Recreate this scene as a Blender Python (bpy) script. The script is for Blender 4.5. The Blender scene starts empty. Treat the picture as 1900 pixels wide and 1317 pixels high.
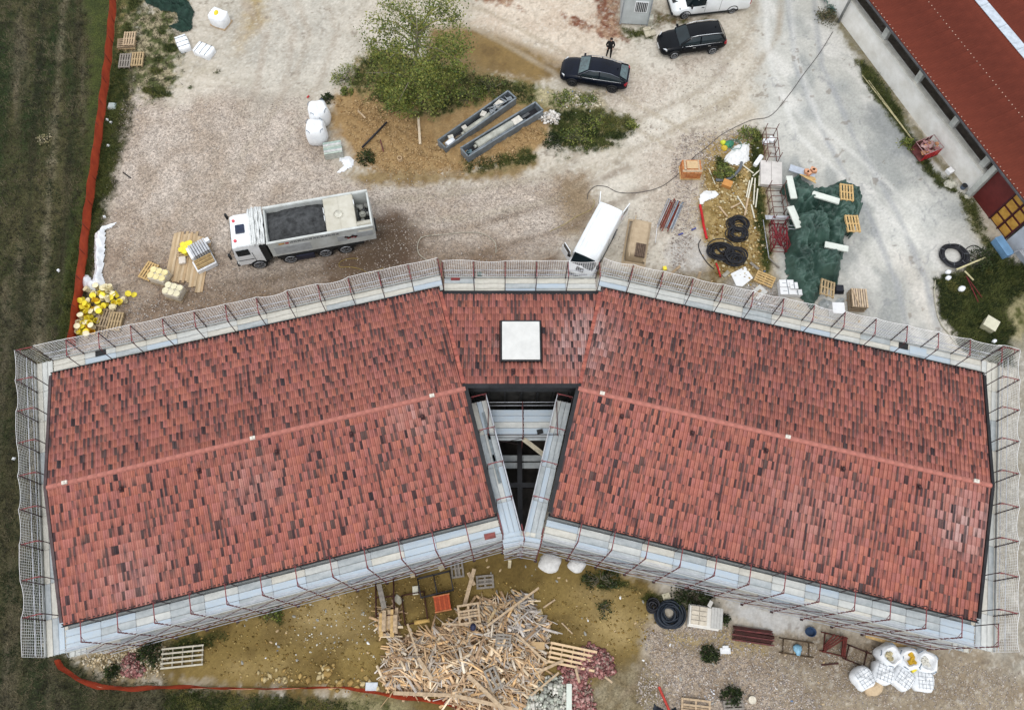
import bpy, math, random
import numpy as np
from mathutils import Matrix, Vector, Euler

scene = bpy.context.scene
RND = random.Random(11)
NR = np.random.RandomState(5)
rad = math.radians

# ------------------------------------------------------------------ camera
CAM_H = 44.0
F_PX = 1456.75            # focal length in pixels of a 1900 px wide frame
_d = np.array([930 - 950.0, 1239 - 658.5, F_PX]); _d /= np.linalg.norm(_d)   # straight down, seen by the tilted camera
_zu = -_d
_y = np.array([0, -1.0, 0]); _y = _y - _y.dot(_d) * _d; _y /= np.linalg.norm(_y)
_x = np.cross(_y, _zu)
CR = np.stack([_x, _y, _zu])


def at(px, py, z=0.0):
    """world x, y of the point of height z that the photograph shows at px, py"""
    r = CR @ np.array([px - 950.0, py - 658.5, F_PX])
    t = (z - CAM_H) / r[2]
    return float(r[0] * t), float(r[1] * t)


def ang(p, q, z=0.0):
    a = at(p[0], p[1], z); b = at(q[0], q[1], z)
    return math.atan2(b[1] - a[1], b[0] - a[0])


def dist(p, q, z=0.0):
    a = at(p[0], p[1], z); b = at(q[0], q[1], z)
    return math.hypot(b[1] - a[1], b[0] - a[0])


cam = bpy.data.cameras.new('camera')
cam.sensor_width = 36.0
cam.lens = 36.0 * F_PX / 1900.0
cam.clip_end = 800
cam.clip_start = 0.5
cam_o = bpy.data.objects.new('camera', cam)
scene.collection.objects.link(cam_o)
m3 = Matrix(((CR[0, 0], -CR[0, 1], -CR[0, 2]), (CR[1, 0], -CR[1, 1], -CR[1, 2]), (CR[2, 0], -CR[2, 1], -CR[2, 2])))
cam_o.matrix_world = Matrix.Translation((0, 0, CAM_H)) @ m3.to_4x4()
scene.camera = cam_o

# ------------------------------------------------------------------ light: thin overcast, weak sun from the south
SUN_EL, SUN_AZ = rad(64), rad(200)        # azimuth measured clockwise from +Y
world = bpy.data.worlds.new('World'); scene.world = world
world.use_nodes = True
nt = world.node_tree; nt.nodes.clear()
sky = nt.nodes.new('ShaderNodeTexSky'); sky.sky_type = 'NISHITA'; sky.sun_disc = False
sky.sun_elevation = SUN_EL; sky.sun_rotation = SUN_AZ
sky.air_density = 1.0; sky.dust_density = 4.0; sky.ozone_density = 1.0
hsv = nt.nodes.new('ShaderNodeHueSaturation'); hsv.inputs['Saturation'].default_value = 0.30
bg = nt.nodes.new('ShaderNodeBackground'); bg.inputs['Strength'].default_value = 0.15
wo = nt.nodes.new('ShaderNodeOutputWorld')
# cloud cover: an even white-grey veil over most of the clear sky
veil = nt.nodes.new('ShaderNodeMix'); veil.data_type = 'RGBA'; veil.inputs[0].default_value = 0.78
veil.inputs[7].default_value = (6.6, 6.9, 7.3, 1)
nt.links.new(sky.outputs[0], hsv.inputs['Color']); nt.links.new(hsv.outputs[0], veil.inputs[6]); nt.links.new(veil.outputs[2], bg.inputs[0]); nt.links.new(bg.outputs[0], wo.inputs[0])
sun = bpy.data.lights.new('sun', 'SUN'); sun.energy = 0.6; sun.angle = rad(18); sun.color = (1.0, 0.965, 0.91)
sun_o = bpy.data.objects.new('sun', sun); scene.collection.objects.link(sun_o)
sd = Vector((math.sin(SUN_AZ) * math.cos(SUN_EL), math.cos(SUN_AZ) * math.cos(SUN_EL), math.sin(SUN_EL)))
sun_o.rotation_euler = sd.to_track_quat('Z', 'Y').to_euler()
vs = scene.view_settings
vs.view_transform = 'Standard'; vs.look = 'None'; vs.exposure = 0.50; vs.gamma = 1.0; vs.use_curve_mapping = False


# ------------------------------------------------------------------ helpers
def lin(c):
    c = c / 255.0
    return c / 12.92 if c <= 0.04045 else ((c + 0.055) / 1.055) ** 2.4


KOBS = 1.35


def obs(r, g, b, k=KOBS):
    """albedo of a surface that reads as r,g,b in the flat daylight of this place"""
    return tuple(min(0.82, lin(v) / k) for v in (r, g, b))


MATS = {}


def mat(name, col, rough=0.8, metal=0.0, var=0.18, scale=3.0, col2=None, bump=0.0, bscale=20.0, spec=0.3, alpha=1.0, coat=0.0, detail=5.0, stretch=None):
    """base colour with patchy noise variation and optional fine relief"""
    if name in MATS:
        return MATS[name]
    m = bpy.data.materials.new(name); m.use_nodes = True
    n = m.node_tree.nodes; l = m.node_tree.links
    b = n['Principled BSDF']
    b.inputs['Roughness'].default_value = rough; b.inputs['Metallic'].default_value = metal
    b.inputs['Specular IOR Level'].default_value = spec
    b.inputs['Coat Weight'].default_value = coat
    if alpha < 1: b.inputs['Alpha'].default_value = alpha
    tc = n.new('ShaderNodeTexCoord'); vec = tc.outputs['Object']
    if stretch:
        mp = n.new('ShaderNodeMapping'); mp.inputs['Scale'].default_value = stretch
        l.new(vec, mp.inputs[0]); vec = mp.outputs[0]
    nz = n.new('ShaderNodeTexNoise'); nz.inputs['Scale'].default_value = scale; nz.inputs['Detail'].default_value = detail
    nz.inputs['Roughness'].default_value = 0.65
    l.new(vec, nz.inputs['Vector'])
    c2 = col2 if col2 else tuple(max(0, v * (1 - 2.2 * var)) for v in col)
    c1 = col if col2 else tuple(min(0.9, v * (1 + var)) for v in col)
    mr = n.new('ShaderNodeMapRange'); mr.inputs[1].default_value = 0.33; mr.inputs[2].default_value = 0.67
    l.new(nz.outputs['Fac'], mr.inputs[0])
    mx = n.new('ShaderNodeMix'); mx.data_type = 'RGBA'
    mx.inputs[6].default_value = (*c1, 1); mx.inputs[7].default_value = (*c2, 1)
    l.new(mr.outputs[0], mx.inputs[0]); l.new(mx.outputs[2], b.inputs['Base Color'])
    if bump > 0:
        n2 = n.new('ShaderNodeTexNoise'); n2.inputs['Scale'].default_value = bscale; n2.inputs['Detail'].default_value = 4
        l.new(vec, n2.inputs['Vector'])
        bp = n.new('ShaderNodeBump'); bp.inputs['Strength'].default_value = bump; bp.inputs['Distance'].default_value = 0.03
        l.new(n2.outputs['Fac'], bp.inputs['Height']); l.new(bp.outputs[0], b.inputs['Normal'])
    MATS[name] = m
    return m


def vmat(name, rough=0.85, nscale=14.0, namp=0.35, bump=0.0, bscale=20.0, spec=0.25, metal=0.0, stretch=None, trans=0.0):
    """colour from the mesh's own piece-by-piece colour attribute, with noise on top"""
    if name in MATS:
        return MATS[name]
    m = bpy.data.materials.new(name); m.use_nodes = True
    n = m.node_tree.nodes; l = m.node_tree.links
    b = n['Principled BSDF']; b.inputs['Roughness'].default_value = rough; b.inputs['Specular IOR Level'].default_value = spec
    b.inputs['Metallic'].default_value = metal
    a = n.new('ShaderNodeAttribute'); a.attribute_name = 'Col'
    tc = n.new('ShaderNodeTexCoord'); vec = tc.outputs['Object']
    if stretch:
        mp = n.new('ShaderNodeMapping'); mp.inputs['Scale'].default_value = stretch
        l.new(vec, mp.inputs[0]); vec = mp.outputs[0]
    nz = n.new('ShaderNodeTexNoise'); nz.inputs['Scale'].default_value = nscale; nz.inputs['Detail'].default_value = 4
    l.new(vec, nz.inputs['Vector'])
    mr = n.new('ShaderNodeMapRange'); mr.inputs[1].default_value = 0.3; mr.inputs[2].default_value = 0.7
    mr.inputs[3].default_value = 1 - namp; mr.inputs[4].default_value = 1 + namp
    l.new(nz.outputs['Fac'], mr.inputs[0])
    mx = n.new('ShaderNodeVectorMath'); mx.operation = 'SCALE'
    l.new(a.outputs['Color'], mx.inputs[0]); l.new(mr.outputs[0], mx.inputs['Scale'])
    l.new(mx.outputs[0], b.inputs['Base Color'])
    if trans > 0:
        tr = n.new('ShaderNodeBsdfTranslucent'); l.new(mx.outputs[0], tr.inputs['Color'])
        ms = n.new('ShaderNodeMixShader'); ms.inputs[0].default_value = trans
        l.new(b.outputs[0], ms.inputs[1]); l.new(tr.outputs[0], ms.inputs[2]); l.new(ms.outputs[0], n['Material Output'].inputs[0])
    if bump > 0:
        n2 = n.new('ShaderNodeTexNoise'); n2.inputs['Scale'].default_value = bscale; n2.inputs['Detail'].default_value = 4
        l.new(vec, n2.inputs['Vector'])
        bp = n.new('ShaderNodeBump'); bp.inputs['Strength'].default_value = bump; bp.inputs['Distance'].default_value = 0.03
        l.new(n2.outputs['Fac'], bp.inputs['Height']); l.new(bp.outputs[0], b.inputs['Normal'])
    MATS[name] = m
    return m


def np_mesh(name, V, F, col=None, smooth=False, cname='Col'):
    V = np.asarray(V, dtype=np.float32); F = np.asarray(F, dtype=np.int32)
    me = bpy.data.meshes.new(name)
    k = F.shape[1]
    me.vertices.add(len(V)); me.vertices.foreach_set('co', V.ravel())
    me.loops.add(F.size); me.loops.foreach_set('vertex_index', F.ravel())
    me.polygons.add(len(F)); me.polygons.foreach_set('loop_start', np.arange(0, F.size, k, dtype=np.int32))
    me.polygons.foreach_set('loop_total', np.full(len(F), k, dtype=np.int32))
    if smooth: me.polygons.foreach_set('use_smooth', np.ones(len(F), dtype=bool))
    me.update(calc_edges=True)
    if col is not None:
        at_ = me.color_attributes.new(cname, 'FLOAT_COLOR', 'POINT')
        c4 = np.ones((len(V), 4), dtype=np.float32); c4[:, :3] = col
        at_.data.foreach_set('color', c4.ravel())
    return me


def link(name, me, m=None, parent=None, loc=(0, 0, 0), rz=0.0, rot=None):
    o = bpy.data.objects.new(name, me)
    scene.collection.objects.link(o)
    if m is not None and len(me.materials) == 0:
        for q in (m if isinstance(m, (list, tuple)) else [m]): me.materials.append(q)
    o.location = loc
    o.rotation_euler = rot if rot is not None else (0, 0, rz)
    if parent is not None: o.parent = parent
    return o


def tag(o, label=None, cat=None, group=None, kind=None):
    if label: o['label'] = label
    if cat: o['category'] = cat
    if group: o['group'] = group
    if kind: o['kind'] = kind
    return o


def thing(name, label, cat, loc, rz=0.0, group=None):
    o = bpy.data.objects.new(name, None); scene.collection.objects.link(o)
    o.empty_display_size = 0.2
    o.location = loc; o.rotation_euler = (0, 0, rz)
    return tag(o, label, cat, group)


class MB:
    def __init__(s):
        s.v = []; s.f = []; s.m = []; s.sm = []

    def add(s, vs, fs, mi=0, sm=False):
        o = len(s.v)
        s.v += [tuple(v) for v in vs]
        for f in fs:
            s.f.append(tuple(i + o for i in f)); s.m.append(mi); s.sm.append(sm)
        return s

    def boxm(s, M, d, mi=0):
        x, y, z = d[0] / 2, d[1] / 2, d[2] / 2
        vs = [M @ Vector(p) for p in ((-x, -y, -z), (x, -y, -z), (x, y, -z), (-x, y, -z), (-x, -y, z), (x, -y, z), (x, y, z), (-x, y, z))]
        return s.add(vs, ((3, 2, 1, 0), (4, 5, 6, 7), (0, 1, 5, 4), (1, 2, 6, 5), (2, 3, 7, 6), (3, 0, 4, 7)), mi)

    def box(s, c, d, rz=0.0, mi=0, rx=0.0, ry=0.0):
        return s.boxm(Matrix.Translation(c) @ Euler((rx, ry, rz)).to_matrix().to_4x4(), d, mi)

    def beam(s, a, b, w, h, mi=0, up=(0, 0, 1)):
        a = Vector(a); b = Vector(b); x = (b - a); L = x.length
        if L < 1e-6: return s
        x.normalize(); u = Vector(up)
        if abs(x.dot(u)) > 0.98: u = Vector((1, 0, 0))
        y = u.cross(x).normalized(); z = x.cross(y)
        M = Matrix(((x.x, y.x, z.x, (a.x + b.x) / 2), (x.y, y.y, z.y, (a.y + b.y) / 2), (x.z, y.z, z.z, (a.z + b.z) / 2), (0, 0, 0, 1)))
        return s.boxm(M, (L, w, h), mi)

    def tube(s, pts, r, n=6, mi=0, closed=False, cap=True, sm=True):
        P = [Vector(p) for p in pts]; N = len(P); base = len(s.v)
        rr = r if isinstance(r, (list, tuple)) else [r] * N
        for i in range(N):
            if closed: t = P[(i + 1) % N] - P[i - 1]
            else: t = P[min(i + 1, N - 1)] - P[max(i - 1, 0)]
            t.normalize()
            u = Vector((0, 0, 1)) if abs(t.z) < 0.9 else Vector((1, 0, 0))
            a = t.cross(u).normalized(); b = a.cross(t)
            for k in range(n):
                th = 2 * math.pi * k / n
                s.v.append(tuple(P[i] + (a * math.cos(th) + b * math.sin(th)) * rr[i]))
        for i in range(N if closed else N - 1):
            j = (i + 1) % N
            for k in range(n):
                k2 = (k + 1) % n
                s.f.append((base + i * n + k, base + i * n + k2, base + j * n + k2, base + j * n + k)); s.m.append(mi); s.sm.append(sm)
        if cap and not closed:
            s.f.append(tuple(base + k for k in reversed(range(n)))); s.m.append(mi); s.sm.append(False)
            s.f.append(tuple(base + (N - 1) * n + k for k in range(n))); s.m.append(mi); s.sm.append(False)
        return s

    def prism(s, poly, z0, z1, mi=0, top=None):
        """poly: ccw list of (x,y); z0/z1 numbers or lists"""
        n = len(poly)
        za = z0 if isinstance(z0, (list, tuple)) else [z0] * n
        zb = z1 if isinstance(z1, (list, tuple)) else [z1] * n
        tp = top or poly
        vs = [(p[0], p[1], za[i]) for i, p in enumerate(poly)] + [(p[0], p[1], zb[i]) for i, p in enumerate(tp)]
        fs = [tuple(reversed(range(n))), tuple(range(n, 2 * n))] + [(i, (i + 1) % n, n + (i + 1) % n, n + i) for i in range(n)]
        return s.add(vs, fs, mi)

    def loft(s, secs, mi=0, closed=True, cap=True, sm=True):
        n = len(secs[0]); vs = [p for q in secs for p in q]; fs = []
        for i in range(len(secs) - 1):
            for k in range(n if closed else n - 1):
                k2 = (k + 1) % n
                fs.append((i * n + k, i * n + k2, (i + 1) * n + k2, (i + 1) * n + k))
        s.add(vs, fs, mi, sm)
        if cap:
            s.add(secs[0], [tuple(reversed(range(n)))], mi); s.add(secs[-1], [tuple(range(n))], mi)
        return s

    def disc(s, c, r, n=12, axis='z', mi=0):
        vs = []
        for k in range(n):
            a = 2 * math.pi * k / n; u, w = r * math.cos(a), r * math.sin(a)
            vs.append((c[0] + u, c[1] + w, c[2]) if axis == 'z' else (c[0] + u, c[1], c[2] + w))
        return s.add(vs, [tuple(range(n))], mi)

    def mesh(s, name, smooth=None):
        me = bpy.data.meshes.new(name)
        me.from_pydata(s.v, [], s.f)
        me.polygons.foreach_set('material_index', s.m)
        me.polygons.foreach_set('use_smooth', s.sm if smooth is None else [smooth] * len(s.f))
        me.update()
        return me

    def build(s, name, m, parent=None, loc=(0, 0, 0), rz=0.0, rot=None, smooth=None):
        return link(name, s.mesh(name, smooth), m, parent, loc, rz, rot)


def fixn(o):
    """make normals consistent"""
    import bmesh
    bm = bmesh.new(); bm.from_mesh(o.data); bmesh.ops.recalc_face_normals(bm, faces=bm.faces); bm.to_mesh(o.data); bm.free()
    return o


def bev(o, w=0.02, seg=2):
    md = o.modifiers.new('bevel', 'BEVEL'); md.width = w; md.segments = seg; md.limit_method = 'ANGLE'; md.angle_limit = rad(35)
    return o


def copy_tree(o, loc=None, rz=None, label=None, parent=None):
    c = o.copy(); scene.collection.objects.link(c)
    if parent is not None: c.parent = parent
    if loc is not None: c.location = loc
    if rz is not None: c.rotation_euler = (c.rotation_euler[0], c.rotation_euler[1], rz)
    if label: c['label'] = label
    for ch in list(o.children): copy_tree(ch, parent=c)
    return c


# value noise on arrays
def vnoise(x, y, scale, seed=0):
    rs = np.random.RandomState(seed); T = rs.rand(256, 256)
    x = np.asarray(x) * scale + 37.3; y = np.asarray(y) * scale + 91.7
    xi = np.floor(x).astype(int); yi = np.floor(y).astype(int)
    fx = x - xi; fy = y - yi
    fx = fx * fx * (3 - 2 * fx); fy = fy * fy * (3 - 2 * fy)
    a = T[xi & 255, yi & 255]; b = T[(xi + 1) & 255, yi & 255]; c = T[xi & 255, (yi + 1) & 255]; d = T[(xi + 1) & 255, (yi + 1) & 255]
    return (a * (1 - fx) + b * fx) * (1 - fy) + (c * (1 - fx) + d * fx) * fy


def fbm(x, y, scale, seed=0, octv=4):
    s = 0; a = 0.5; t = 0
    for i in range(octv):
        s = s + a * vnoise(x, y, scale * 2 ** i, seed + i); t += a; a *= 0.55
    return s / t


def sdist(X, Y, poly):
    """signed distance to polygon, positive inside"""
    d = np.full(X.shape, 1e9); ins = np.zeros(X.shape, bool)
    n = len(poly)
    for i in range(n):
        x1, y1 = poly[i]; x2, y2 = poly[(i + 1) % n]
        ex, ey = x2 - x1, y2 - y1
        t = np.clip(((X - x1) * ex + (Y - y1) * ey) / (ex * ex + ey * ey + 1e-9), 0, 1)
        d = np.minimum(d, (X - x1 - t * ex) ** 2 + (Y - y1 - t * ey) ** 2)
        c = ((y1 > Y) != (y2 > Y)) & (X < (x2 - x1) * (Y - y1) / (y2 - y1 + 1e-12) + x1)
        ins ^= c
    return np.where(ins, 1, -1) * np.sqrt(d)


def pts(*pp, z=0.0):
    return [at(p[0], p[1], z) for p in pp]

# ================================================================== GROUND
GX0, GX1, GY0, GY1, GS = -40.0, 44.0, -6.0, 50.0, 0.1
gx = np.arange(GX0, GX1 + GS, GS); gy = np.arange(GY0, GY1 + GS, GS)
GXX, GYY = np.meshgrid(gx, gy, indexing='ij')
wob = (fbm(GXX, GYY, 0.9, 3, 4) - 0.5) * 2.0
wob2 = (fbm(GXX, GYY, 3.6, 13, 4) - 0.5) * 2.0


def region(poly, soft=0.25, rag=0.8, rag2=0.25):
    d = sdist(GXX, GYY, poly) + wob * rag + wob2 * (rag2 + .12)
    return np.clip(d / (soft * .7) * 0.5 + 0.5, 0, 1)


def C3(r, g, b): return np.array(obs(r, g, b))


big = fbm(GXX, GYY, 0.13, 21, 4); mid = fbm(GXX, GYY, 0.7, 31, 4); fine = fbm(GXX, GYY, 2.6, 41, 3); vf = NR.rand(*GXX.shape)


def mixc(a, b, t): return a * (1 - t[..., None]) + b * t[..., None]


def sm(x, a, b): return np.clip((x - a) / (b - a), 0, 1)


G = np.zeros(GXX.shape + (3,)) + C3(208, 198, 182)
G = mixc(G, C3(188, 178, 160), sm(mid, 0.42, 0.7)); G = mixc(G, C3(222, 214, 200), sm(big, 0.5, 0.7))
G = mixc(G, C3(178, 172, 160), sm(fine, 0.55, 0.85) * 0.5)
GRAV = np.zeros(GXX.shape); GRASS = np.zeros(GXX.shape); HGT = np.zeros(GXX.shape)
CLS = np.zeros(GXX.shape, int)      # 0 ground 1 gravel_yard 2 grass_field 3 concrete_yard 4 bare_soil 5 soil_mound 6 puddle


def paint(mask, base, var, nz=None, lo=0.35, hi=0.7, cls=None, grav=None, grass=None):
    global G, GRAV, GRASS
    nz = mid if nz is None else nz
    c = mixc(np.zeros(GXX.shape + (3,)) + C3(*base), C3(*var), sm(nz, lo, hi))
    c = c * (0.86 + 0.28 * fine[..., None])
    G = G * (1 - mask[..., None]) + c * mask[..., None]
    if grav is not None: GRAV[:] = GRAV * (1 - mask) + grav * mask
    else: GRAV[:] = GRAV * (1 - mask)
    if grass is not None: GRASS[:] = GRASS * (1 - mask) + grass * mask
    else: GRASS[:] = GRASS * (1 - mask)
    if cls is not None: CLS[mask > 0.5] = cls


# gravel yard on the left
paint(region(pts((235, 150), (330, 190), (430, 160), (560, 175), (640, 330), (760, 345), (1050, 330), (1085, 420), (1010, 480), (820, 560), (150, 700), (120, 640), (190, 380)), 1.2, 0.9),
      (196, 183, 170), (176, 160, 144), cls=1, grav=1.0)
paint(region(pts((200, 400), (300, 430), (430, 520), (430, 620), (150, 680)), 3.0, 1.2), (172, 155, 138), (150, 130, 112), cls=1, grav=1.0)
# trodden brown earth along the north scaffold
paint(region(pts((130, 690), (330, 560), (620, 500), (880, 462), (1040, 462), (1060, 560), (400, 660)), 1.6, 0.8), (146, 124, 102), (118, 98, 80), fine, cls=4, grav=0.75)
paint(region(pts((690, 400), (740, 395), (775, 430), (772, 500), (700, 520), (600, 505), (600, 480), (690, 450)), 0.8, 0.35), (112, 90, 72), (84, 66, 54), cls=4, grav=0.25)
paint(region(pts((1035, 330), (1085, 320), (1105, 380), (1080, 440), (1045, 430)), 0.7, 0.5), (164, 146, 122), (150, 130, 108), cls=1, grav=0.6)
# pale compacted lane across the top
paint(region(pts((400, -60), (640, -60), (660, 60), (600, 160), (480, 190), (420, 120)), 3.0, 1.5), (202, 195, 182), (186, 180, 168), grav=0.1)
# field left of the fence
paint(region(pts((-400, -200), (240, -200), (262, 0), (246, 200), (214, 330), (190, 430), (152, 620), (90, 700), (95, 1200), (140, 1225), (230, 1262), (700, 1290), (900, 1340), (900, 1700), (-600, 1700)), 0.5, 0.5),
      (84, 80, 52), (58, 62, 34), cls=2, grass=0.8)
_st = fbm(GXX + (GYY - 20) * 0.18, GYY * 0.12, 0.9, 77, 4)
_fm = (CLS == 2)
_dry = sm(_st, 0.52, 0.72) * _fm
G = mixc(G, C3(116, 106, 88), _dry * 0.8)
_grn = sm(fbm(GXX + (GYY - 20) * 0.18, GYY * 0.15, 0.7, 99, 4), 0.5, 0.7) * _fm
G = mixc(G, C3(40, 54, 24), _grn * 0.9)
# green verge by the fence and the near-black lower-left strip
paint(region(pts((150, -80), (228, -80), (236, 60), (220, 200), (205, 330), (170, 520), (118, 650), (100, 640), (160, 330), (165, 100)), 0.8, 0.5), (74, 82, 38), (56, 64, 30), fine, cls=2, grass=1.0)
paint(region(pts((214, -60), (275, -60), (262, 60), (238, 180), (206, 200)), 0.6, 0.6), (72, 84, 46), (120, 112, 70), fine, cls=2, grass=1.0)
paint(region(pts((232, 20), (330, 10), (330, 130), (320, 180), (250, 190)), 0.7, 1.2, 0.8), (92, 98, 58), (170, 158, 128), fine, 0.4, 0.6, cls=2, grass=0.6)
for p_, r_ in (((293, 172), 0.75), ((272, 168), 0.5), ((312, 174), 0.45), ((402, 134), 0.3), ((377, 130), 0.25), ((352, 163), 0.25), ((295, 110), 0.5), ((318, 90), 0.6), ((290, 132), 0.45), ((303, 60), 0.4)):
    c_ = at(*p_)
    mk = np.clip((r_ - np.hypot(GXX - c_[0], (GYY - c_[1]) * 1.5) + wob * 0.25 + wob2 * 0.12) / 0.15, 0, 1)
    paint(mk, (80, 88, 42), (60, 70, 34), fine, grass=1.0)
_b = region([(q_[0], q_[1]) for q_ in pts((-60, 560), (60, 600), (72, 700), (60, 1000), (90, 1225), (200, 1270), (600, 1320), (400, 1500), (-300, 1500), (-200, 900))], 4.0, 1.2) * (CLS == 2)
G = mixc(G, C3(58, 56, 42), _b * .5)
for xp in (60, 96, 128): # tractor ruts along the field
    cc = [at(xp + 30, -100), at(xp, 300), at(xp - 25, 640), at(xp - 45, 1000)]
    for (a_, b_) in zip(cc[:-1], cc[1:]):
        ex, ey = b_[0] - a_[0], b_[1] - a_[1]; tt = np.clip(((GXX - a_[0]) * ex + (GYY - a_[1]) * ey) / (ex * ex + ey * ey), 0, 1)
        dd = np.hypot(GXX - a_[0] - tt * ex, GYY - a_[1] - tt * ey) + wob * .35
        G = mixc(G, C3(34, 30, 24) if xp != 96 else C3(140, 130, 108), np.clip(1 - dd / .35, 0, 1) * .5 * (CLS == 2))
# brown sand smear near the top
paint(region(pts((455, -30), (490, -30), (492, 40), (462, 75), (440, 100), (452, 40)), 0.8, 0.5), (165, 145, 105), (180, 160, 128), grav=0.1)
# ochre mound under the tree
mound = region(pts((610, 180), (640, 160), (720, 150), (860, 150), (960, 170), (1030, 200), (1020, 270), (960, 300), (840, 325), (700, 325), (655, 300), (618, 240)), 0.6, 0.6)
paint(mound, (180, 150, 106), (152, 122, 82), fine, 0.35, 0.75, cls=5, grav=0.3)
paint(region(pts((640, 320), (700, 315), (860, 322), (985, 290), (1010, 300), (960, 325), (860, 335), (760, 345), (670, 345)), 0.5, 0.4), (160, 138, 100), (132, 110, 76), fine, cls=4, grav=0.3)
paint(region(pts((640, 120), (700, 95), (880, 120), (1000, 160), (1035, 165), (1020, 205), (900, 180), (820, 215), (720, 215), (690, 190), (640, 165)), 0.5, 0.7, 0.4), (96, 98, 56), (150, 132, 92), fine, 0.4, 0.65, cls=2, grass=0.6)
paint(region(pts((1030, 190), (1120, 190), (1175, 225), (1140, 260), (1080, 285), (1035, 285), (1020, 240)), 0.5, 0.8, 0.5), (62, 74, 38), (160, 146, 108), fine, 0.55, 0.72, cls=2, grass=1.0)
paint(region(pts((1000, 165), (1110, 172), (1125, 200), (1040, 205), (1000, 190)), 0.4, 0.5, 0.5), (188, 176, 140), (96, 98, 58), fine, 0.5, 0.65, grav=0.9)
paint(region(pts((860, 300), (980, 285), (1000, 296), (900, 318), (865, 318)), 0.4, 0.3, 0.3), (72, 80, 40), (120, 108, 66), fine, cls=2, grass=1.0)
for (px_, py_) in ((700, 240), (745, 275), (780, 225), (640, 215), (850, 280), (930, 270), (690, 190), (985, 255)):
    c_ = at(px_, py_); HGT += 0.28 * np.exp(-((GXX - c_[0]) ** 2 + (GYY - c_[1]) ** 2) / 2.2)
HGT += mound * (fine - 0.45) * 0.55 * np.clip(HGT * 4, 0, 1)
# puddle track at the top
paint(region(pts((800, 50), (880, 48), (960, 70), (1050, 112), (1070, 140), (1000, 150), (930, 140), (860, 130), (790, 110)), 0.6, 0.35), (150, 126, 84), (124, 100, 60), fine, 0.4, 0.7, cls=6)
paint(region(pts((890, 65), (960, 80), (1040, 118), (1030, 140), (960, 140), (890, 118), (850, 90)), 0.8, 0.35), (116, 92, 52), (138, 112, 66), mid, 0.4, 0.6, cls=6)
# peach coloured lane and red-brown litter at the top
paint(region(pts((960, -60), (1130, -60), (1120, 40), (1160, 100), (1040, 110), (950, 70), (880, 45), (900, -10)), 1.2, 0.6), (220, 205, 186), (206, 188, 168), grav=0.1)
for pl in (((1100, -60), (1140, -60), (1150, 60), (1165, 78), (1130, 72), (1110, 40)), ((1040, 33), (1070, 36), (1092, 45), (1088, 55), (1060, 48)), ((870, -30), (950, -10), (962, 18), (930, 10), (880, 4)), ((1110, 55), (1150, 60), (1160, 75), (1130, 74))):
    paint(region(pts(*pl), 0.35, 0.5, 0.5), (128, 82, 62), (170, 140, 115), fine, grav=0.6)
paint(region(pts((1155, 52), (1205, 58), (1215, 74), (1190, 72), (1160, 66)), 0.4, 0.4, 0.4), (96, 98, 50), (70, 76, 36), fine, grass=0.8)
paint(region(pts((1215, 20), (1250, 32), (1330, 36), (1240, 46), (1215, 50)), 0.4, 0.4, 0.4), (120, 100, 76), (86, 84, 48), fine, grass=0.3, grav=0.3)
# pebbly patches on the lane
for pl in (((1255, 95), (1340, 90), (1360, 110), (1300, 125), (1260, 115)), ((1130, 140), (1280, 130), (1240, 190), (1120, 210)), ((1180, 290), (1300, 240), (1330, 250), (1300, 330), (1290, 420), (1200, 460), (1190, 380))):
    paint(region(pts(*pl), 1.2, 0.8, 0.4) * 0.7, (200, 186, 170), (182, 166, 150), fine, grav=0.6)
# concrete yard on the right
conc = region(pts((1395, -200), (1560, -200), (1555, 30), (1600, 100), (1700, 250), (1770, 345), (1820, 440), (1840, 470), (1760, 500), (1725, 545), (1745, 640), (1800, 720), (1600, 700), (1590, 585), (1440, 540), (1420, 330), (1412, 250), (1405, 100)), 1.0, 0.5)
paint(conc, (203, 201, 193), (186, 186, 180), big, 0.4, 0.6, cls=3)
_sw = fbm(GXX * 0.8 + GYY * 0.5, GYY * 0.3 - GXX * 0.2, 0.8, 55, 4)
G = mixc(G, C3(224, 221, 214), conc * sm(_sw, 0.52, 0.68) * 0.8); G = mixc(G, C3(166, 168, 164), conc * sm(fbm(GXX, GYY * 0.6, 0.45, 66, 4), 0.56, 0.7) * 0.8)
paint(region(pts((1610, 200), (1660, 190), (1720, 280), (1740, 330), (1660, 290), (1620, 240)), 0.8, 0.5), (166, 168, 166), (154, 156, 154), cls=3)
paint(region(pts((1640, 420), (1700, 360), (1780, 350), (1800, 390), (1700, 450), (1640, 470)), 1.5, 0.6), (226, 224, 216), (205, 205, 199), cls=3)
paint(region(pts((1660, 470), (1700, 480), (1740, 560), (1745, 630), (1700, 600), (1680, 540)), 1.0, 0.5), (228, 222, 212), (205, 200, 190), cls=3)
for (px_, py_, r_) in ((1780, 395, 1.2), (1560, 160, 0.8), (1470, 40, 1.0), (1500, 210, 0.8), (1600, 430, 0.9), (1640, 620, 0.8)):
    c_ = at(px_, py_); mk = np.exp(-((GXX - c_[0]) ** 2 + (GYY - c_[1]) ** 2) / (r_ * r_)) * (0.4 + mid)
    G = mixc(G, C3(164, 167, 164), np.clip(mk * 0.7, 0, 0.8))
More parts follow.
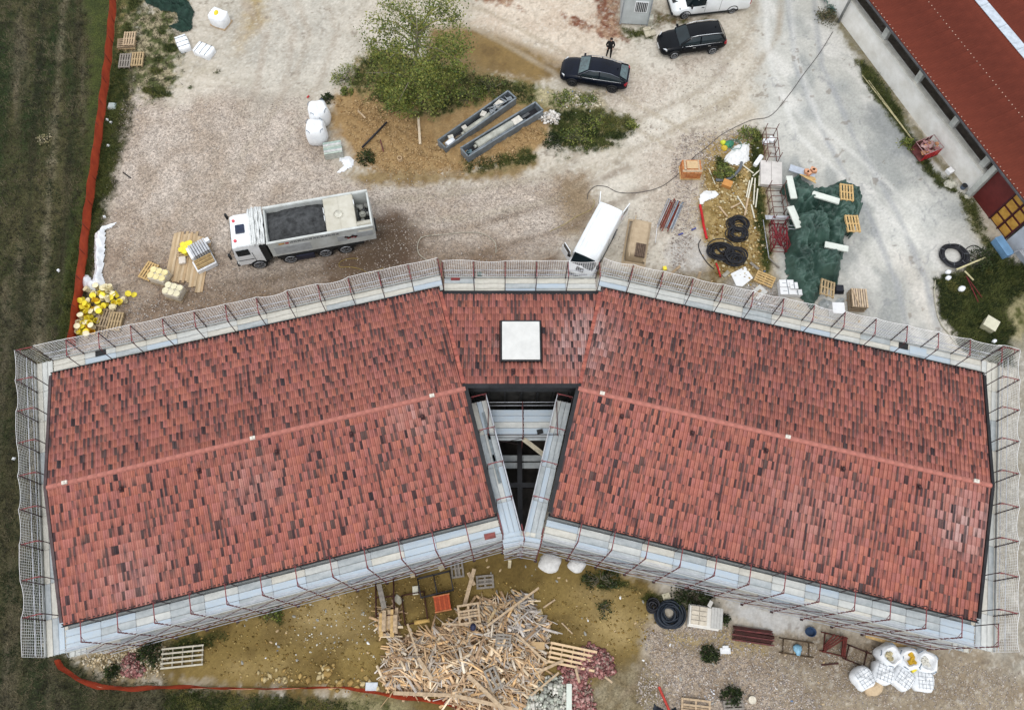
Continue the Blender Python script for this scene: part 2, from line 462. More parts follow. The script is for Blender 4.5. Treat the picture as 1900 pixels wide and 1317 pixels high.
# weeds along the barn wall
paint(region(pts((1540, 20), (1575, 40), (1640, 130), (1740, 290), (1800, 350), (1830, 370), (1790, 345), (1720, 290), (1640, 180), (1580, 95)), 0.35, 0.3, 0.3), (150, 142, 120), (128, 120, 92), fine, cls=4, grav=0.3)
paint(region(pts((1588, 112), (1606, 118), (1650, 170), (1700, 262), (1735, 320), (1770, 345), (1770, 360), (1740, 345), (1690, 280), (1640, 200), (1600, 150)), 0.3, 0.2, 0.2), (78, 84, 44), (100, 100, 60), fine, cls=2, grass=1.0)
paint(region(pts((1780, 360), (1810, 375), (1832, 440), (1865, 470), (1840, 475), (1805, 430), (1790, 400)), 0.4, 0.3, 0.3), (112, 110, 70), (140, 134, 98), fine, cls=2, grass=0.9)
paint(region(pts((1800, 345), (1850, 330), (1900, 440), (1870, 470), (1835, 420), (1815, 375)), 0.3, 0.15, 0.1), (206, 196, 178), (186, 176, 158), fine)
# dark grass island on the right
paint(region(pts((1735, 520), (1790, 500), (1830, 468), (1870, 480), (1960, 520), (1990, 720), (1850, 680), (1790, 650), (1745, 590)), 0.35, 0.3), (50, 58, 26), (38, 44, 22), fine, cls=2, grass=1.0)
paint(region(pts((1875, 560), (1930, 540), (1960, 680), (1890, 660), (1870, 610)), 0.5, 0.6), (168, 158, 120), (84, 86, 46), fine, cls=4, grav=0.4)
# builders' corner between van and tarpaulin
paint(region(pts((1300, 270), (1370, 240), (1420, 245), (1430, 400), (1440, 520), (1400, 560), (1290, 540), (1295, 360)), 0.5, 0.5), (146, 122, 74), (174, 150, 102), fine, cls=4, grav=0.5)
paint(region(pts((1250, 440), (1300, 430), (1320, 480), (1310, 560), (1260, 530), (1235, 490)), 0.5, 0.5), (206, 200, 192), (180, 172, 162), fine, grav=0.3)
paint(region(pts((1395, 240), (1412, 240), (1418, 380), (1432, 500), (1420, 520), (1402, 400), (1392, 300)), 0.3, 0.3), (60, 72, 32), (92, 92, 48), fine, cls=2, grass=1.0)
paint(region(pts((1330, 290), (1350, 300), (1372, 330), (1350, 345), (1328, 318)), 0.3, 0.3), (86, 90, 44), (120, 104, 56), fine, cls=2, grass=0.9)
paint(region(pts((1340, 520), (1440, 520), (1460, 600), (1330, 570)), 0.6, 0.5), (168, 164, 158), (140, 134, 124), fine, cls=4, grav=0.7)
paint(region(pts((1080, 500), (1330, 500), (1360, 560), (1200, 560)), 0.6, 0.5), (120, 100, 66), (150, 138, 116), fine, cls=4, grav=0.4)
# south yard: olive ochre earth
paint(region(pts((230, 1180), (500, 1090), (700, 1030), (900, 990), (1060, 1000), (1200, 1070), (1240, 1120), (1210, 1180), (1200, 1240), (1120, 1290), (1000, 1400), (700, 1300), (420, 1275), (260, 1262), (140, 1220)), 0.6, 0.5),
      (140, 118, 68), (114, 94, 52), mid, 0.4, 0.65, cls=4, grav=0.15)
for (px_, py_, a_, b_, w_) in ((600, 1140, 2.6, 1.4, 0.75), (1140, 1160, 1.9, 1.2, 0.85), (1105, 1100, 1.6, 0.6, 0.4), (480, 1240, 2.0, 0.6, 0.4)):
    c_ = at(px_, py_); mk = np.exp(-(((GXX - c_[0]) / a_) ** 2 + ((GYY - c_[1]) / b_) ** 2) + wob * 0.9)
    G = mixc(G, C3(182, 158, 108), np.clip(mk * w_, 0, 0.85))
for pl in (((300, 1188), (400, 1170), (420, 1182), (330, 1220), (280, 1240), (270, 1205)), ((1075, 1060), (1150, 1070), (1180, 1095), (1130, 1090), (1080, 1075)), ((1255, 1100), (1310, 1098), (1325, 1125), (1275, 1130)), ((1305, 1200), (1330, 1200), (1335, 1228), (1310, 1228)), ((1340, 1278), (1380, 1280), (1375, 1300), (1345, 1300)), ((240, 1200), (290, 1200), (300, 1230), (260, 1232)), ((1240, 1270), (1290, 1268), (1290, 1290), (1240, 1290)), ((484, 1135), (520, 1130), (520, 1150), (490, 1152)), ((1195, 1100), (1240, 1105), (1225, 1125), (1198, 1118))):
    paint(region(pts(*pl), 0.3, 0.3, 0.3), (56, 62, 26), (80, 76, 38), fine, cls=2, grass=1.0)
# stony lighter soil by the fence and under the south scaffold
paint(region(pts((150, 1222), (260, 1192), (310, 1190), (300, 1250), (230, 1262), (160, 1240)), 0.5, 0.4), (158, 142, 112), (96, 84, 56), fine, cls=4, grav=0.8)
paint(region(pts((1190, 1150), (1300, 1150), (1420, 1180), (1500, 1230), (1560, 1340), (1250, 1340), (1170, 1300), (1195, 1215)), 0.8, 0.6), (186, 170, 152), (156, 138, 118), fine, cls=1, grav=1.0)
paint(region(pts((1400, 1190), (1500, 1190), (1900, 1190), (2100, 900), (2100, 1400), (1480, 1400), (1440, 1240)), 1.6, 0.6), (172, 158, 136), (150, 134, 112), mid, 0.4, 0.65, cls=0, grav=0.35)
paint(region(pts((1880, 640), (2100, 560), (2100, 1250), (1840, 1260), (1850, 900)), 1.0, 0.4), (176, 170, 158), (162, 154, 138), mid, cls=0, grav=0.35)
paint(region(pts((1420, 1180), (1560, 1180), (1700, 1200), (1760, 1240), (1580, 1270), (1460, 1230)), 0.9, 0.6), (150, 134, 112), (128, 112, 92), fine, cls=0, grav=0.6)
paint(region(pts((1240, 1170), (1330, 1180), (1420, 1190), (1420, 1215), (1330, 1205), (1250, 1200)), 0.5, 0.4), (158, 138, 92), (176, 156, 116), fine, cls=4, grav=0.2)
paint(region(pts((1350, 1110), (1440, 1130), (1500, 1148), (1490, 1170), (1420, 1165), (1350, 1140)), 0.3, 0.4, 0.3), (222, 220, 216), (200, 196, 190), fine, cls=3)
paint(region(pts((1120, 1240), (1200, 1230), (1240, 1300), (1200, 1360), (1060, 1360), (1080, 1290)), 0.8, 0.5), (150, 138, 112), (120, 106, 80), fine, cls=4, grav=0.8)
paint(region(pts((640, 1285), (760, 1295), (760, 1360), (620, 1360)), 0.8, 0.6), (150, 140, 104), (90, 88, 54), fine, cls=2, grass=0.5)

def track(pp, gauge, wd, col, st, seed=0):
    global G
    Q_ = [np.array(at(*p)) for p in pp]
    for off in (-gauge / 2, gauge / 2):
        md = np.full(GXX.shape, 9.0)
        for a_, b_ in zip(Q_[:-1], Q_[1:]):
            e = b_ - a_; n_ = np.array([-e[1], e[0]]) / np.hypot(*e) * off; a2, b2 = a_ + n_, b_ + n_
            tt = np.clip(((GXX - a2[0]) * e[0] + (GYY - a2[1]) * e[1]) / (e @ e), 0, 1)
            md = np.minimum(md, np.hypot(GXX - a2[0] - tt * e[0], GYY - a2[1] - tt * e[1]))
        md = md + (wob * .12 + wob2 * .08)
        k = np.clip(1 - md / wd, 0, 1) ** .7 * st * (.35 + .9 * fbm(GXX, GYY, .8, 61 + seed, 3)) * (CLS != 2) * (~_b0)
        G = mixc(G, C3(*col), np.clip(k, 0, .8))


_b0 = (sdist(GXX, GYY, [(-24, 13), (-20, 1.5), (-1, 6), (3, 6), (22, 1.2), (27, 14), (6, 20), (-4, 20)]) > 0)
track([(230, 560), (420, 500), (600, 480), (760, 470), (900, 440), (1040, 400), (1180, 330)], 2.0, .38, (128, 110, 92), .7)
track([(700, 400), (860, 380), (1020, 350), (1160, 260), (1330, 180), (1420, 60), (1430, -60)], 1.9, .35, (172, 160, 142), .8, 1)
track([(560, -40), (600, 60), (570, 150), (500, 260), (420, 360)], 1.9, .35, (178, 166, 150), .7, 2)
track([(450, -40), (520, 60), (500, 170), (420, 300), (300, 420), (240, 520)], 1.9, .4, (176, 162, 146), .6, 3)
track([(1480, -60), (1500, 120), (1560, 260), (1640, 400), (1690, 520), (1720, 640)], 1.9, .3, (166, 168, 170), .8, 4)
track([(1440, -60), (1450, 100), (1500, 240), (1600, 330), (1700, 420)], 1.9, .28, (226, 224, 218), .7, 5)
track([(700, -30), (900, 40), (1040, 118), (1150, 200), (1260, 260), (1380, 190)], 1.8, .3, (176, 162, 140), .7, 6)
track([(1500, 1317), (1640, 1290), (1800, 1240), (1900, 1160)], 1.8, .4, (140, 124, 102), .7, 7)
track([(1180, 1317), (1260, 1240), (1420, 1215), (1600, 1300), (1700, 1400)], 1.8, .3, (150, 132, 110), .5, 8)
for (px_, py_, r_, k_, c_) in ((735, 440, 1.7, 1.0, (92, 76, 62)), (690, 470, 1.3, .95, (100, 84, 68)), (650, 490, 1.0, .6, (110, 90, 70)), (560, 470, 1.6, .4, (140, 120, 100)), (300, 570, 1.6, .5, (128, 108, 90)), (450, 545, 1.6, .5, (122, 102, 84)), (820, 470, 1.4, .5, (128, 110, 92)), (1060, 370, 1.2, .8, (146, 126, 100)), (1340, 130, .8, .4, (176, 164, 152)), (1600, 560, 1.0, .35, (160, 158, 156)), (1640, 640, 1.1, .35, (150, 148, 148)), (1800, 1230, 1.2, .45, (138, 118, 92)), (1700, 1300, 1.5, .35, (140, 126, 104))):
    c0 = at(px_, py_); mk = np.exp(-((GXX - c0[0]) ** 2 + (GYY - c0[1]) ** 2) / (r_ * r_) + wob * .8) * k_
    G = mixc(G, C3(*c_), np.clip(mk, 0, .85) * (CLS != 2))
_sp = fbm(GXX, GYY, 6.0, 121, 2)
G = mixc(G, C3(150, 138, 122), sm(_sp, .62, .8) * .45 * (CLS == 0)); G = mixc(G, C3(232, 226, 214), sm(1 - _sp, .64, .8) * .4 * (CLS == 0))
_pp = (vnoise(GXX, GYY, 2.2, 131) > .86) & (vnoise(GXX, GYY, 7.0, 132) > .45) & ((CLS == 0) | (CLS == 3)) & (fbm(GXX, GYY, .3, 133) > .5)
G = mixc(G, C3(126, 112, 98), _pp * .5)
# thin dark cracks and run-off lines on the concrete
_cr = np.abs(fbm(GXX * .9 + GYY * .35, GYY * .5 - GXX * .2, .5, 91, 4) - .5)
G = mixc(G, C3(136, 138, 142), np.clip(1 - _cr / .012, 0, 1) * conc * .5)
G *= (0.93 + 0.14 * vf)[..., None]
HGT += (fbm(GXX, GYY, 1.3, 8, 3) - 0.5) * 0.05 * (1 - conc) + (vf - 0.5) * 0.012 * (GRAV > 0.4)
HGT -= 0.03 * (CLS == 6)
_bld = (sdist(GXX, GYY, [(-24, 13), (-20, 1.5), (-1, 6), (3, 6), (22, 1.2), (27, 14), (6, 20), (-4, 20)]) > -1)
HGT[_bld] = np.minimum(HGT[_bld], 0.02)


def gz(x, y):
    i = int(min(max((x - GX0) / GS, 0), len(gx) - 1)); j = int(min(max((y - GY0) / GS, 0), len(gy) - 1))
    return float(HGT[i, j])


def gmat():
    m = bpy.data.materials.new('ground_surface'); m.use_nodes = True
    n = m.node_tree.nodes; l = m.node_tree.links
    b = n['Principled BSDF']; b.inputs['Roughness'].default_value = 0.92; b.inputs['Specular IOR Level'].default_value = 0.2
    a = n.new('ShaderNodeAttribute'); a.attribute_name = 'Col'
    k = n.new('ShaderNodeAttribute'); k.attribute_name = 'Mask'
    sp = n.new('ShaderNodeSeparateColor'); l.new(k.outputs['Color'], sp.inputs[0])
    tc = n.new('ShaderNodeTexCoord')
    # loose stones
    vo = n.new('ShaderNodeTexVoronoi'); vo.inputs['Scale'].default_value = 9.0; l.new(tc.outputs['Object'], vo.inputs['Vector'])
    vo2 = n.new('ShaderNodeTexVoronoi'); vo2.inputs['Scale'].default_value = 21.0; l.new(tc.outputs['Object'], vo2.inputs['Vector'])
    s1 = n.new('ShaderNodeSeparateColor'); l.new(vo.outputs['Color'], s1.inputs[0])
    s2 = n.new('ShaderNodeSeparateColor'); l.new(vo2.outputs['Color'], s2.inputs[0])
    av = n.new('ShaderNodeMath'); av.operation = 'ADD'; l.new(s1.outputs[0], av.inputs[0]); l.new(s2.outputs[0], av.inputs[1])
    mr = n.new('ShaderNodeMapRange'); mr.inputs[1].default_value = 0.3; mr.inputs[2].default_value = 1.7; mr.inputs[3].default_value = -0.38; mr.inputs[4].default_value = 0.42
    l.new(av.outputs[0], mr.inputs[0])
    mg = n.new('ShaderNodeMath'); mg.operation = 'MULTIPLY'; l.new(mr.outputs[0], mg.inputs[0]); l.new(sp.outputs[0], mg.inputs[1])
    # soil and dust grain
    nz = n.new('ShaderNodeTexNoise'); nz.inputs['Scale'].default_value = 5.5; nz.inputs['Detail'].default_value = 8; nz.inputs['Roughness'].default_value = 0.72
    l.new(tc.outputs['Object'], nz.inputs['Vector'])
    m2 = n.new('ShaderNodeMapRange'); m2.inputs[1].default_value = 0.3; m2.inputs[2].default_value = 0.7; m2.inputs[3].default_value = 0.84; m2.inputs[4].default_value = 1.14
    l.new(nz.outputs['Fac'], m2.inputs[0])
    ad = n.new('ShaderNodeMath'); ad.operation = 'ADD'; l.new(mg.outputs[0], ad.inputs[0]); l.new(m2.outputs[0], ad.inputs[1])
    # grass streaks
    n3 = n.new('ShaderNodeTexNoise'); n3.inputs['Scale'].default_value = 11.0; n3.inputs['Detail'].default_value = 6; l.new(tc.outputs['Object'], n3.inputs['Vector'])
    m3_ = n.new('ShaderNodeMapRange'); m3_.inputs[1].default_value = 0.35; m3_.inputs[2].default_value = 0.65; m3_.inputs[3].default_value = -0.4; m3_.inputs[4].default_value = 0.5
    l.new(n3.outputs['Fac'], m3_.inputs[0])
    mm = n.new('ShaderNodeMath'); mm.operation = 'MULTIPLY'; l.new(m3_.outputs[0], mm.inputs[0]); l.new(sp.outputs[1], mm.inputs[1])
    a2 = n.new('ShaderNodeMath'); a2.operation = 'ADD'; l.new(ad.outputs[0], a2.inputs[0]); l.new(mm.outputs[0], a2.inputs[1])
    sc = n.new('ShaderNodeVectorMath'); sc.operation = 'SCALE'; l.new(a.outputs['Color'], sc.inputs[0]); l.new(a2.outputs[0], sc.inputs['Scale'])
    l.new(sc.outputs[0], b.inputs['Base Color'])
    bp = n.new('ShaderNodeBump'); bp.inputs['Strength'].default_value = 0.6; bp.inputs['Distance'].default_value = 0.05
    l.new(a2.outputs[0], bp.inputs['Height']); l.new(bp.outputs[0], b.inputs['Normal'])
    MATS['ground'] = m
    # the same ground, wet: glossy film in the puddle track
    w = m.copy(); w.name = 'wet_ground'
    w.node_tree.nodes['Principled BSDF'].inputs['Roughness'].default_value = 0.35
    MATS['wet'] = w
    return m


gmat()
nx_, ny_ = GXX.shape
idx = np.arange(nx_ * ny_).reshape(nx_, ny_)
Q = np.stack([idx[:-1, :-1], idx[1:, :-1], idx[1:, 1:], idx[:-1, 1:]], -1).reshape(-1, 4)
qc = CLS[:-1, :-1].reshape(-1)
VV = np.stack([GXX, GYY, HGT], -1).reshape(-1, 3); CC = G.reshape(-1, 3); MM = np.stack([GRAV, GRASS, GRAV * 0], -1).reshape(-1, 3)
for ci, nm in enumerate(('ground', 'gravel_yard', 'grass_field', 'concrete_yard', 'bare_soil', 'soil_mound', 'puddle_track')):
    q = Q[qc == ci]
    if not len(q): continue
    u, inv = np.unique(q.ravel(), return_inverse=True)
    me = np_mesh(nm, VV[u], inv.reshape(-1, 4), CC[u], smooth=True)
    ma = me.color_attributes.new('Mask', 'FLOAT_COLOR', 'POINT'); c4 = np.ones((len(u), 4), dtype=np.float32); c4[:, :3] = MM[u]; ma.data.foreach_set('color', c4.ravel())
    tag(link(nm, me, MATS['wet'] if ci == 6 else MATS['ground']), kind='structure')
# country around the site, out to the horizon
far = MB(); X0, X1, Y0, Y1 = GX0 + .3, gx[-1] - .3, GY0 + .3, gy[-1] - .3
for (a, b, c, d) in ((-600, -600, 600, Y0), (-600, Y1, 600, 600), (-600, Y0, X0, Y1), (X1, Y0, 600, Y1)):
    far.add([(a, b, -0.06), (c, b, -0.06), (c, d, -0.06), (a, d, -0.06)], [(0, 1, 2, 3)])
tag(far.build('terrain', mat('field_soil', obs(120, 112, 86), var=0.3, scale=0.06, col2=obs(80, 80, 54), bump=0.4, bscale=3)), kind='structure')

# ================================================================== MAIN BUILDING
EAVE, RIDGE = 5.33, 6.29
XM = 1.055                       # mirror axis of the two wings
HALF = 6.27; PITCH = math.atan2(RIDGE - EAVE, HALF)
ANG = rad(14.08)
RL0 = Vector((-21.82, 8.15)); RLEN = 20.58
M_black = mat('black_metal', (0.018, 0.018, 0.02), 0.45, 0.3, 0.2, 2.0)
M_conc = mat('grey_render', obs(150, 150, 148), 0.9, 0, 0.2, 1.2, bump=0.2)
M_tile = vmat('clay_tile', 0.8, 26.0, 0.16, bump=0.25, bscale=55.0, spec=0.2)
bld = thing('school_building', 'large V-shaped building with red and black tiled roofs wrapped in scaffolding', 'building', (XM, 8.0, 0))


def wing_frame(side):
    """origin at the outer ridge end, u along ridge towards the centre, n towards north"""
    if side < 0: o = RL0.copy(); u = Vector((math.cos(ANG), math.sin(ANG)))
    else: o = Vector((2 * XM - RL0.x, RL0.y)); u = Vector((-math.cos(ANG), math.sin(ANG)))
    n = Vector((-math.sin(ANG), math.cos(ANG))) if side < 0 else Vector((math.sin(ANG), math.cos(ANG)))
    return o, u, n


def P3(o, u, n, s, t, z):
    return (o.x + u.x * s + n.x * t, o.y + u.y * s + n.y * t, z)


def L(p):                        # world -> building local
    return (p[0] - XM, p[1] - 8.0, p[2])


TW, TL = 0.205, 0.43
PROF = [(0.0, 0.0), (0.014, 0.05), (0.055, 0.078), (0.098, 0.05), (0.116, 0.004), (0.205, 0.008)]
TERRA = [obs(202, 131, 116), obs(196, 122, 109), obs(204, 134, 118), obs(188, 117, 105), obs(198, 128, 121), obs(204, 129, 108), obs(180, 112, 102), obs(192, 124, 119)]
STAINS = [(at(1080, 640, 5.9), 1.6, .5), (at(1790, 970, 5.9), 1.5, .5), (at(935, 640, 6), .5, .45), (at(1100, 600, 5.9), .9, .4), (at(770, 770, 6.1), 1.2, .25), (at(250, 1080, 5.5), 2.0, .18), (at(1500, 950, 5.9), 2.5, .15), (at(470, 900, 6), 1.4, .2)]
DARK = [obs(72, 63, 66), obs(86, 74, 74), obs(58, 52, 56), obs(96, 80, 77)]
tile_rows = []                   # every tile: origin, across, down, normal, colours


def lay_tiles(origin, across, down, up, ncol, nrow, clip=None, seed=1, width=TW):
    """origin: upper left corner at the ridge. across/down/up are unit vectors"""
    rs = np.random.RandomState(seed)
    pd = np.zeros(ncol, bool); pw = np.zeros(ncol, int)
    for r in range(nrow):
        for c in range(ncol):
            # antique dark flashing, evenly scattered, on the roll or the pan of a tile
            q = (c * 0.6180339 + r * 0.3819 * 1.7 + (rs.rand() - .5) * .2 + seed * .13) % 1.0
            o = origin + across * (c * width) + down * (r * TL + (rs.rand() - 0.5) * 0.02)
            ctr = o + down * TL / 2 + across * width / 2
            if clip and not clip(ctr): continue
            base = (np.array(TERRA[rs.randint(len(TERRA))]) * .6 + np.array(TERRA[0]) * .4) * (0.94 + 0.12 * rs.rand())
            base = base * np.array([.86, .84, .82]) * (.88 + .24 * float(fbm(np.array([ctr.x]), np.array([ctr.y]), .22, 19, 3)[0]))
            for (sx_, sy_), sr_, sk_ in STAINS:
                e_ = math.exp(-((ctr.x - sx_) ** 2 + (ctr.y - sy_) ** 2) / (sr_ * sr_)) * sk_ * (.3 + 1.4 * rs.rand())
                if e_ > .02: base = base * (1 - min(e_, .7)) + np.array((.50, .36, .34)) * min(e_, .7)
            T_ = np.repeat(base[None], 6, 0); B_ = T_.copy()
            cont = pd[c] and rs.rand() < .36; isd = cont or q < .33; pd[c] = isd
            if isd:
                d_ = np.array(DARK[rs.randint(len(DARK))]); k = rs.rand()
                w6 = [np.array([.1, .9, 1, 1, .5, 0]), np.array([1, 1, 1, 1, 1, 1]), np.array([0, 0, .2, .8, 1, 1]), np.array([.6, 1, 1, .7, 0, 0])][pw[c] if cont else rs.choice(4, p=[.42, .12, .24, .22])][:, None]
                st_ = rs.uniform(.85, 1.0)
                if k < .55: kt, kb = 1, 1
                elif k < .8: kt, kb = 1, .25
                else: kt, kb = .2, 1
                T_ = T_ * (1 - w6 * st_ * kt) + d_ * w6 * st_ * kt; B_ = B_ * (1 - w6 * st_ * kb) + d_ * w6 * st_ * kb
            elif q < .42:
                m_ = rs.uniform(.15, .4); T_ = T_ * (1 - m_) + np.array(DARK[0]) * m_
            tile_rows.append((o, across, down, up, T_, B_, width, (rs.rand() - 0.5) * 0.006))


def tile_verts(o, ac, dn, up, wd, lift):
    vs = []
    for j, (d, zz) in enumerate(((0.0, 0.0), (TL + 0.03, 0.014))):
        for (x, z) in PROF:
            vs.append(o + ac * (x * .935 * wd / TW) + dn * d + up * (z + zz + lift))
    for (x, z) in PROF:
        vs.append(o + ac * (x * .935 * wd / TW) + dn * (TL + 0.03) + up * (z + 0.014 - 0.024))
    return vs


TF = [(j * 6 + i, (j + 1) * 6 + i, (j + 1) * 6 + i + 1, j * 6 + i + 1) for j in range(2) for i in range(5)]
nc = int(RLEN / TW); nr = int(round(HALF / math.cos(PITCH) / TL))
wdt = RLEN / nc; TLs = TL
for side in (-1, 1):
    o, u, n = wing_frame(side)
    for sl in (1, -1):           # north and south slope
        ac2 = u * (1 if side < 0 else -1)          # always run left to right
        start = o if side < 0 else Vector((o.x + u.x * RLEN, o.y + u.y * RLEN))
        ac = Vector((ac2.x, ac2.y, 0)); dn = Vector((n.x * sl * math.cos(PITCH), n.y * sl * math.cos(PITCH), -math.sin(PITCH)))
        up = Vector((n.x * sl * math.sin(PITCH), n.y * sl * math.sin(PITCH), math.cos(PITCH)))
        lay_tiles(Vector((start.x, start.y, RIDGE)), ac, dn, up, nc, nr, seed=10 + side + 3 * sl, width=wdt)
# middle roof, one slope rising to the south
CN, CS = 18.98, 13.42
cp = math.atan2(0.93, CN - CS)
dn = Vector((0, math.cos(cp), -math.sin(cp))); up = Vector((0, math.sin(cp), math.cos(cp)))
edgeL = lambda y: RL0.x + RLEN * math.cos(ANG) - (y - (RL0.y + RLEN * math.sin(ANG))) * math.tan(ANG)
SKY = (0.03, 2.03, 14.80, 16.98)
lay_tiles(Vector((-4.0, CS, EAVE + 0.93)), Vector((1, 0, 0)), dn, up, int(10.2 / 0.205), 13,
          clip=lambda c: c.x > edgeL(c.y) + 0.03 and c.x < 2 * XM - edgeL(c.y) - 0.03 and not (SKY[0] - .05 < c.x < SKY[1] + .05 and SKY[2] - .05 < c.y < SKY[3] + .1), seed=77)
cz = Vector((0, 0, CAM_H))
order = sorted(range(len(tile_rows)), key=lambda i: (tile_rows[i][0] - cz).length)
near = set(order[:290])
Vt = []; Ct = []; Ft = []
pool = {}
for i, (o, ac, dn, up, top, bot, wd, lf) in enumerate(tile_rows):
    if i in near:
        key = (round(dn.x, 3), i % 41)
        if key not in pool:
            vs = tile_verts(Vector((0, 0, 0)), ac, dn, up, wd, 0)
            pool[key] = np_mesh('tile', [tuple(v) for v in vs], TF, [tuple(v) for v in top] + [tuple(v) for v in bot] * 2)
        link('tile', pool[key], M_tile, bld, L((o.x, o.y, o.z + lf)))
    else:
        b0 = len(Vt); Vt += [L(v) for v in tile_verts(o, ac, dn, up, wd, lf)]
        Ct += [tuple(v) for v in top] + [tuple(v) for v in bot] * 2
        Ft += [tuple(k + b0 for k in f) for f in TF]
tag(link('tile_field', np_mesh('tile_field', Vt, Ft, Ct), M_tile, bld), kind='stuff')

# roof decks under the tiles, walls
M_deck = mat('roof_board', (0.07, 0.03, 0.025), 0.9)
for side in (-1, 1):
    o, u, n = wing_frame(side)
    mb = MB()
    a = [L(P3(o, u, n, s, t, z)) for s in (0.0, RLEN) for (t, z) in ((-HALF, EAVE - .02), (0, RIDGE - .02), (HALF, EAVE - .02), (HALF, EAVE - .22), (-HALF, EAVE - .22))]
    mb.add(a, [(0, 5, 6, 1), (1, 6, 7, 2), (2, 7, 8, 3), (3, 8, 9, 4), (4, 9, 5, 0), (0, 1, 2, 3, 4), (9, 8, 7, 6, 5)])
    fixn(mb.build('roof', M_deck, bld))
    w = MB()
    poly = [P3(o, u, n, s, t, 0) for (s, t) in ((.55, -HALF + .5), (RLEN - .35, -HALF + .5), (RLEN - .35, HALF - .5), (.55, HALF - .5))]
    if side > 0: poly = poly[::-1]
    w.prism([L(p)[:2] for p in poly], 0, EAVE - .23)
    wl = w.build('wall', M_conc, bld)
    # gutters and verge strips
    for sl in (1, -1):
        g = MB(); s0, s1 = (-.1, RLEN + (.05 if sl > 0 else .1))
        A = L(P3(o, u, n, s0, sl * (HALF + .07), EAVE - .05)); B = L(P3(o, u, n, s1, sl * (HALF + .07), EAVE - .05))
        g.beam(A, B, .045, .13)
        A2 = L(P3(o, u, n, s0, sl * (HALF + .19), EAVE - .03)); B2 = L(P3(o, u, n, s1, sl * (HALF + .19), EAVE - .03)); g.beam(A2, B2, .03, .14)
        A3 = L(P3(o, u, n, s0, sl * (HALF + .13), EAVE - .11)); B3 = L(P3(o, u, n, s1, sl * (HALF + .13), EAVE - .11)); g.beam(A3, B3, .12, .02)
        g.build('gutter', M_black, bld)
        for s in (-.07, RLEN + .07):
            v = MB(); wdv = .14 if s < 0 else .2
            A = L(P3(o, u, n, s, 0, RIDGE + .04)); B = L(P3(o, u, n, s, sl * HALF, EAVE + .04))
            if s > 0 and sl > 0: continue
            v.beam(A, B, wdv, .12); v.build('verge_strip', M_black if s > 0 or side > 0 else mat('dark_verge', (0.07, 0.045, 0.045), .5), bld)
    # ridge: overlapping tiles over a light vent strip
    rt = None
    vn = MB(); vn.beam(L(P3(o, u, n, 0, 0, RIDGE + .045)), L(P3(o, u, n, RLEN, 0, RIDGE + .045)), .27, .03)
    vn.build('ridge_vent_strip', mat('ridge_strip', obs(176, 118, 106), .5, 0, .15, 6), bld)
    nrt = 44; stp = RLEN / nrt
    for i in range(nrt):
        if rt is None:
            r_ = MB(); secs = []
            for (x, rr) in ((0, .105), (stp + .05, .125)):
                secs.append([(x, -rr * math.cos(math.pi * k / 6), rr * .75 * math.sin(math.pi * k / 6)) for k in range(7)])
            r_.loft(secs, closed=False, cap=False)
            rt = r_.mesh('ridge_tile', False)
        p = P3(o, u, n, i * stp, 0, RIDGE + .06)
        link('ridge_tile', rt, mat('ridge_clay', obs(190, 120, 106), .7, 0, .16, 2.2, bump=.2), bld, L(p), math.atan2(u.y, u.x))
    for s in ((.9, 9.9, 18.9) if side < 0 else (.8, 10.0, 19.4)):
        b = MB(); b.box((0, 0, 0), (.24, .17, .1)); b.box((0, 0, .09), (.05, .05, .1)); b.build('ridge_bracket', mat('bracket_white', obs(235, 228, 215), .4), bld, L(P3(o, u, n, s, 0, RIDGE + .2)), math.atan2(u.y, u.x))
    for s in (3.4, 7.1, 10.9, 14.6, 18.2):
        v = MB(); zz = RIDGE - .9 / HALF * (RIDGE - EAVE)
        v.tube([(0, 0, 0), (0, 0, .18)], [.07, .06], 8); v.tube([(0, 0, .18), (0, 0, .24)], [.1, .04], 8); v.box((0, -.02, .04), (.2, .26, .06), rx=-.1)
        v.build('vent_cowl', mat('vent_brown', (0.05, .02, .02), .6), bld, L(P3(o, u, n, s, -.9, zz + .02)), math.atan2(u.y, u.x))
# valley tiles between wing and middle roof
for sx in (-1, 1):
    n_v = 14
    for i in range(n_v):
        y0 = CS + .05 + i * (CN - CS) / n_v; y1 = y0 + (CN - CS) / n_v + .03
        z0 = EAVE + .93 * (CN - y0) / (CN - CS) + .1; z1 = EAVE + .93 * (CN - y1) / (CN - CS) + .1
        xa = edgeL(y0) + .02; xb = edgeL(y1) + .02
        if sx > 0: xa = 2 * XM - xa; xb = 2 * XM - xb
        v = MB(); v.beam(L((xa, y0, z0)), L((xb, y1, z1)), .2, .045); v.build('verge_tile', mat('verge_clay%d' % (i % 3), [obs(176, 98, 84), obs(160, 88, 76), obs(186, 108, 90)][i % 3], .7, 0, .2, 5), bld)
# middle roof body, gutter, dark fascia over the courtyard
xl, xr = edgeL(CS) + .0, 2 * XM - edgeL(CS)
xl2, xr2 = edgeL(CN), 2 * XM - edgeL(CN)
mb = MB()
mb.prism([L(p + (0,))[:2] for p in ((xl, CS), (xr, CS), (xr2, CN), (xl2, CN))], EAVE - .2, [EAVE + .91, EAVE + .91, EAVE - .02, EAVE - .02]); mb.build('roof', M_deck, bld)
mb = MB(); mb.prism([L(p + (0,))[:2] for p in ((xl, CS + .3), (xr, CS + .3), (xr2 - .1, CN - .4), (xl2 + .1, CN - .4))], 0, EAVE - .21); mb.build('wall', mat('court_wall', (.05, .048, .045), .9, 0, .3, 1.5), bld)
mb = MB(); mb.beam(L((xl2 - .1, CN + .1, EAVE - .03)), L((xr2 + .1, CN + .1, EAVE - .03)), .22, .1); mb.build('gutter', M_black, bld)
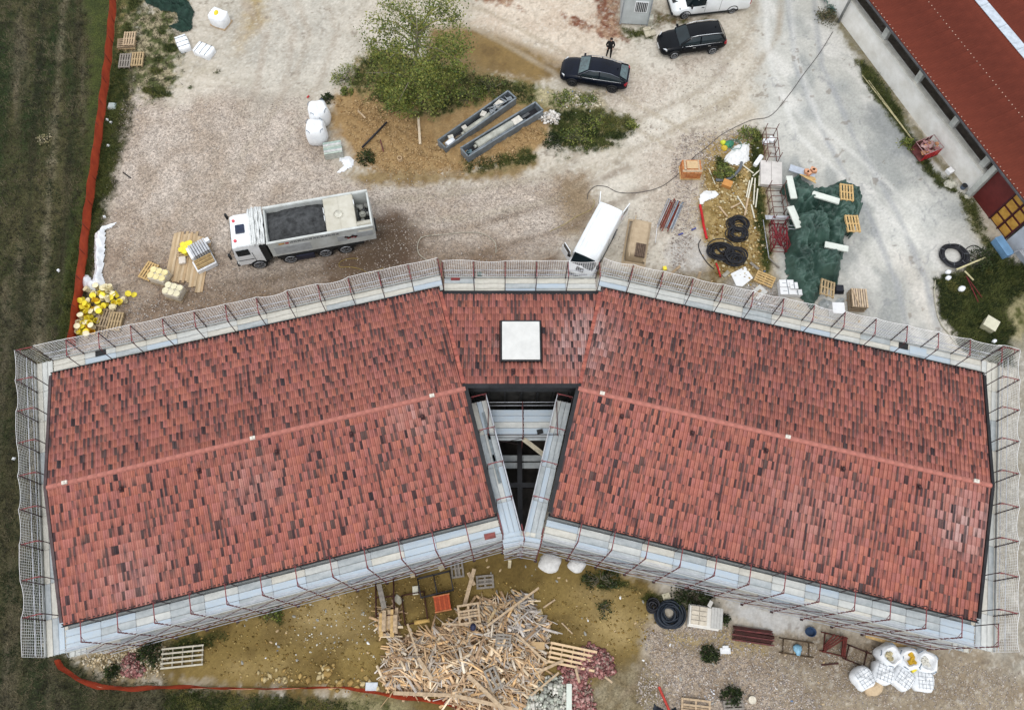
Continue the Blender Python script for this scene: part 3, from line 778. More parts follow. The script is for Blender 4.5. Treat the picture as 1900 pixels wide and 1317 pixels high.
mb = MB(); mb.beam(L((xl - .05, CS - .1, EAVE + .95)), L((xr + .05, CS - .1, EAVE + .95)), .24, .12); mb.beam(L((xl - .05, CS - .2, EAVE + .7)), L((xr + .05, CS - .2, EAVE + .7)), .05, .5); mb.build('fascia', M_black, bld)
for i in range(7):
    mb = MB(); x = xl + .4 + i * (xr - xl - .8) / 6; mb.box(L((x, CS + .12, 3.6)), (.1, .3, 3.0)); mb.build('mullion', mat('dark_frame', (.02, .02, .02), .5), bld)
# flat roof light on its kerb
zc = EAVE + .93 * (CN - 16) / (CN - CS)
sk = MB(); cx_, cy_ = (SKY[0] + SKY[1]) / 2, (SKY[2] + SKY[3]) / 2
for (dx, dy, w_, h_) in ((-1.03, 0, .09, 2.32), (1.03, 0, .09, 2.32), (0, -1.12, 1.97, .09), (0, 1.12, 1.97, .09)):
    sk.box((dx, dy, .0), (w_, h_, .5))
sko = bev(sk.build('skylight', M_black, bld, L((cx_, cy_, zc + .1))), .015)
sp_ = MB(); sp_.box((0, 0, 0), (1.97, 2.15, .06)); bev(sp_.build('skylight_pane', mat('opal_pane', (.57, .565, .54), .3, 0, .05, 1.3, bump=.1, bscale=3), sko, (0, 0, .25)), .02)
for x in (.62, 1.58):
    v = MB(); v.tube([(0, 0, 0), (0, 0, .2)], .05, 8); v.tube([(0, 0, .2), (0, .03, .27)], [.09, .03], 8); v.box((0, 0, .03), (.16, .3, .05)); v.build('vent_cowl', mat('vent_brown', (0.05, .02, .02)), bld, L((x, 14.15, EAVE + .86)))
# courtyard bottom: dark slab and the cross-shaped beams over it
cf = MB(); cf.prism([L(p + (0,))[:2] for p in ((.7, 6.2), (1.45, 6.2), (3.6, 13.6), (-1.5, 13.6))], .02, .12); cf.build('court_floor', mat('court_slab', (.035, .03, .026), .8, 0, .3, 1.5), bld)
cb = MB(); cb.beam(L((1.0, 6.4, 2.2)), L((1.0, 13.3, 2.2)), .26, .3); cb.beam(L((-.6, 9.1, 2.2)), L((2.7, 9.1, 2.2)), .26, .28); cb.build('court_beam', M_black, bld)
for side in (-1, 1):
    o, u, n = wing_frame(side)
    for k in range(4):
        w = MB(); A = L(P3(o, u, n, RLEN - .34, -5.2 + k * 1.5, 2.0)); w.box(A, (.06, 1.1, 2.0), rz=math.atan2(u.y, u.x)); wo_ = w.build('window', M_black, bld)
        g = MB(); A = L(P3(o, u, n, RLEN - .30, -5.2 + k * 1.5, 2.0)); g.box(A, (.03, .95, 1.85), rz=math.atan2(u.y, u.x)); g.build('pane', mat('dark_glass', (.02, .025, .03), .1, 0, .1, 1, spec=.6), wo_)

# ================================================================== SCAFFOLDING
M_rust = mat('rust_paint', obs(136, 74, 72), .75, 0, .3, 4.0, col2=obs(88, 54, 54))
M_dred = mat('red_frame_paint', obs(158, 72, 74), .7, 0, .3, 4.0, col2=obs(98, 52, 54))
M_dark = mat('dark_frame_paint', obs(84, 66, 66), .7, 0, .3, 4.0, col2=obs(56, 46, 48))
M_galv = mat('galvanised_rail', obs(212, 214, 218), .5, .1, .15, 3.0, col2=obs(168, 170, 178))
BOARDM = [mat('deck_steel_white', obs(232, 232, 226), .6, 0, .1, 1.4, col2=obs(198, 200, 196), bump=.15), mat('deck_steel_cream', obs(236, 232, 220), .65, 0, .1, 1.7, col2=obs(206, 202, 190), bump=.15),
          mat('deck_steel_blue', obs(196, 212, 226), .6, 0, .12, 1.5, col2=obs(206, 214, 218), bump=.15), mat('deck_steel_grey', obs(210, 214, 214), .65, 0, .15, 1.3, col2=obs(164, 172, 174), bump=.15)]
board_cache = {}


def board_mesh(ln, wd, k):
    key = (round(ln, 2), round(wd, 2), k)
    if key not in board_cache:
        b = MB(); b.box((0, 0, 0), (ln - .015, wd - .018, .045))
        for e in (-1, 1):        # end hooks and the raised side flanges
            for y in (-.32, .32): b.box((e * (ln / 2 - .01), y * wd, .03), (.05, .035, .025))
            b.box((0, e * (wd / 2 - .016), .028), (ln - .03, .014, .014))
        me = b.mesh('deck_board'); me.materials.append(BOARDM[k]); board_cache[key] = me
    return board_cache[key]


NETC = {}


def net_mesh(ln, ht, seed, sag=.3):
    """knotted safety net between two posts: ribbons of twine, top edge hanging in a curve, foot pulled to the deck"""
    rs = random.Random(seed); V = []; F = []
    def S(u, v):                 # u along 0..1, v 0 top .. 1 bottom
        top = -sag * (1 - (2 * u - 1) ** 2) * (1 - v) ** 1.3
        return Vector((u * ln, .13 * math.sin(math.pi * u) * (1 - v) + .05 * math.sin(9 * u + seed) * v, -v * ht + top))
    def rib(pp, w, d):
        for a, b in zip(pp[:-1], pp[1:]):
            i = len(V); V.extend([a - d * w / 2, a + d * w / 2, b + d * w / 2, b - d * w / 2]); F.append((i, i + 1, i + 2, i + 3))
    nu = int(ln / .12)
    for i in range(nu + 1): rib([S(i / nu, j / 5) for j in range(6)], .013, Vector((1, 0, 0)))
    for j in range(int(ht / .14) + 1):
        v = j / int(ht / .14); rib([S(i / 8, v) for i in range(9)], .035 if j == 0 else .013, Vector((0, .35, 1)).normalized())
    return np_mesh('net_panel', [tuple(v) for v in V], F)


M_net = mat('white_net', (.86, .86, .85), .9, 0, .04, 2)
rr_ = random.Random(3)


def scaffold(label, A, B, out, nb, net=True, levels=(.8, 2.8, 4.8), lower_rails=False, inner=.2, depth=.92, nboards=3, frames=(0, 1), skip=(), red_inner=False, strip=False, postm=None, topn=6.8, diag=True, name='scaffold_run', endnet=False):
    A = Vector(A); B = Vector(B); u = (B - A); ln = u.length; u.normalize(); n = Vector(out).normalized()
    root = thing(name, label, 'scaffold', (A.x, A.y, 0), math.atan2(u.y, u.x), 'tube scaffolds standing round the building')
    sg = 1 if (Vector((-u.y, u.x)).dot(n) > 0) else -1     # local +y or -y is outwards
    bl = ln / nb
    def PT(x, y, z): return (x, sg * y, z)
    yi, yo = inner, inner + depth
    # frames
    fm = None
    for i in range(nb + 1):
        if i == 0 and not frames[0]: continue
        if i == nb and not frames[1]: continue
        if fm is None:
            f = MB()
            f.tube([PT(0, yo, 0.02), PT(0, yo, topn)], .026, 5, 1, sm=False); f.tube([PT(0, yi, 0.02), PT(0, yi, topn)], .024, 5, 2, sm=False)
            zt = [z for z in levels] + [topn]
            for z in zt: f.tube([PT(0, yi, z - .04), PT(0, yo, z - .04)], .024, 5, 0, sm=False)
            for z in zt:          # knee braces of the portal frame
                f.tube([PT(0, yi + .22, z - .05), PT(0, yi + .02, z - .4)], .014, 4, 0, sm=False); f.tube([PT(0, yo - .22, z - .05), PT(0, yo - .02, z - .4)], .014, 4, 0, sm=False)
            zz = .35
            while zz < topn:      # wedge couplers
                f.box(PT(0, yo, zz), (.06, .06, .045), mi=1); zz += .33
            for y in (yi, yo): f.box(PT(0, y, .03), (.16, .16, .02), mi=2)
            fm = f.mesh('portal_frame')
        o = link('portal_frame', fm, [M_dred, M_rust if not net else M_dark, M_dark], root, (i * bl, 0, 0))
    lv_top = levels[-1]
    cap_net = {}
    for i in range(nb):
        for li, z in enumerate(levels[1:]):
            for k in range(nboards):
                if lower_rails and z < lv_top and k != 2: continue
                if (i, k) in skip and z == lv_top: continue
                wd = depth / nboards
                kk = rr_.choice([0, 0, 1, 1, 2, 3]) if k < 2 else rr_.choice([0, 1, 1, 3])
                if not net: kk = rr_.choice([0, 3, 2, 2, 3, 1])
                link('deck_board', board_mesh(bl, wd, kk), None, root, PT((i + .5) * bl, yi + (k + .5) * wd, z + rr_.uniform(-.008, .008)), 0)
            # toe board
            if z < lv_top and net: continue
            t = MB(); t.box((0, 0, 0), (bl - .04, .025, .18)); t.build('toe_board', mat('toe_board', obs(206, 208, 206), .6, 0, .12, 1.5), root, PT((i + .5) * bl, yo + .03, z + .12))
        if strip:
            link('bracket_board', board_mesh(bl, .3, 3), None, root, PT((i + .5) * bl, yi - .14, lv_top - .28), 0)
        rails = [lv_top + .5, lv_top + 1.0]
        if lower_rails: rails += [2.8 + .5, 2.8 + 1.0, .8 + .5, .8 + 1.0, 2.45, .45]
        for z in rails:
            r = MB(); r.tube([PT(0.02, yo + (0 if z > 1 else .02), z + rr_.uniform(-.02, .02)), PT(bl - .02, yo, z + rr_.uniform(-.02, .02))], .02, 5, sm=False); r.build('guard_rail', M_galv, root, (i * bl, 0, 0))
        if diag and i % 2 == 0 or lower_rails:
            for z in levels[:-1]:
                r = MB(); r.tube([PT(0.03, yo + .03, z + .05), PT(bl - .03, yo + .03, z + 1.75)], .015, 4, sm=False); r.build('diagonal_brace', M_rust if lower_rails else M_galv, root, (i * bl, 0, 0))
        if net:
            key = rr_.randint(0, 4)
            if (key) not in cap_net: cap_net[key] = net_mesh(bl, 1.95, key + nb, rr_.uniform(.15, .5))
            o = link('net_panel', cap_net[key], M_net, root, PT(i * bl, yo + .06, topn - .02))
            if sg < 0: o.scale = (1, -1, 1)
    if endnet:
        o = link('net_panel', net_mesh(depth + .3, 1.95, 9, .1), M_net, root, PT(ln + .03, yi - .25, topn - .02)); o.rotation_euler = (0, 0, sg * math.pi / 2)
    return root


def w2(side, s, t):
    o, u, n = wing_frame(side); p = P3(o, u, n, s, t, 0); return (p[0], p[1])


oL, uL, nL = wing_frame(-1); oR, uR, nR = wing_frame(1)
scaffold('netted scaffold run along the north eave of the left wing', w2(-1, -.18, HALF), w2(-1, RLEN + .25, HALF), nL, 13, True, skip=())
scaffold('netted scaffold run along the north eave of the right wing', w2(1, RLEN + .25, HALF), w2(1, -.18, HALF), nR, 13, True, skip=())
scaffold('short netted scaffold run behind the middle roof with the skylight', (xl2 + .15, CN + .1), (xr2 - .15, CN + .1), (0, 1), 5, True, frames=(1, 1))
scaffold('netted scaffold run across the left gable end beside the field', w2(-1, -.12, -HALF - 1.28), w2(-1, -.12, HALF + 1.15), -uL, 9, True, inner=.1, depth=.82, endnet=True)
scaffold('partly netted scaffold run across the right gable end', w2(1, -.12, -HALF - 1.28), w2(1, -.12, HALF + 1.15), -uR, 9, True, inner=.1, depth=.82, endnet=True)
scaffold('open scaffold run along the south eave of the left wing', w2(-1, -.18, -HALF), w2(-1, RLEN + .1, -HALF), -nL, 13, False, lower_rails=True, inner=.28, depth=1.0, strip=True)
scaffold('open scaffold run along the south eave of the right wing', w2(1, RLEN + .1, -HALF), w2(1, -.18, -HALF), -nR, 13, False, lower_rails=True, inner=.28, depth=1.0, strip=True)
scaffold('scaffold run along the courtyard edge of the left wing', w2(-1, RLEN + .1, -HALF - 1.3), w2(-1, RLEN + .1, -.35), uL, 4, False, inner=.12, depth=.8, levels=(.8, 2.8, 4.8), topn=5.9)
scaffold('scaffold run along the courtyard edge of the right wing', w2(1, RLEN + .1, -HALF - 1.3), w2(1, RLEN + .1, -.35), uR, 4, False, inner=.12, depth=.8, levels=(.8, 2.8, 4.8), topn=5.9)
for (pa, pb, lb) in (((930, 991), (966, 984), 'left half of the small angled scaffold closing the V-shaped courtyard'), ((966, 984), (1005, 991), 'right half of the small angled scaffold closing the V-shaped courtyard')):
    A_ = Vector(at(*pa, 4.8)); B_ = Vector(at(*pb, 4.8)); d_ = (B_ - A_).normalized()
    scaffold(lb, A_, B_, (d_.y, -d_.x), 1, False, lower_rails=True, inner=0, depth=.7, diag=False)
# platform bridging the courtyard
pf = thing('scaffold_platform', 'pale deck platform with red rails bridging the courtyard below the skylight roof', 'scaffold', (1.1, 11.9, 0), 0, 'tube scaffolds standing round the building')
for k in range(5):
    for i in range(2):
        link('deck_board', board_mesh(1.85, .34, [2, 2, 0, 2, 3][k]), None, pf, (-.85 + i * 1.87, .75 - k * .34, 3.9))
for k in range(2):
    for i in range(2): link('deck_board', board_mesh(1.7, .34, 3), None, pf, (-.75 + i * 1.7, -1.25 - k * .4, 2.0))
for x in (-1.78, .02, 1.8):
    r = MB(); r.tube([(x, 1.0, 0), (x, 1.0, 5.0)], .026, 6); r.tube([(x, -.75, 0), (x, -.75, 5.0)], .026, 6); r.tube([(x, -.75, 4.95), (x, 1.0, 4.95)], .024, 5); r.tube([(x, -.75, 3.85), (x, 1.0, 3.85)], .024, 5)
    r.build('portal_frame', M_rust, pf)
for (y, z) in ((1.0, 4.4), (1.0, 4.95), (-.75, 4.4), (-.75, 4.9)):
    r = MB(); r.tube([(-1.8, y, z), (1.8, y, z + .03)], .02, 5); r.build('guard_rail', M_galv if y > 0 else M_dark, pf)
r = MB(); r.tube([(-1.78, -.78, 3.0), (0, -.78, 4.4)], .016, 5); r.tube([(-1.78, -.78, 4.4), (0, -.78, 3.0)], .016, 5); r.build('diagonal_brace', M_dark, pf)
lad = MB(); lad.beam((.1, -.65, 3.98), (1.3, -1.6, 4.02), .05, .1); lad.beam((.0, -.78, 3.98), (1.2, -1.73, 4.02), .05, .1)
lad.beam((.1, -.72, 3.95), (1.25, -1.66, 3.95), .25, .03); lad.build('timber_ramp', mat('ply', obs(214, 204, 180), .8, 0, .12, 4), pf)
b = MB(); b.box((0, 0, 0), (.32, .24, .04), rz=.2); tag(b.build('black_tray', mat('matt_black', (.02, .02, .02), .7), None, (2.05, 11.6, 3.96)), 'small black tray lying on the pale courtyard platform', 'tray')

# ================================================================== BARN ON THE RIGHT
bc = Vector(at(1563, 45)); bd = Vector(at(1798, 358)); bu = (bd - bc).normalized(); bn = Vector((-bu.y, bu.x)); blen = (bd - bc).length
barn = thing('barn', 'long low barn with white wall and rust-red corrugated roof beside the concrete yard', 'building', (bc.x, bc.y, 0), math.atan2(bu.y, bu.x))
# local: x along the wall (towards the lower right of the photo), +y inwards
M_wwall = mat('white_wall', (.80, .79, .76), .9, 0, .1, .9, col2=(.62, .60, .55), bump=.2, bscale=8)
M_red = mat('rust_red_sheet', obs(150, 62, 46), .65, .1, .16, 1.2, col2=obs(120, 46, 38))
M_grey = mat('cement_grey', obs(196, 198, 192), .85, 0, .15, 2)
w = MB(); w.box((blen / 2 - 4, .12, 1.05), (blen + 8, .22, 2.1)); w.build('wall', M_wwall, barn)
w = MB(); w.box((blen / 2 - 4, -.02, 2.08), (blen + 8, .34, .07)); w.build('wall_coping', mat('coping', obs(222, 220, 210), .8, 0, .12, 2), barn)
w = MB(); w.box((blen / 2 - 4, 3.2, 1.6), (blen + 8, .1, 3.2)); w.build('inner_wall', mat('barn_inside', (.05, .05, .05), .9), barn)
for i, (px_, py_) in enumerate(((1595, -25), (1655, 62), (1716, 142), (1780, 226), (1836, 300))):
    p = Vector(at(px_, py_, 2.3)) - bc
    w = MB(); w.box((p.dot(bu), .12, 2.85), (.42, .3, 1.5)); w.build('pier', M_grey, barn)
w = MB(); w.box((blen + .14, -.06, 1.75), (.36, .5, 3.5)); w.build('pier', M_grey, barn)
w = MB(); w.tube([(1.35 - 1.6, -.2, 0), (1.35 - 1.6, -.2, 3.4)], .09, 8); w.build('downpipe', mat('pipe_grey', obs(150, 152, 150), .6), barn)
w = MB(); w.beam((-12, -.5, 3.58), (blen + 12, -.5, 3.58), .16, .12); w.build('gutter', mat('barn_gutter', obs(92, 92, 96), .6), barn)
w = MB(); w.beam((-12, -.1, 3.45), (blen + 12, -.1, 3.45), .2, .18); w.build('eave_beam', M_black, barn)
# corrugated sheets, one metre cover each
bp_ = rad(9)
sheet = MB(); npn = 5
V = []; F = []
RL = 18.0
for j in range(2):
    for i in range(npn * 6 + 1):
        x = i / (npn * 6) * 1.03; z = .028 * (1 if (i % 6) in (1, 2) else (.5 if (i % 6) in (0, 3) else 0))
        V.append((x, 0 if j == 0 else RL * math.cos(bp_), z + (0 if j == 0 else RL * math.sin(bp_))))
NN = npn * 6 + 1
F = [(i, i + 1, NN + i + 1, NN + i) for i in range(NN - 1)]
sme = np_mesh('roof_sheet', V, F); 
M_redr = mat('red_roof_sheet', obs(118, 58, 44), .85, 0, .14, .35, col2=obs(92, 44, 34), bump=.15, spec=.1)
for i in range(-12, int(blen) + 12):
    o = link('roof_sheet', sme, M_redr, barn, (i * 1.0, -.52, 3.66 + (.004 if i % 2 else 0)))
s0 = Vector(at(1824, 0, 4.8)) - bc; s1 = Vector(at(1905, 96, 4.8)) - bc
yy = (s0.dot(bn) + s1.dot(bn)) / 2
for i in range(-6, 12):
    w = MB(); w.box((0, 0, 0), (1.96, .62, .03), rx=bp_); w.build('roof_light_panel', mat('glassfibre_strip', obs(206, 216, 226), .4, 0, .12, 3), barn, (i * 1.98 + .5, yy, 3.66 + (yy + .52) * math.tan(bp_) + .06))
sc_ = MB()
d0 = Vector(at(1720, 0, 4.2)) - bc; yd = d0.dot(bn)
for i in range(-30, int(blen * 3) + 30):
    for yv in (-.44, yd): sc_.box((i * .34 + .1, yv, 3.70 + (yv + .52) * math.tan(bp_)), (.05, .05, .03))
tag(sc_.build('roof_screws', mat('pale_screws', obs(225, 190, 170), .5), barn), kind='stuff')
# red sheet door and yellow panelled gate beyond the pier
q0 = (Vector(at(1812, 362)) - bc).dot(bu); q1 = (Vector(at(1843, 402)) - bc).dot(bu); q2 = (Vector(at(1872, 440)) - bc).dot(bu)
w = MB(); w.box(((q0 + q1) / 2, .1, 1.65), (q1 - q0, .08, 3.3)); dr = w.build('sheet_door', mat('ox_red', obs(112, 44, 42), .6, 0, .1, 2), barn)
w = MB(); w.box(((q1 + q2) / 2, .16, 1.65), (q2 - q1, .08, 3.3)); gt = w.build('panelled_gate', mat('ox_red2', obs(96, 40, 40), .6, 0, .2, 2), barn)
for a in range(2):
    for b in range(4):
        w = MB(); w.box((q1 + (a + .5) * (q2 - q1) / 2, .10, .42 + b * .8), ((q2 - q1) / 2 - .14, .05, .62)); bev(w.build('gate_panel', mat('gate_yellow', obs(222, 176, 84), .6, 0, .18, 3, col2=obs(190, 138, 60)), gt), .03)
for a in range(3):
    w = MB(); w.box((q1 + a * (q2 - q1) / 2, .06, 1.65), (.09, .09, 3.3)); w.build('gate_post', mat('maroon_post', obs(84, 38, 46), .6), gt)
# small annex below it
ax = thing('annex', 'small flat-roofed cream annex next to the yellow panelled gate', 'building', at(1871, 446, 0) + (0,), math.atan2(bu.y, bu.x))
w = MB(); w.box((2.5, 2.0, 1.2), (5.0, 4.4, 2.4)); w.build('wall', mat('annex_wall', obs(205, 212, 222), .8, 0, .08, 1.5), ax)
w = MB(); w.box((2.5, 2.0, 2.45), (5.2, 4.6, .14)); w.build('flat_roof', mat('annex_roof', obs(226, 220, 200), .85, 0, .12, 1.2), ax)
w = MB(); w.tube([(.9, .6, 2.5), (.9, .6, 2.75)], .1, 8); w.build('vent_pipe', mat('dull_green', obs(96, 104, 80)), ax)
lv = thing('louvre_panel', 'grey ribbed metal panel leaning by the annex at the right frame edge', 'panel', at(1893, 505, 0) + (0,), math.atan2(bu.y, bu.x))
for k in range(6):
    w = MB(); w.beam((-1.1, .1 + k * .16, .9 - k * .05), (1.5, .1 + k * .16, .9 - k * .05), .09, .08); w.build('slat', M_galv, lv)
for x in (-1.15, 1.5):
    w = MB(); w.beam((x, -.2, .85), (x, 1.0, .6), .06, .06); w.beam((x, -.1, 0), (x, -.1, .85), .05, .05); w.build('bracket', M_galv, lv)

# ================================================================== VEHICLES
M_tyre = mat('tyre_rubber', (.018, .018, .019), .85, 0, .3, 6)
M_rim = mat('alloy_rim', (.35, .36, .38), .35, .7, .15, 6)
M_rimd = mat('dark_rim', (.06, .06, .065), .4, .5, .2, 6)
M_glass = mat('vehicle_glass', (.012, .02, .024), .06, 0, .2, 1, spec=.35)
M_teal = mat('windscreen', (.055, .095, .10), .08, 0, .3, 3, spec=.8)
M_blk = mat('black_paint', (.004, .005, .007), .2, 0, .2, 1, spec=.14)
M_navy = mat('navy_paint', (.004, .006, .013), .22, 0, .2, 1, spec=.16)
M_white = mat('white_paint', (.78, .80, .81), .35, 0, .05, 1.2, spec=.5, coat=.3)
M_trim = mat('black_plastic', (.02, .021, .022), .65)
M_chrome = mat('chrome', (.75, .76, .78), .2, .9, .05)
M_redl = mat('red_lamp', (.35, .01, .02), .3)
M_lamp = mat('clear_lamp', (.7, .72, .74), .15, .3)


def wheel(root, x, y, r, wd, rimm, spokes=5, name='wheel'):
    s = 1 if y > 0 else -1
    w = MB(); w.tube([(x, y - s * wd, r), (x, y - s * .02, r), (x, y, r)], [r, r, r * .94], 20)
    t = w.build(name, M_tyre, root)
    q = MB(); q.tube([(x, y - .02 * s, r), (x, y + .012 * s, r)], r * .68, 16); q.build('hub', M_trim, t)
    q = MB()
    for k in range(spokes):
        a = 2 * math.pi * k / spokes; q.beam((x, y + s * .02, r), (x + math.cos(a) * r * .66, y + s * .02, r + math.sin(a) * r * .66), .07 * r / .35, .02)
    q.tube([(x + math.cos(a) * r * .66, y + s * .012, r + math.sin(a) * r * .66) for a in [k * math.pi / 9 for k in range(18)]], .03 * r / .35, 5, closed=True); q.build('rim', rimm, t)
    return t


def ring(x, hw, zb, zm, zt, cr=.03, k=.62):
    return [(x, -hw * .86, zb), (x, -hw, zb + .12), (x, -hw, zm), (x, -hw * .94, zt - .05), (x, -hw * k, zt + cr * .6), (x, 0, zt + cr),
            (x, hw * k, zt + cr * .6), (x, hw * .94, zt - .05), (x, hw, zm), (x, hw, zb + .12), (x, hw * .86, zb)]


def subd(o, n=1):
    m_ = o.modifiers.new('smooth', 'SUBSURF'); m_.levels = n; m_.render_levels = n
    return o


def car(label, loc, rz, paint, suv, rimm, glassm):
    r = thing('parked_car', label, 'car', loc, rz, 'dark cars parked at the top of the yard')
    b = MB(); st = [(2.36, .60, .34, .5, .66), (2.28, .82, .28, .55, .80), (2.0, .92, .24, .62, .90), (1.5, .95, .24, .7, .98), (1.0, .955, .24, .75, 1.04), (0, .955, .24, .78, 1.05), (-1.2, .96, .24, .8, 1.07), (-1.85, .94, .26, .8, 1.08), (-2.2, .88, .3, .78, 1.03), (-2.36, .74, .36, .7, .92)]
    b.loft([ring(*q) for q in st]); fixn(subd(b.build('body', paint, r)))
    g = MB()
    if suv: gs = [(1.12, .82, .80, 1.06), (.42, .84, .66, 1.50), (-.2, .85, .66, 1.60), (-1.2, .85, .66, 1.60), (-1.85, .83, .64, 1.54), (-2.2, .80, .72, 1.10)]
    else: gs = [(1.12, .82, .80, 1.06), (.40, .84, .64, 1.46), (-.2, .85, .62, 1.54), (-1.0, .85, .60, 1.48), (-1.7, .82, .60, 1.30), (-2.22, .76, .66, 1.08)]
    g.loft([[(x, -a, 1.0), (x, -a, 1.08), (x, -c, z - .05), (x, -c * .7, z), (x, c * .7, z), (x, c, z - .05), (x, a, 1.08), (x, a, 1.0)] for (x, a, c, z) in gs])
    fixn(g.build('side_window', M_glass, r))
    # windscreen and rear window panes
    x0, a0, c0, z0 = gs[0]; x1, a1, c1, z1 = gs[1]
    q = MB(); q.add([(x0 - .05, -.74, z0 + .05), (x0 - .05, .74, z0 + .05), (x1 + .03, .58, z1 + .01), (x1 + .03, -.58, z1 + .01)], [(0, 1, 2, 3)]); q.v = [(v[0] + .03, v[1], v[2] + .03) for v in q.v]; q.build('windscreen', glassm, r)
    x0, a0, c0, z0 = gs[-1]; x1, a1, c1, z1 = gs[-2]
    q = MB(); q.add([(x0 - .01, -.6, z0 + .06), (x0 - .01, .6, z0 + .06), (x1 - .03, .5, z1 + .03), (x1 - .03, -.5, z1 + .03)], [(0, 3, 2, 1)]); q.build('rear_window', glassm, r)
    rf = MB(); rf.loft([[(x, -c * .98, z - .03), (x, -c * .6, z + .02), (x, 0, z + .035), (x, c * .6, z + .02), (x, c * .98, z - .03)] for (x, a, c, z) in gs[1:-1]], closed=False, cap=False); rf.build('roof', paint, r, smooth=True)
    for s in (-1, 1):
        for (xa, ia, xb, ib) in ((1.1, 0, .42, 1), (-2.18, -1, gs[-2][0], -2)):
            q = MB(); q.beam((xa, s * (gs[ia][1] - .01), 1.07), (xb, s * (gs[ib][2] + .02), gs[ib][3] - .02), .07, .07); q.build('pillar', paint, r)
        q = MB(); q.beam((-.35, s * .86, 1.07), (-.35, s * .67, 1.56 if suv else 1.5), .07, .05); q.build('pillar', paint, r)
        q = MB(); q.tube([(1.0, s * .93, 1.05), (0, s * .95, 1.07), (-1.9, s * .92, 1.09)], .016, 5); q.build('window_trim', M_chrome, r)
        if suv: q = MB(); q.tube([(.4, s * .62, 1.56), (-.2, s * .64, 1.67), (-1.3, s * .64, 1.67), (-1.9, s * .6, 1.58)], .02, 6); q.build('roof_rail', M_chrome, r)
        else: q = MB(); q.tube([(1.05, s * .86, 1.09), (.4, s * .69, 1.5), (-.3, s * .67, 1.56), (-1.1, s * .64, 1.48), (-1.9, s * .68, 1.22)], .018, 5); q.build('roof_rail', mat('dark_chrome', (.25, .27, .32), .3, .7), r)
        q = MB(); q.loft([[(.95, s * .95, 1.0), (.95, s * 1.13, 1.02), (.95, s * 1.13, 1.15), (.95, s * .97, 1.13)], [(.80, s * .95, 1.02), (.80, s * 1.12, 1.04), (.80, s * 1.12, 1.14), (.80, s * .97, 1.12)]]); fixn(q.build('mirror', paint, r))
        for hx in (.1, -1.0): q = MB(); q.box((hx, s * .965, .9), (.2, .03, .03)); q.build('door_handle', M_chrome if suv else paint, r)
        for hx in (1.02, -.35, -1.3): q = MB(); q.box((hx, s * .958, .66), (.012, .012, .72)); q.build('door_seam', M_trim, r)
        q = MB(); q.loft([[(2.24, s * .62, .68), (2.24, s * .62, .78), (2.24, s * .5, .78), (2.24, s * .5, .68)], [(2.02, s * .9, .72), (2.02, s * .9, .86), (2.02, s * .8, .88), (2.02, s * .8, .72)]]); fixn(q.build('headlight', M_lamp, r))
        q = MB(); q.box((-2.24, s * .74, .86), (.16, .26, .14), rz=-s * .3); q.build('tail_light', M_redl, r)
        for wx in (1.42, -1.38):
            wheel(r, wx, s * .965, .355, .25, rimm)
            q = MB(); q.tube([(wx + .41 * math.cos(a), s * .955, .36 + .41 * math.sin(a)) for a in [k * math.pi / 8 for k in range(9)]], .03, 5); q.build('wheel_arch', M_trim, r)
    q = MB(); q.box((2.36, 0, .55), (.04, .9, .22)); q.build('grille', M_trim, r)
    q = MB(); q.box((2.385, 0, .46), (.02, .52, .11)); q.build('number_plate', mat('plate_white', (.7, .7, .7), .5), r)
    q = MB(); q.box((-2.375, 0, .62), (.02, .52, .11)); q.build('number_plate', mat('plate_white', (.7, .7, .7), .5), r)
    q = MB(); q.tube([(-1.5, 0, 1.62 if suv else 1.4), (-1.58, 0, 1.70 if suv else 1.48)], .03, 5); q.build('aerial_fin', paint, r)
    return r


def fit(p_front, p_rear, side_off):
    """p_*: ground px of the two near-side wheels; returns centre and heading (front wheel first)"""
    a = Vector(at(*p_front)); b = Vector(at(*p_rear)); u = (a - b).normalized(); left = Vector((-u.y, u.x))
    return (a + b) / 2, u, left, math.atan2(u.y, u.x)


kx = 5.588
c_, u_, l_, h_ = fit((1020 + 235 / kx, 60 + 555 / kx), (1020 + 640 / kx, 60 + 622 / kx), 0)
p_ = c_ - l_ * .86; car('dark navy coupe-roofed car beside the standing person', (p_.x, p_.y, 0), h_, M_navy, False, M_rimd, M_teal)
kx = 6.333
c_, u_, l_, h_ = fit((1120 + 820 / kx, 685 / kx), (1120 + 1265 / kx, 630 / kx), 0)
p_ = c_ - l_ * .86; car('black estate car with chrome roof rails parked below the white van', (p_.x, p_.y, 0), h_, M_blk, True, M_rim, M_glass)


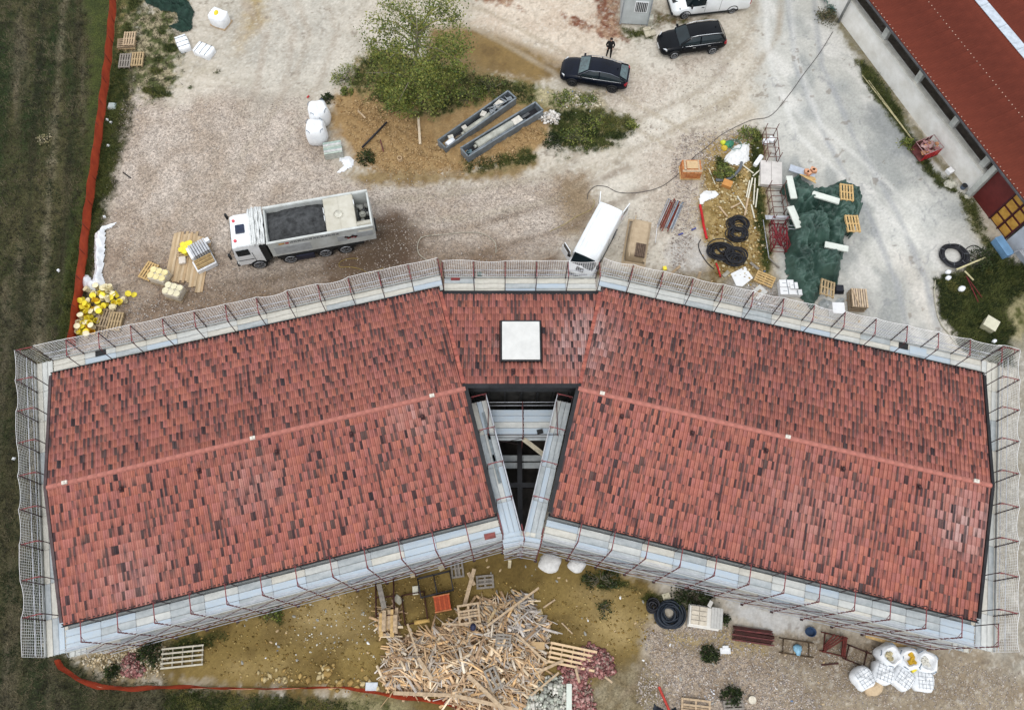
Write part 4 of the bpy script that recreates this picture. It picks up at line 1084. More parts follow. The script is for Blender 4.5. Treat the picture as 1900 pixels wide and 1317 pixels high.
def van(label, loc, rz, Ln, W, H, hood, open_doors):
    r = thing('van', label, 'van', loc, rz)
    hw = W / 2; xr = -Ln / 2; xf = Ln / 2
    xc = xf - hood; xs = xc - (.75 if Ln > 5 else .5)
    b = MB()
    def rg(x, h, zb, zt, k=.9): return [(x, -h * .94, zb), (x, -h, zb + .15), (x, -h, min(1.0, zt - .1)), (x, -h * (.99 if zt < 1.3 else .97), zt - .22 if zt > 1.3 else zt - .1), (x, -h * k, zt - .03), (x, 0, zt + .02), (x, h * k, zt - .03), (x, h * (.99 if zt < 1.3 else .97), zt - .22 if zt > 1.3 else zt - .1), (x, h, min(1.0, zt - .1)), (x, h, zb + .15), (x, h * .94, zb)]
    b.loft([rg(xr, hw * .97, .35, H - .04), rg(xr + .1, hw, .28, H), rg(0, hw, .26, H), rg(xs, hw * .99, .26, H - .04, .86), rg(xs + .12, hw * .99, .26, H - .12, .8)], cap=True)
    # cab front below the windscreen
    b.loft([rg(xs + .12, hw * .99, .26, 1.12), rg(xc, hw * .99, .26, 1.10), rg(xf - .35, hw * .95, .28, .98), rg(xf - .1, hw * .84, .3, .82), rg(xf, hw * .66, .36, .7)])
    fixn(b.build('body', M_white, r, smooth=True))
    g = MB(); hi = H - .14
    A = [(xs + .12, -hw * .93, 1.08), (xs + .12, -hw * .80, hi), (xs + .12, hw * .80, hi), (xs + .12, hw * .93, 1.08)]
    B = [(xc + .03, -hw * .9, 1.06), (xs + .16, -hw * .76, hi + .01), (xs + .16, hw * .76, hi + .01), (xc + .03, hw * .9, 1.06)]
    g.add(A + B, [(4, 5, 6, 7), (0, 1, 5, 4), (3, 7, 6, 2), (1, 2, 6, 5)]); fixn(g.build('windscreen', M_glass, r))
    for s in (-1, 1):
        if not (open_doors):
            q = MB(); q.add([(xs + .2, s * (hw + .005), 1.12), (xc - .1, s * (hw * .975 + .01), 1.1), (xs + .25, s * (hw * .95 + .005), hi - .25), (xs - .55, s * (hw * .985 + .008), hi - .22), (xs - .55, s * (hw + .008), 1.14)], [(0, 1, 2, 3, 4)]); q.build('side_window', M_glass, r)
        q = MB(); q.box((xc - .25, s * (hw + .13), 1.25), (.1, .2, .28)); bev(q.build('mirror', M_trim, r), .03)
        q = MB(); q.box((-.2, s * (hw + .012), .34), (Ln * .62, .03, .16)); q.build('sill_trim', M_trim, r)
        q = MB(); q.box((xs - .6, s * (hw + .006), .85), (.012, .012, 1.1)); q.box((xs - 1.7, s * (hw + .006), 1.0), (.012, .012, 1.3)); q.build('door_seam', M_trim, r)
        q = MB(); q.box((xs - .4, s * (hw + .02), .95), (.2, .03, .04)); q.build('door_handle', M_trim, r)
        q = MB(); q.box((xr + .02, s * (hw * .93), 1.0), (.06, .12, .5)); q.build('tail_light', M_redl, r)
        q = MB(); q.loft([[(xf - .2, s * hw * .74, .72), (xf - .2, s * hw * .74, .82), (xf - .2, s * hw * .62, .82), (xf - .2, s * hw * .62, .72)], [(xf - .5, s * hw * .95, .78), (xf - .5, s * hw * .95, .98), (xf - .5, s * hw * .84, 1.0), (xf - .5, s * hw * .84, .78)]]); fixn(q.build('headlight', M_glass, r))
        for wx in (xf - .95, xr + (.95 if Ln < 5 else 1.25)):
            wheel(r, wx, s * (hw - .01), .33, .22, M_rim, 6)
            q = MB(); q.tube([(wx + .40 * math.cos(a), s * (hw + .0), .33 + .42 * math.sin(a)) for a in [k * math.pi / 8 for k in range(9)]], .035, 5); q.build('wheel_arch', M_trim, r)
    q = MB(); q.box((xf - .05, 0, .42), (.16, W * .8, .22)); bev(q.build('bumper', M_trim, r), .04)
    q = MB(); q.box((xf - .3, 0, .97), (.4, .5, .03), ry=.15); q.build('bonnet_vent', M_trim, r)
    for k in range(5):
        q = MB(); q.box(((xr + xs) / 2, (k - 2) * W * .17, H + .012), ((xs - xr) * .86, .05, .02)); q.build('roof_rib', M_white, r)
    if open_doors:
        # rear doors swung back, thin black sheet painting the load bay's shade, front door open on the left side
        q = MB(); q.box((xr - .004, 0, .35 + (H - .5) / 2), (.012, W * .9, H - .55)); q.build('load_bay_shade', M_trim, r)
        for s, th in ((1, rad(172)), (-1, rad(200))):
            d_ = MB(); d_.box((0, 0, 0), (.85, .06, H - .6)); hx = xr - .02; hy = s * hw * .95
            dx = math.cos(th) * .43; dy = math.sin(th) * .43 * 1.0
            o = d_.build('rear_door', M_white, r, (hx + dx, hy + dy, .35 + (H - .6) / 2), th); bev(o, .02)
            e = MB(); e.box((-.05, s * .0, .3), (.5, .075, .45)); e.build('pane', M_glass, o)
        d_ = MB(); d_.box((0, 0, -.25), (1.0, .06, .75)); th = rad(180 - 62)
        for pa, pb in (((-.45, 0, .1), (-.28, 0, .68)), ((-.28, 0, .68), (.4, 0, .68)), ((.4, 0, .68), (.49, 0, .1))): d_.beam(pa, pb, .05, .05)
        s = -1; hx, hy = xc - .25, s * (hw + .02); dx, dy = math.cos(math.pi + .95) * .5, -abs(math.sin(.95)) * .5
        o = d_.build('front_door', M_white, r, (hx + dx, hy + dy, .98), math.atan2(-dy, -dx)); bev(o, .015)
        e = MB(); e.box((0, 0, .36), (.72, .02, .5)); e.build('pane', M_glass, o)
        q = MB(); q.box((xc - .5, 0, .9), (.6, W * .7, .1)); q.build('dashboard', M_trim, r)
    return r


rR = Vector(at(1020 + 780 / 6.786, 330 + 350 / 6.786, 1.85)); rF = Vector(at(1020 + 452 / 6.786, 330 + 962 / 6.786, 1.85)); u_ = (rF - rR).normalized()
p_ = rR + u_ * 2.38
van('small white panel van with its rear and front doors open by the scaffold', (p_.x, p_.y, 0), math.atan2(u_.y, u_.x), 4.75, 1.68, 1.86, .42, True)
kx = 6.333
c_, u_, l_, h_ = fit((1120 + 940 / kx, 230 / kx), (1120 + 1500 / kx, 165 / kx), 0)
p_ = c_ - l_ * .98 + u_ * (-.15)
van('large white panel van cut by the top edge of the photo', (p_.x, p_.y, 0), h_, 5.75, 2.0, 2.25, 1.0, False)

# tipper lorry ------------------------------------------------------
a_ = Vector(at(415 + 1712 / 6.333, 340 + 288 / 6.333, 2.75)); b_ = Vector(at(415 + 482 / 6.333, 340 + 502 / 6.333, 2.75)); u_ = (b_ - a_).normalized()
trk = thing('tipper_lorry', 'white four-axle lorry loaded with dark asphalt standing on the gravel', 'lorry', (a_.x, a_.y, 0), math.atan2(u_.y, u_.x))
M_body = mat('lorry_body_paint', obs(226, 230, 228), .5, 0, .1, 1.5, col2=obs(196, 198, 192))
M_cream = mat('lorry_cover', obs(222, 218, 204), .6, 0, .12, 1.2, col2=obs(196, 190, 172))
LB, HWB, HT, ZF = 6.35, 1.25, 2.75, 1.15
w = MB(); w.box((4.0, 0, .78), (8.2, .8, .3)); w.build('chassis', M_trim, trk)
w = MB(); w.box((LB / 2, 0, ZF), (LB, 2.44, .1)); w.build('floor', M_body, trk)
for s in (-1, 1):
    w = MB(); w.box((LB / 2, s * (HWB - .05), (HT + ZF) / 2), (LB, .1, HT - ZF)); w.box((LB / 2, s * HWB, HT), (LB + .06, .14, .1)); sp2 = w.build('side_panel', M_body, trk)
    for (x, zz, wd, h2, mm) in ((5.0, 1.75, 2.2, .75, 'grey_panel'), (2.0, 1.85, .55, .55, 'grey_panel'), (.72, 1.95, 1.25, .5, 'grey_panel')):
        q = MB(); q.box((x if x > 4 else x, s * (HWB + .008), zz), (wd, .02, h2)); q.build('side_plate', mat(mm, obs(188, 192, 194), .5, 0, .1, 3), sp2)
    # sign-writing: a row of small grey characters, orange and red swash, red and black emblem
    q = MB(); rs = random.Random(4)
    for k in range(26):
        x = 5.0 - k * .115
        q.box((x, s * (HWB + .012), 2.42), (.075, .02, .03)); q.box((x + (.03 if k % 2 else -.03), s * (HWB + .012), 2.47), (.022, .02, .13))
        if k % 3: q.box((x, s * (HWB + .012), 2.53), (.07, .02, .025))
    q.build('sign_writing', mat('sign_grey', obs(110, 112, 118), .5), sp2)
    q = MB(); q.box((5.55, s * (HWB + .012), 2.44), (.35, .02, .12), ry=.05); q.build('sign_swash', mat('sign_orange', obs(214, 160, 90), .5), sp2)
    q = MB(); q.box((5.22, s * (HWB + .013), 2.44), (.2, .02, .14)); q.build('sign_swash', mat('sign_red', obs(190, 80, 80), .5), sp2)
    q = MB()
    for k, (x, zz, l2) in enumerate(((1.72, 1.95, .22), (1.5, 1.86, .2), (1.3, 1.97, .22), (1.14, 1.9, .16))): q.box((x, s * (HWB + .022), zz), (l2, .02, .16), ry=.5 if k % 2 else -.4)
    q.build('emblem', mat('emblem_black', (.03, .02, .02), .5), sp2)
    q = MB()
    for k, (x, zz) in enumerate(((1.62, 1.8), (1.38, 1.84), (1.2, 1.78))): q.box((x, s * (HWB + .028), zz), (.12, .02, .1), ry=.3)
    q.build('emblem', mat('emblem_red', obs(170, 40, 50), .5), sp2)
    w = MB(); w.box((LB / 2 + .3, s * 1.18, .92), (LB - 1.0, .12, .18)); w.build('side_guard', M_trim, trk)
    w = MB(); w.box((4.5, s * 1.2, .62), (1.1, .3, .42)); w.build('fuel_tank' if s < 0 else 'tool_box', mat('dark_navy', (.02, .022, .04), .5), trk)
    for wx in (2.0, 3.28, 5.45, 7.38):
        wheel(trk, wx, s * 1.24, .5, .32, M_rim, 8)
        w = MB(); w.tube([(wx + .58 * math.cos(a), s * 1.12, .5 + .58 * math.sin(a)) for a in [k * math.pi / 8 for k in range(9)]], .07, 5); w.build('mudguard', M_trim, trk)
for x in (.02, LB - .03):
    w = MB(); w.box((x, 0, (HT + ZF) / 2), (.1, 2.4, HT - ZF)); w.build('tailboard' if x < 1 else 'headboard', M_body, trk)
w = MB(); w.box((.95, 0, 2.0), (.06, 2.38, 1.5)); w.box((.48, 1.0, 2.45), (.9, .38, .5), rx=.5); w.build('bulkhead', M_cream, trk)
# machinery in the rear bay
eng = MB(); eng.box((.5, .1, 1.6), (.6, 1.5, .7)); eng.build('engine_block', M_trim, trk)
rs = random.Random(9)
for k in range(16):
    q = MB(); x, y = rs.uniform(.2, .8), rs.uniform(-.75, .75)
    if k % 2: q.tube([(x, y, 1.8), (x, y, 2.1 + rs.random() * .2)], rs.uniform(.06, .14), 10)
    else: q.beam((x, y, 2.1), (x + rs.uniform(-.3, .3), y + rs.uniform(-.3, .3), 2.15), .07, .07)
    q.build('machine_part', mat('machine_grey%d' % (k % 2), [(.05, .05, .05), (.22, .22, .2)][k % 2], .6), trk)
q = MB(); q.tube([(.5, .05, 2.0), (.5, .05, 2.3)], .2, 14); q.tube([(.5, .05, 2.3), (.5, .05, 2.36)], .11, 12); q.build('pump_head', mat('pump_grey', obs(150, 150, 140), .5), trk)
q = MB(); q.tube([(.35, .85, 2.3), (.35, .85, 2.45)], .1, 10); q.build('filler_cap', M_white, trk)
q = MB(); q.tube([(.9, -.75, 2.3), (.9, -.75, 2.75), (.9, -.45, 2.75), (.9, -.45, 2.3)], .025, 6); q.build('hand_rail', M_white, trk)
w = MB(); w.box((1.85, 0, HT - .02), (1.75, 2.4, .06)); w.box((1.85, 0, HT + .02), (.02, 2.3, .02)); cv = w.build('hopper_cover', M_cream, trk)
q = MB(); q.tube([(1.9, .1, HT), (1.9, .1, HT + .06)], .24, 18); q.tube([(1.9 + .3 * math.cos(a), .1 + .3 * math.sin(a), HT + .03) for a in [k * math.pi / 10 for k in range(20)]], .02, 5, closed=True); q.build('hatch', mat('hatch_cream', obs(230, 226, 210), .5), cv)
q = MB(); 
for yv in (-.45, .1): q.tube([(2.75, yv, HT - .1), (2.75, yv, HT + .15), (2.75, yv + .35, HT + .15), (2.75, yv + .35, HT - .1)], .022, 6)
q.build('hand_rail', M_white, trk)
# asphalt load, heaped
nxx, nyy = 40, 26; xs_ = np.linspace(2.74, LB - .1, nxx); ys_ = np.linspace(-1.18, 1.18, nyy); XX, YY = np.meshgrid(xs_, ys_, indexing='ij')
hh = 2.25 + .75 * np.exp(-((XX - 4.3) / 1.5) ** 2 - ((YY + .1) / .85) ** 2) + (fbm(XX, YY, 3.0, 5) - .5) * .14 + (NR.rand(nxx, nyy) - .5) * .03 - .35 * np.clip(YY - .55, 0, 1)
ii = np.arange(nxx * nyy).reshape(nxx, nyy); FQ = np.stack([ii[:-1, :-1], ii[1:, :-1], ii[1:, 1:], ii[:-1, 1:]], -1).reshape(-1, 4)
link('asphalt_load', np_mesh('asphalt_load', np.stack([XX, YY, hh], -1).reshape(-1, 3), FQ), mat('asphalt', (.06, .062, .064), .95, 0, .3, 3, bump=.6, bscale=30), trk)
# rolled tarpaulin at the front of the body
for k in range(7):
    q = MB(); pp = [(LB + .12 + k * .125 + .02 * math.sin(j * 2 + k), -1.3 + j * .325, HT + .1 + .04 * math.sin(j * 1.7 + k * 2) + (.1 if k in (2, 4) else 0)) for j in range(9)]
    q.tube(pp, [.07 + .015 * math.sin(j * 3 + k) for j in range(9)], 7); q.build('tarpaulin_fold', mat('white_tarp', obs(240, 242, 240), .6, 0, .08, 5, bump=.3), trk)
# cab
cb_ = MB(); X0c, X1c = LB + .55, 8.55
secs = [[(x, -1.2, .7), (x, -1.22, 1.7), (x, -1.14, zt - .12), (x, -1.02, zt), (x, 1.02, zt), (x, 1.14, zt - .12), (x, 1.22, 1.7), (x, 1.2, .7)] for x, zt in ((X0c, 2.8), (X1c - .45, 2.86), (X1c - .15, 2.72))]
secs.append([(X1c, -1.12, .5), (X1c, -1.14, 1.6), (X1c - .02, -1.1, 1.75), (X1c - .05, -1.0, 1.8), (X1c - .05, 1.0, 1.8), (X1c - .02, 1.1, 1.75), (X1c, 1.14, 1.6), (X1c, 1.12, .5)])
cb_.loft(secs, sm=False); cab = fixn(cb_.build('cab', M_white, trk)); bev(cab, .05)
q = MB(); q.add([(X1c - .01, -1.05, 1.82), (X1c - .01, 1.05, 1.82), (X1c - .13, .98, 2.62), (X1c - .13, -.98, 2.62)], [(0, 1, 2, 3)]); q.v = [(v[0] + .03, v[1], v[2]) for v in q.v]; q.build('windscreen', M_glass, cab)
q = MB(); q.box((X1c - .75, 0, 2.88), (.55, .62, .08)); bev(q.build('roof_hatch', mat('hatch_blue', (.02, .03, .06), .3), cab), .06)
for yv in (-.62, .78):
    q = MB(); q.tube([(X1c - .42, yv, 2.84), (X1c - .42, yv, 2.94)], .09, 10); q.build('beacon', mat('beacon_red', obs(230, 90, 100), .4), cab)
for s in (-1, 1):
    q = MB(); q.box((X1c - .62, s * 1.2, 2.12), (.75, .05, .55), rx=-s * -.08); q.build('side_window', M_glass, cab)
    q = MB(); q.box((X1c - .6, s * 1.225, 1.3), (1.0, .02, .04)); q.box((X1c - 1.12, s * 1.225, 1.4), (.02, .02, 1.2)); q.build('door_seam', M_trim, cab)
    q = MB(); q.box((X1c + .12, s * 1.42, 2.3), (.12, .16, .5)); q.tube([(X1c - .1, s * 1.15, 2.6), (X1c + .12, s * 1.42, 2.55)], .025, 5); q.build('mirror', M_trim, cab)
    q = MB(); q.box((X1c - .05, s * 1.0, .85), (.16, .3, .22)); q.build('headlight', M_lamp, cab)
    q = MB(); q.box((X0c - .22, s * .9, 1.6), (.36, .6, 1.6)); q.build('exhaust_stack' if s < 0 else 'air_box', M_trim, trk)
q = MB(); q.box((X1c + .03, 0, .72), (.2, 2.3, .35)); bev(q.build('bumper', M_trim, cab), .05)
q = MB(); q.box((X1c + .02, 0, 1.35), (.05, 1.7, .45)); q.build('grille', M_trim, cab)

# site cabin ---------------------------------------------------------
ca = Vector(at(1148, 47, .1)); 
cab_ = thing('site_cabin', 'small grey site cabin with a barred window at the top edge', 'cabin', at(1150, 46, 0) + (0,), rad(-4))
w = MB(); w.box((.98, 1.5, 1.35), (1.96, 3.0, 2.45)); w.build('wall', mat('cabin_wall', obs(206, 212, 212), .6, 0, .08, 1), cab_)
w = MB(); w.box((.98, 1.5, 2.62), (2.1, 3.1, .1)); 
for k in range(5): w.box((.98, .3 + k * .6, 2.69), (2.05, .1, .05))
w.build('roof', mat('cabin_roof', obs(222, 218, 212), .7, 0, .12, 1.4), cab_)
for x in (0, 1.96): w = MB(); w.box((x, -.02, 1.35), (.09, .09, 2.5)); w.build('corner_post', mat('cabin_post', obs(170, 176, 180), .6), cab_)
wf = MB(); wf.box((1.28, -.03, 1.75), (.92, .05, .95)); wf_ = wf.build('window', M_white, cab_)
q = MB(); q.box((1.28, -.05, 1.75), (.8, .04, .84)); q.build('pane', M_trim, wf_)
for k in range(6): q = MB(); q.box((.95 + k * .13, -.08, 1.75), (.03, .03, .88)); q.build('bar', M_white, wf_)
q = MB(); q.box((2.15, .2, .35), (.35, .5, .7)); q.build('unit_box', mat('cabin_unit', obs(200, 196, 180), .7), cab_)
for (px_, py_, w_, h_, lb) in ((1200, 56, .55, .3, 'pale broken slab at the right foot of the site cabin'), (1206, 64, .8, .5, 'larger pale broken slab below the site cabin')):
    q = MB(); q.box((0, 0, .06), (w_, h_, .12), rz=.3); tag(q.build('concrete_slab', mat('slab_beige', obs(214, 204, 180), .9, 0, .15, 4), None, at(px_, py_) + (0,)), lb, 'slab')

# person ---------------------------------------------------------------
pr = thing('person', 'person in black clothes standing behind the dark navy car', 'person', at(1129, 106) + (0,), rad(262))
M_cloth = mat('black_cloth', (.012, .011, .012), .9, 0, .2, 8); M_skin = mat('skin', obs(214, 170, 146), .6, 0, .05, 5); M_hair = mat('dark_hair', (.015, .01, .008), .6)


def skin(name, V, E, R, m, parent, sub=2):
    me = bpy.data.meshes.new(name); me.from_pydata(V, E, []); o = link(name, me, m, parent)
    o.modifiers.new('skin', 'SKIN'); me.skin_vertices[0].data[0].use_root = True
    for i, r_ in enumerate(R): me.skin_vertices[0].data[i].radius = r_ if isinstance(r_, tuple) else (r_, r_)
    subd(o, sub); return o


V = [(0, 0, .98), (0, 0, 1.18), (.01, 0, 1.38), (.02, 0, 1.50), (.03, 0, 1.58), (.05, 0, 1.68), (.05, 0, 1.76),
     (0, .11, .9), (.05, .12, .5), (-.03, .13, .09), (.12, .14, .04), (0, -.11, .9), (-.06, -.12, .5), (-.14, -.14, .09), (.0, -.16, .04),
     (0, .2, 1.42), (-.02, .28, 1.16), (.18, .2, 1.06), (0, -.2, 1.42), (-.02, -.28, 1.16), (.18, -.2, 1.08)]
E = [(0, 1), (1, 2), (2, 3), (3, 4), (4, 5), (5, 6), (0, 7), (7, 8), (8, 9), (9, 10), (0, 11), (11, 12), (12, 13), (13, 14), (2, 15), (15, 16), (16, 17), (2, 18), (18, 19), (19, 20)]
Rr = [(.15, .12), (.14, .11), (.17, .12), (.08, .07), .055, .095, .075, .09, .065, .045, .04, .09, .065, .045, .04, .06, .048, .035, .06, .048, .035]
skin('body', V, E, [tuple(v * 1.28 for v in q) if isinstance(q, tuple) else q * 1.28 for q in Rr], M_cloth, pr)
h = MB(); h.loft([[(.05 + .095 * f * math.cos(a), .085 * f * math.sin(a), z) for a in [k * math.pi / 6 for k in range(12)]] for z, f in ((1.56, .5), (1.6, .8), (1.66, 1.05), (1.72, 1.12), (1.77, .9))]); hd = h.build('head', M_skin, pr)
h = MB(); h.loft([[(.03 + .115 * f * math.cos(a), .105 * f * math.sin(a), z) for a in [k * math.pi / 6 for k in range(12)]] for z, f in ((1.62, .9), (1.7, 1.0), (1.77, .95), (1.82, .6), (1.84, .1))]); h.build('hair', M_hair, pr)
for s in (-1, 1):
    h = MB(); h.box((.23, s * .185, 1.07), (.09, .03, .08)); 
    for k in range(4): h.tube([(.27, s * .185, 1.04 + k * .02), (.32, s * .17, 1.03 + k * .02), (.34, s * .15, 1.02 + k * .02)], .009, 5)
    h.tube([(.22, s * .18, 1.11), (.26, s * .15, 1.13)], .011, 5); h.build('hand', M_skin, pr)

# ================================================================== LOOSE THINGS ON THE SITE
WOODC = [obs(214, 184, 140), obs(200, 172, 132), obs(222, 196, 158), obs(190, 160, 120), obs(176, 156, 130)]
M_wood = [mat('pallet_wood%d' % i, c, .85, 0, .16, 7, stretch=(1, 1, 1), bump=.15) for i, c in enumerate([obs(196, 170, 130), obs(222, 186, 128), obs(176, 154, 126), obs(158, 150, 140), obs(206, 180, 148)])]


def P(px, py, z=0.0):
    x, y = at(px, py, z)
    return (x, y, (gz(x, y) if z == 0 else z))


def slat_thing(name, label, cat, loc, rz, L_, W_, nb, m, group=None, bw=.1, gap_tiers=1, blocks=True, tilt=None, nrun=3, th=.022):
    """pallet: top boards across runners, blocks, bottom boards"""
    t = thing(name, label, cat, loc, rz, group)
    if tilt: t.rotation_euler = (tilt[0], tilt[1], rz)
    b = MB(); b.box((0, 0, 0), (L_, bw, th)); bm_ = b.mesh('top_board')
    h = .144
    for k in range(nb):
        link('top_board', bm_, m, t, (RND.uniform(-.01, .01), -W_ / 2 + bw / 2 + k * (W_ - bw) / (nb - 1), h - th / 2), RND.uniform(-.006, .006))
    r = MB(); r.box((0, 0, 0), (.1, W_, th)); rm = r.mesh('stringer')
    k_ = MB(); k_.box((0, 0, 0), (.1, .1, .078)); km = k_.mesh('block')
    bt = MB(); bt.box((0, 0, 0), (L_, .1, th)); btm = bt.mesh('bottom_board')
    for i in range(nrun):
        x = -L_ / 2 + .05 + i * (L_ - .1) / (nrun - 1)
        link('stringer', rm, m, t, (x, 0, h - th * 1.5 - .001))
        for y in (-W_ / 2 + .05, 0, W_ / 2 - .05): link('block', km, m, t, (x, y, .062))
    for y in (-W_ / 2 + .05, 0, W_ / 2 - .05): link('bottom_board', btm, m, t, (0, y, .011))
    return t


def pallet(label, px, py, rz, z=0.0, m=0, L_=1.2, W_=.8, nb=5, tilt=None, name='pallet', group='loose timber pallets'):
    x, y = at(px, py, z + .1); g = gz(x, y) if z < .3 else 0
    return slat_thing(name, label, 'pallet', (x, y, z + g), rz, L_, W_, nb, M_wood[m], group, tilt=tilt)


# pallets at the top left
a0 = ang((215, 99), (266, 97))
pallet('bottom pallet of the small stack by the orange fence, top left', 236, 84, a0, 0, 0)
pallet('middle pallet of the small stack by the orange fence, skewed', 234, 80, a0 + .07, .15, 2)
pallet('top pallet of the small stack by the orange fence, top left', 240, 72, a0 + math.pi / 2, .31, 4)
pallet('left one of two upright-laid pallets below the small stack', 232, 113, a0 + math.pi / 2, .15, 3)
pallet('pallet under the left one of the two side-by-side pallets', 232, 114, a0 + math.pi / 2, 0, 2)
pallet('right one of two side-by-side pallets below the small stack', 255, 110, a0 + math.pi / 2, .15, 0)
pallet('pallet under the right one of the two side-by-side pallets', 255, 111, a0 + math.pi / 2, 0, 2)


def tarp(name, label, cat, poly, m, hfun, gs=.12, kind=None, group=None, z0=.02, edge=.12, wr=.1, wsc=2.2, seed=3, smooth=True, fold=0):
    """cloth sheet over the polygon (world xy), its height from hfun plus wrinkles, edges on the ground"""
    xs = [p[0] for p in poly]; ys = [p[1] for p in poly]
    X, Y = np.meshgrid(np.arange(min(xs) - .2, max(xs) + .2, gs), np.arange(min(ys) - .2, max(ys) + .2, gs), indexing='ij')
    d = sdist(X, Y, poly) + (fbm(X, Y, 1.8, seed, 3) - .5) * edge * 2
    rid = 1 - np.abs(fbm(X + Y * .4, Y - X * .3, wsc, seed + 5, 3) - .5) * 5.0
    z = z0 + np.clip(d / .35, 0, 1) * (hfun(X, Y) + np.clip(rid, 0, 1) * wr + (fbm(X, Y, 5, seed + 9, 2) - .5) * wr * .3)
    if fold:
        rid2 = np.abs(np.sin((X * math.cos(fold) + Y * math.sin(fold)) * 5.5 + fbm(X, Y, 1.0, seed, 2) * 9)); z = z + np.clip(d / .3, 0, 1) * rid2 * wr * .85
    cx, cy = float(np.mean(xs)), float(np.mean(ys)); g = gz(cx, cy)
    idn = -np.ones(X.shape, int); keep = d > 0; 
    q = keep[:-1, :-1] & keep[1:, :-1] & keep[1:, 1:] & keep[:-1, 1:]
    i = np.arange(X.size).reshape(X.shape); F = np.stack([i[:-1, :-1], i[1:, :-1], i[1:, 1:], i[:-1, 1:]], -1)[q]
    u, inv = np.unique(F.ravel(), return_inverse=True)
    V = np.stack([X - cx, Y - cy, z], -1).reshape(-1, 3)[u]
    o = link(name, np_mesh(name, V, inv.reshape(-1, 4), smooth=smooth), m, None, (cx, cy, g))
    return tag(o, label, cat, group, kind)


M_gtarp = mat('green_tarp', obs(82, 112, 100), .5, 0, .22, .9, col2=obs(34, 60, 52), bump=.5, bscale=6, spec=.4)
M_gnet = mat('dark_green_net', obs(44, 74, 62), .75, 0, .3, 2.5, col2=obs(22, 46, 38), bump=.5, bscale=8)
M_wplas = mat('white_plastic', (.82, .83, .84), .4, 0, .08, 2.5, col2=(.66, .68, .71), bump=.4, bscale=5)
M_sack = mat('white_sack', (.82, .83, .84), .7, 0, .06, 2, col2=(.68, .70, .72), bump=.35, bscale=7)
tarp('green_netting', 'dark green shade netting bunched on the ground at the top left', 'netting', pts((268, -20), (330, -14), (352, 4), (361, 22), (357, 58), (345, 63), (328, 58), (312, 50), (332, 44), (328, 25), (300, 22), (270, 8)), M_gnet, lambda X, Y: .12, wr=.35, wsc=2.5, seed=9, gs=.06, fold=.9)


def soft_block(name, label, cat, px, py, rz, dims, m, group=None, z=0, puff=.06, seed=1, n=6, taper=.0, straps=None, parts=None):
    """wrapped pallet load: a box whose faces bulge and crumple"""
    x, y = at(px, py, z); z_ = z + (gz(x, y) if z == 0 else 0)
    w, d, h = dims; rs = random.Random(seed); V = []; idx = {}; F = []
    def vert(i, j, k):
        if (i, j, k) in idx: return idx[(i, j, k)]
        u, v, t = i / n, j / n, k / n
        bx = math.sin(math.pi * v) * math.sin(math.pi * t); by = math.sin(math.pi * u) * math.sin(math.pi * t); bz = math.sin(math.pi * u) * math.sin(math.pi * v)
        f = 1 - taper * t
        X = (u - .5) * w * f + (puff * bx * (1 if u == 1 else -1) if u in (0, 1) else 0); Y = (v - .5) * d * f + (puff * by * (1 if v == 1 else -1) if v in (0, 1) else 0)
        Z = t * h + (puff * .6 * bz if t == 1 else 0)
        c = .9 if ((u in (0, 1)) + (v in (0, 1)) + (t == 1)) >= 2 else 1
        X *= (1 - (1 - c) * .6); Y *= (1 - (1 - c) * .6)
        V.append((X + rs.uniform(-1, 1) * puff * .25, Y + rs.uniform(-1, 1) * puff * .25, max(0, Z + rs.uniform(-1, 1) * puff * .25))); idx[(i, j, k)] = len(V) - 1; return len(V) - 1
    for a in range(n):
        for b in range(n):
            F.append((vert(a, b, n), vert(a + 1, b, n), vert(a + 1, b + 1, n), vert(a, b + 1, n)))
            F.append((vert(a, 0, b), vert(a + 1, 0, b), vert(a + 1, 0, b + 1), vert(a, 0, b + 1)))
            F.append((vert(a + 1, n, b), vert(a, n, b), vert(a, n, b + 1), vert(a + 1, n, b + 1)))
            F.append((vert(0, a + 1, b), vert(0, a, b), vert(0, a, b + 1), vert(0, a + 1, b + 1)))
            F.append((vert(n, a, b), vert(n, a + 1, b), vert(n, a + 1, b + 1), vert(n, a, b + 1)))
    if label:
        t = thing(name, label, cat, (x, y, z_), rz, group); o = link('wrapping', np_mesh('wrapping', V, F, smooth=True), m, t)
        return t
    return V, F


# wrapped loads at the top left
t = soft_block('wrapped_pallet', 'white wrapped load with a yellow patch on a pallet, top left', 'wrapped load', 411, 44, ang((396, 40), (428, 52)), (1.15, .95, .95), M_wplas, 'white wrapped building loads', puff=.1, seed=2)
b = MB(); b.box((0, 0, .06), (1.25, 1.05, .12)); b.build('base_pallet', M_wood[4], t)
b = MB(); b.loft([[(.18 * f * math.cos(a) - .05, .26 * f * math.sin(a), z) for a in [k * math.pi / 4 for k in range(8)]] for z, f in ((.96, 1), (1.06, .8), (1.08, .2))]); b.build('yellow_sack', mat('yellow_bag', obs(250, 226, 60), .6, 0, .15, 4), t, rz=.3)
for (px_, py_, rz_, dm, lb) in ((342, 82, ang((330, 62), (345, 97)), (1.25, .8, .45), 'left one of two white strapped block packs below the green netting'), (381, 95, ang((364, 84), (399, 98)), (1.3, .95, .45), 'right one of two white strapped block packs, turned away')):
    t = soft_block('block_pack', lb, 'block pack', px_, py_ + 4, rz_, dm, M_wplas, 'white wrapped building loads', puff=.04, seed=5)
    for k in range(3):
        b = MB(); b.box((-.4 + k * .4, 0, .46), (.03, dm[1] * 1.0, .05)); b.build('strap', mat('strap_grey', obs(120, 130, 138)), t)

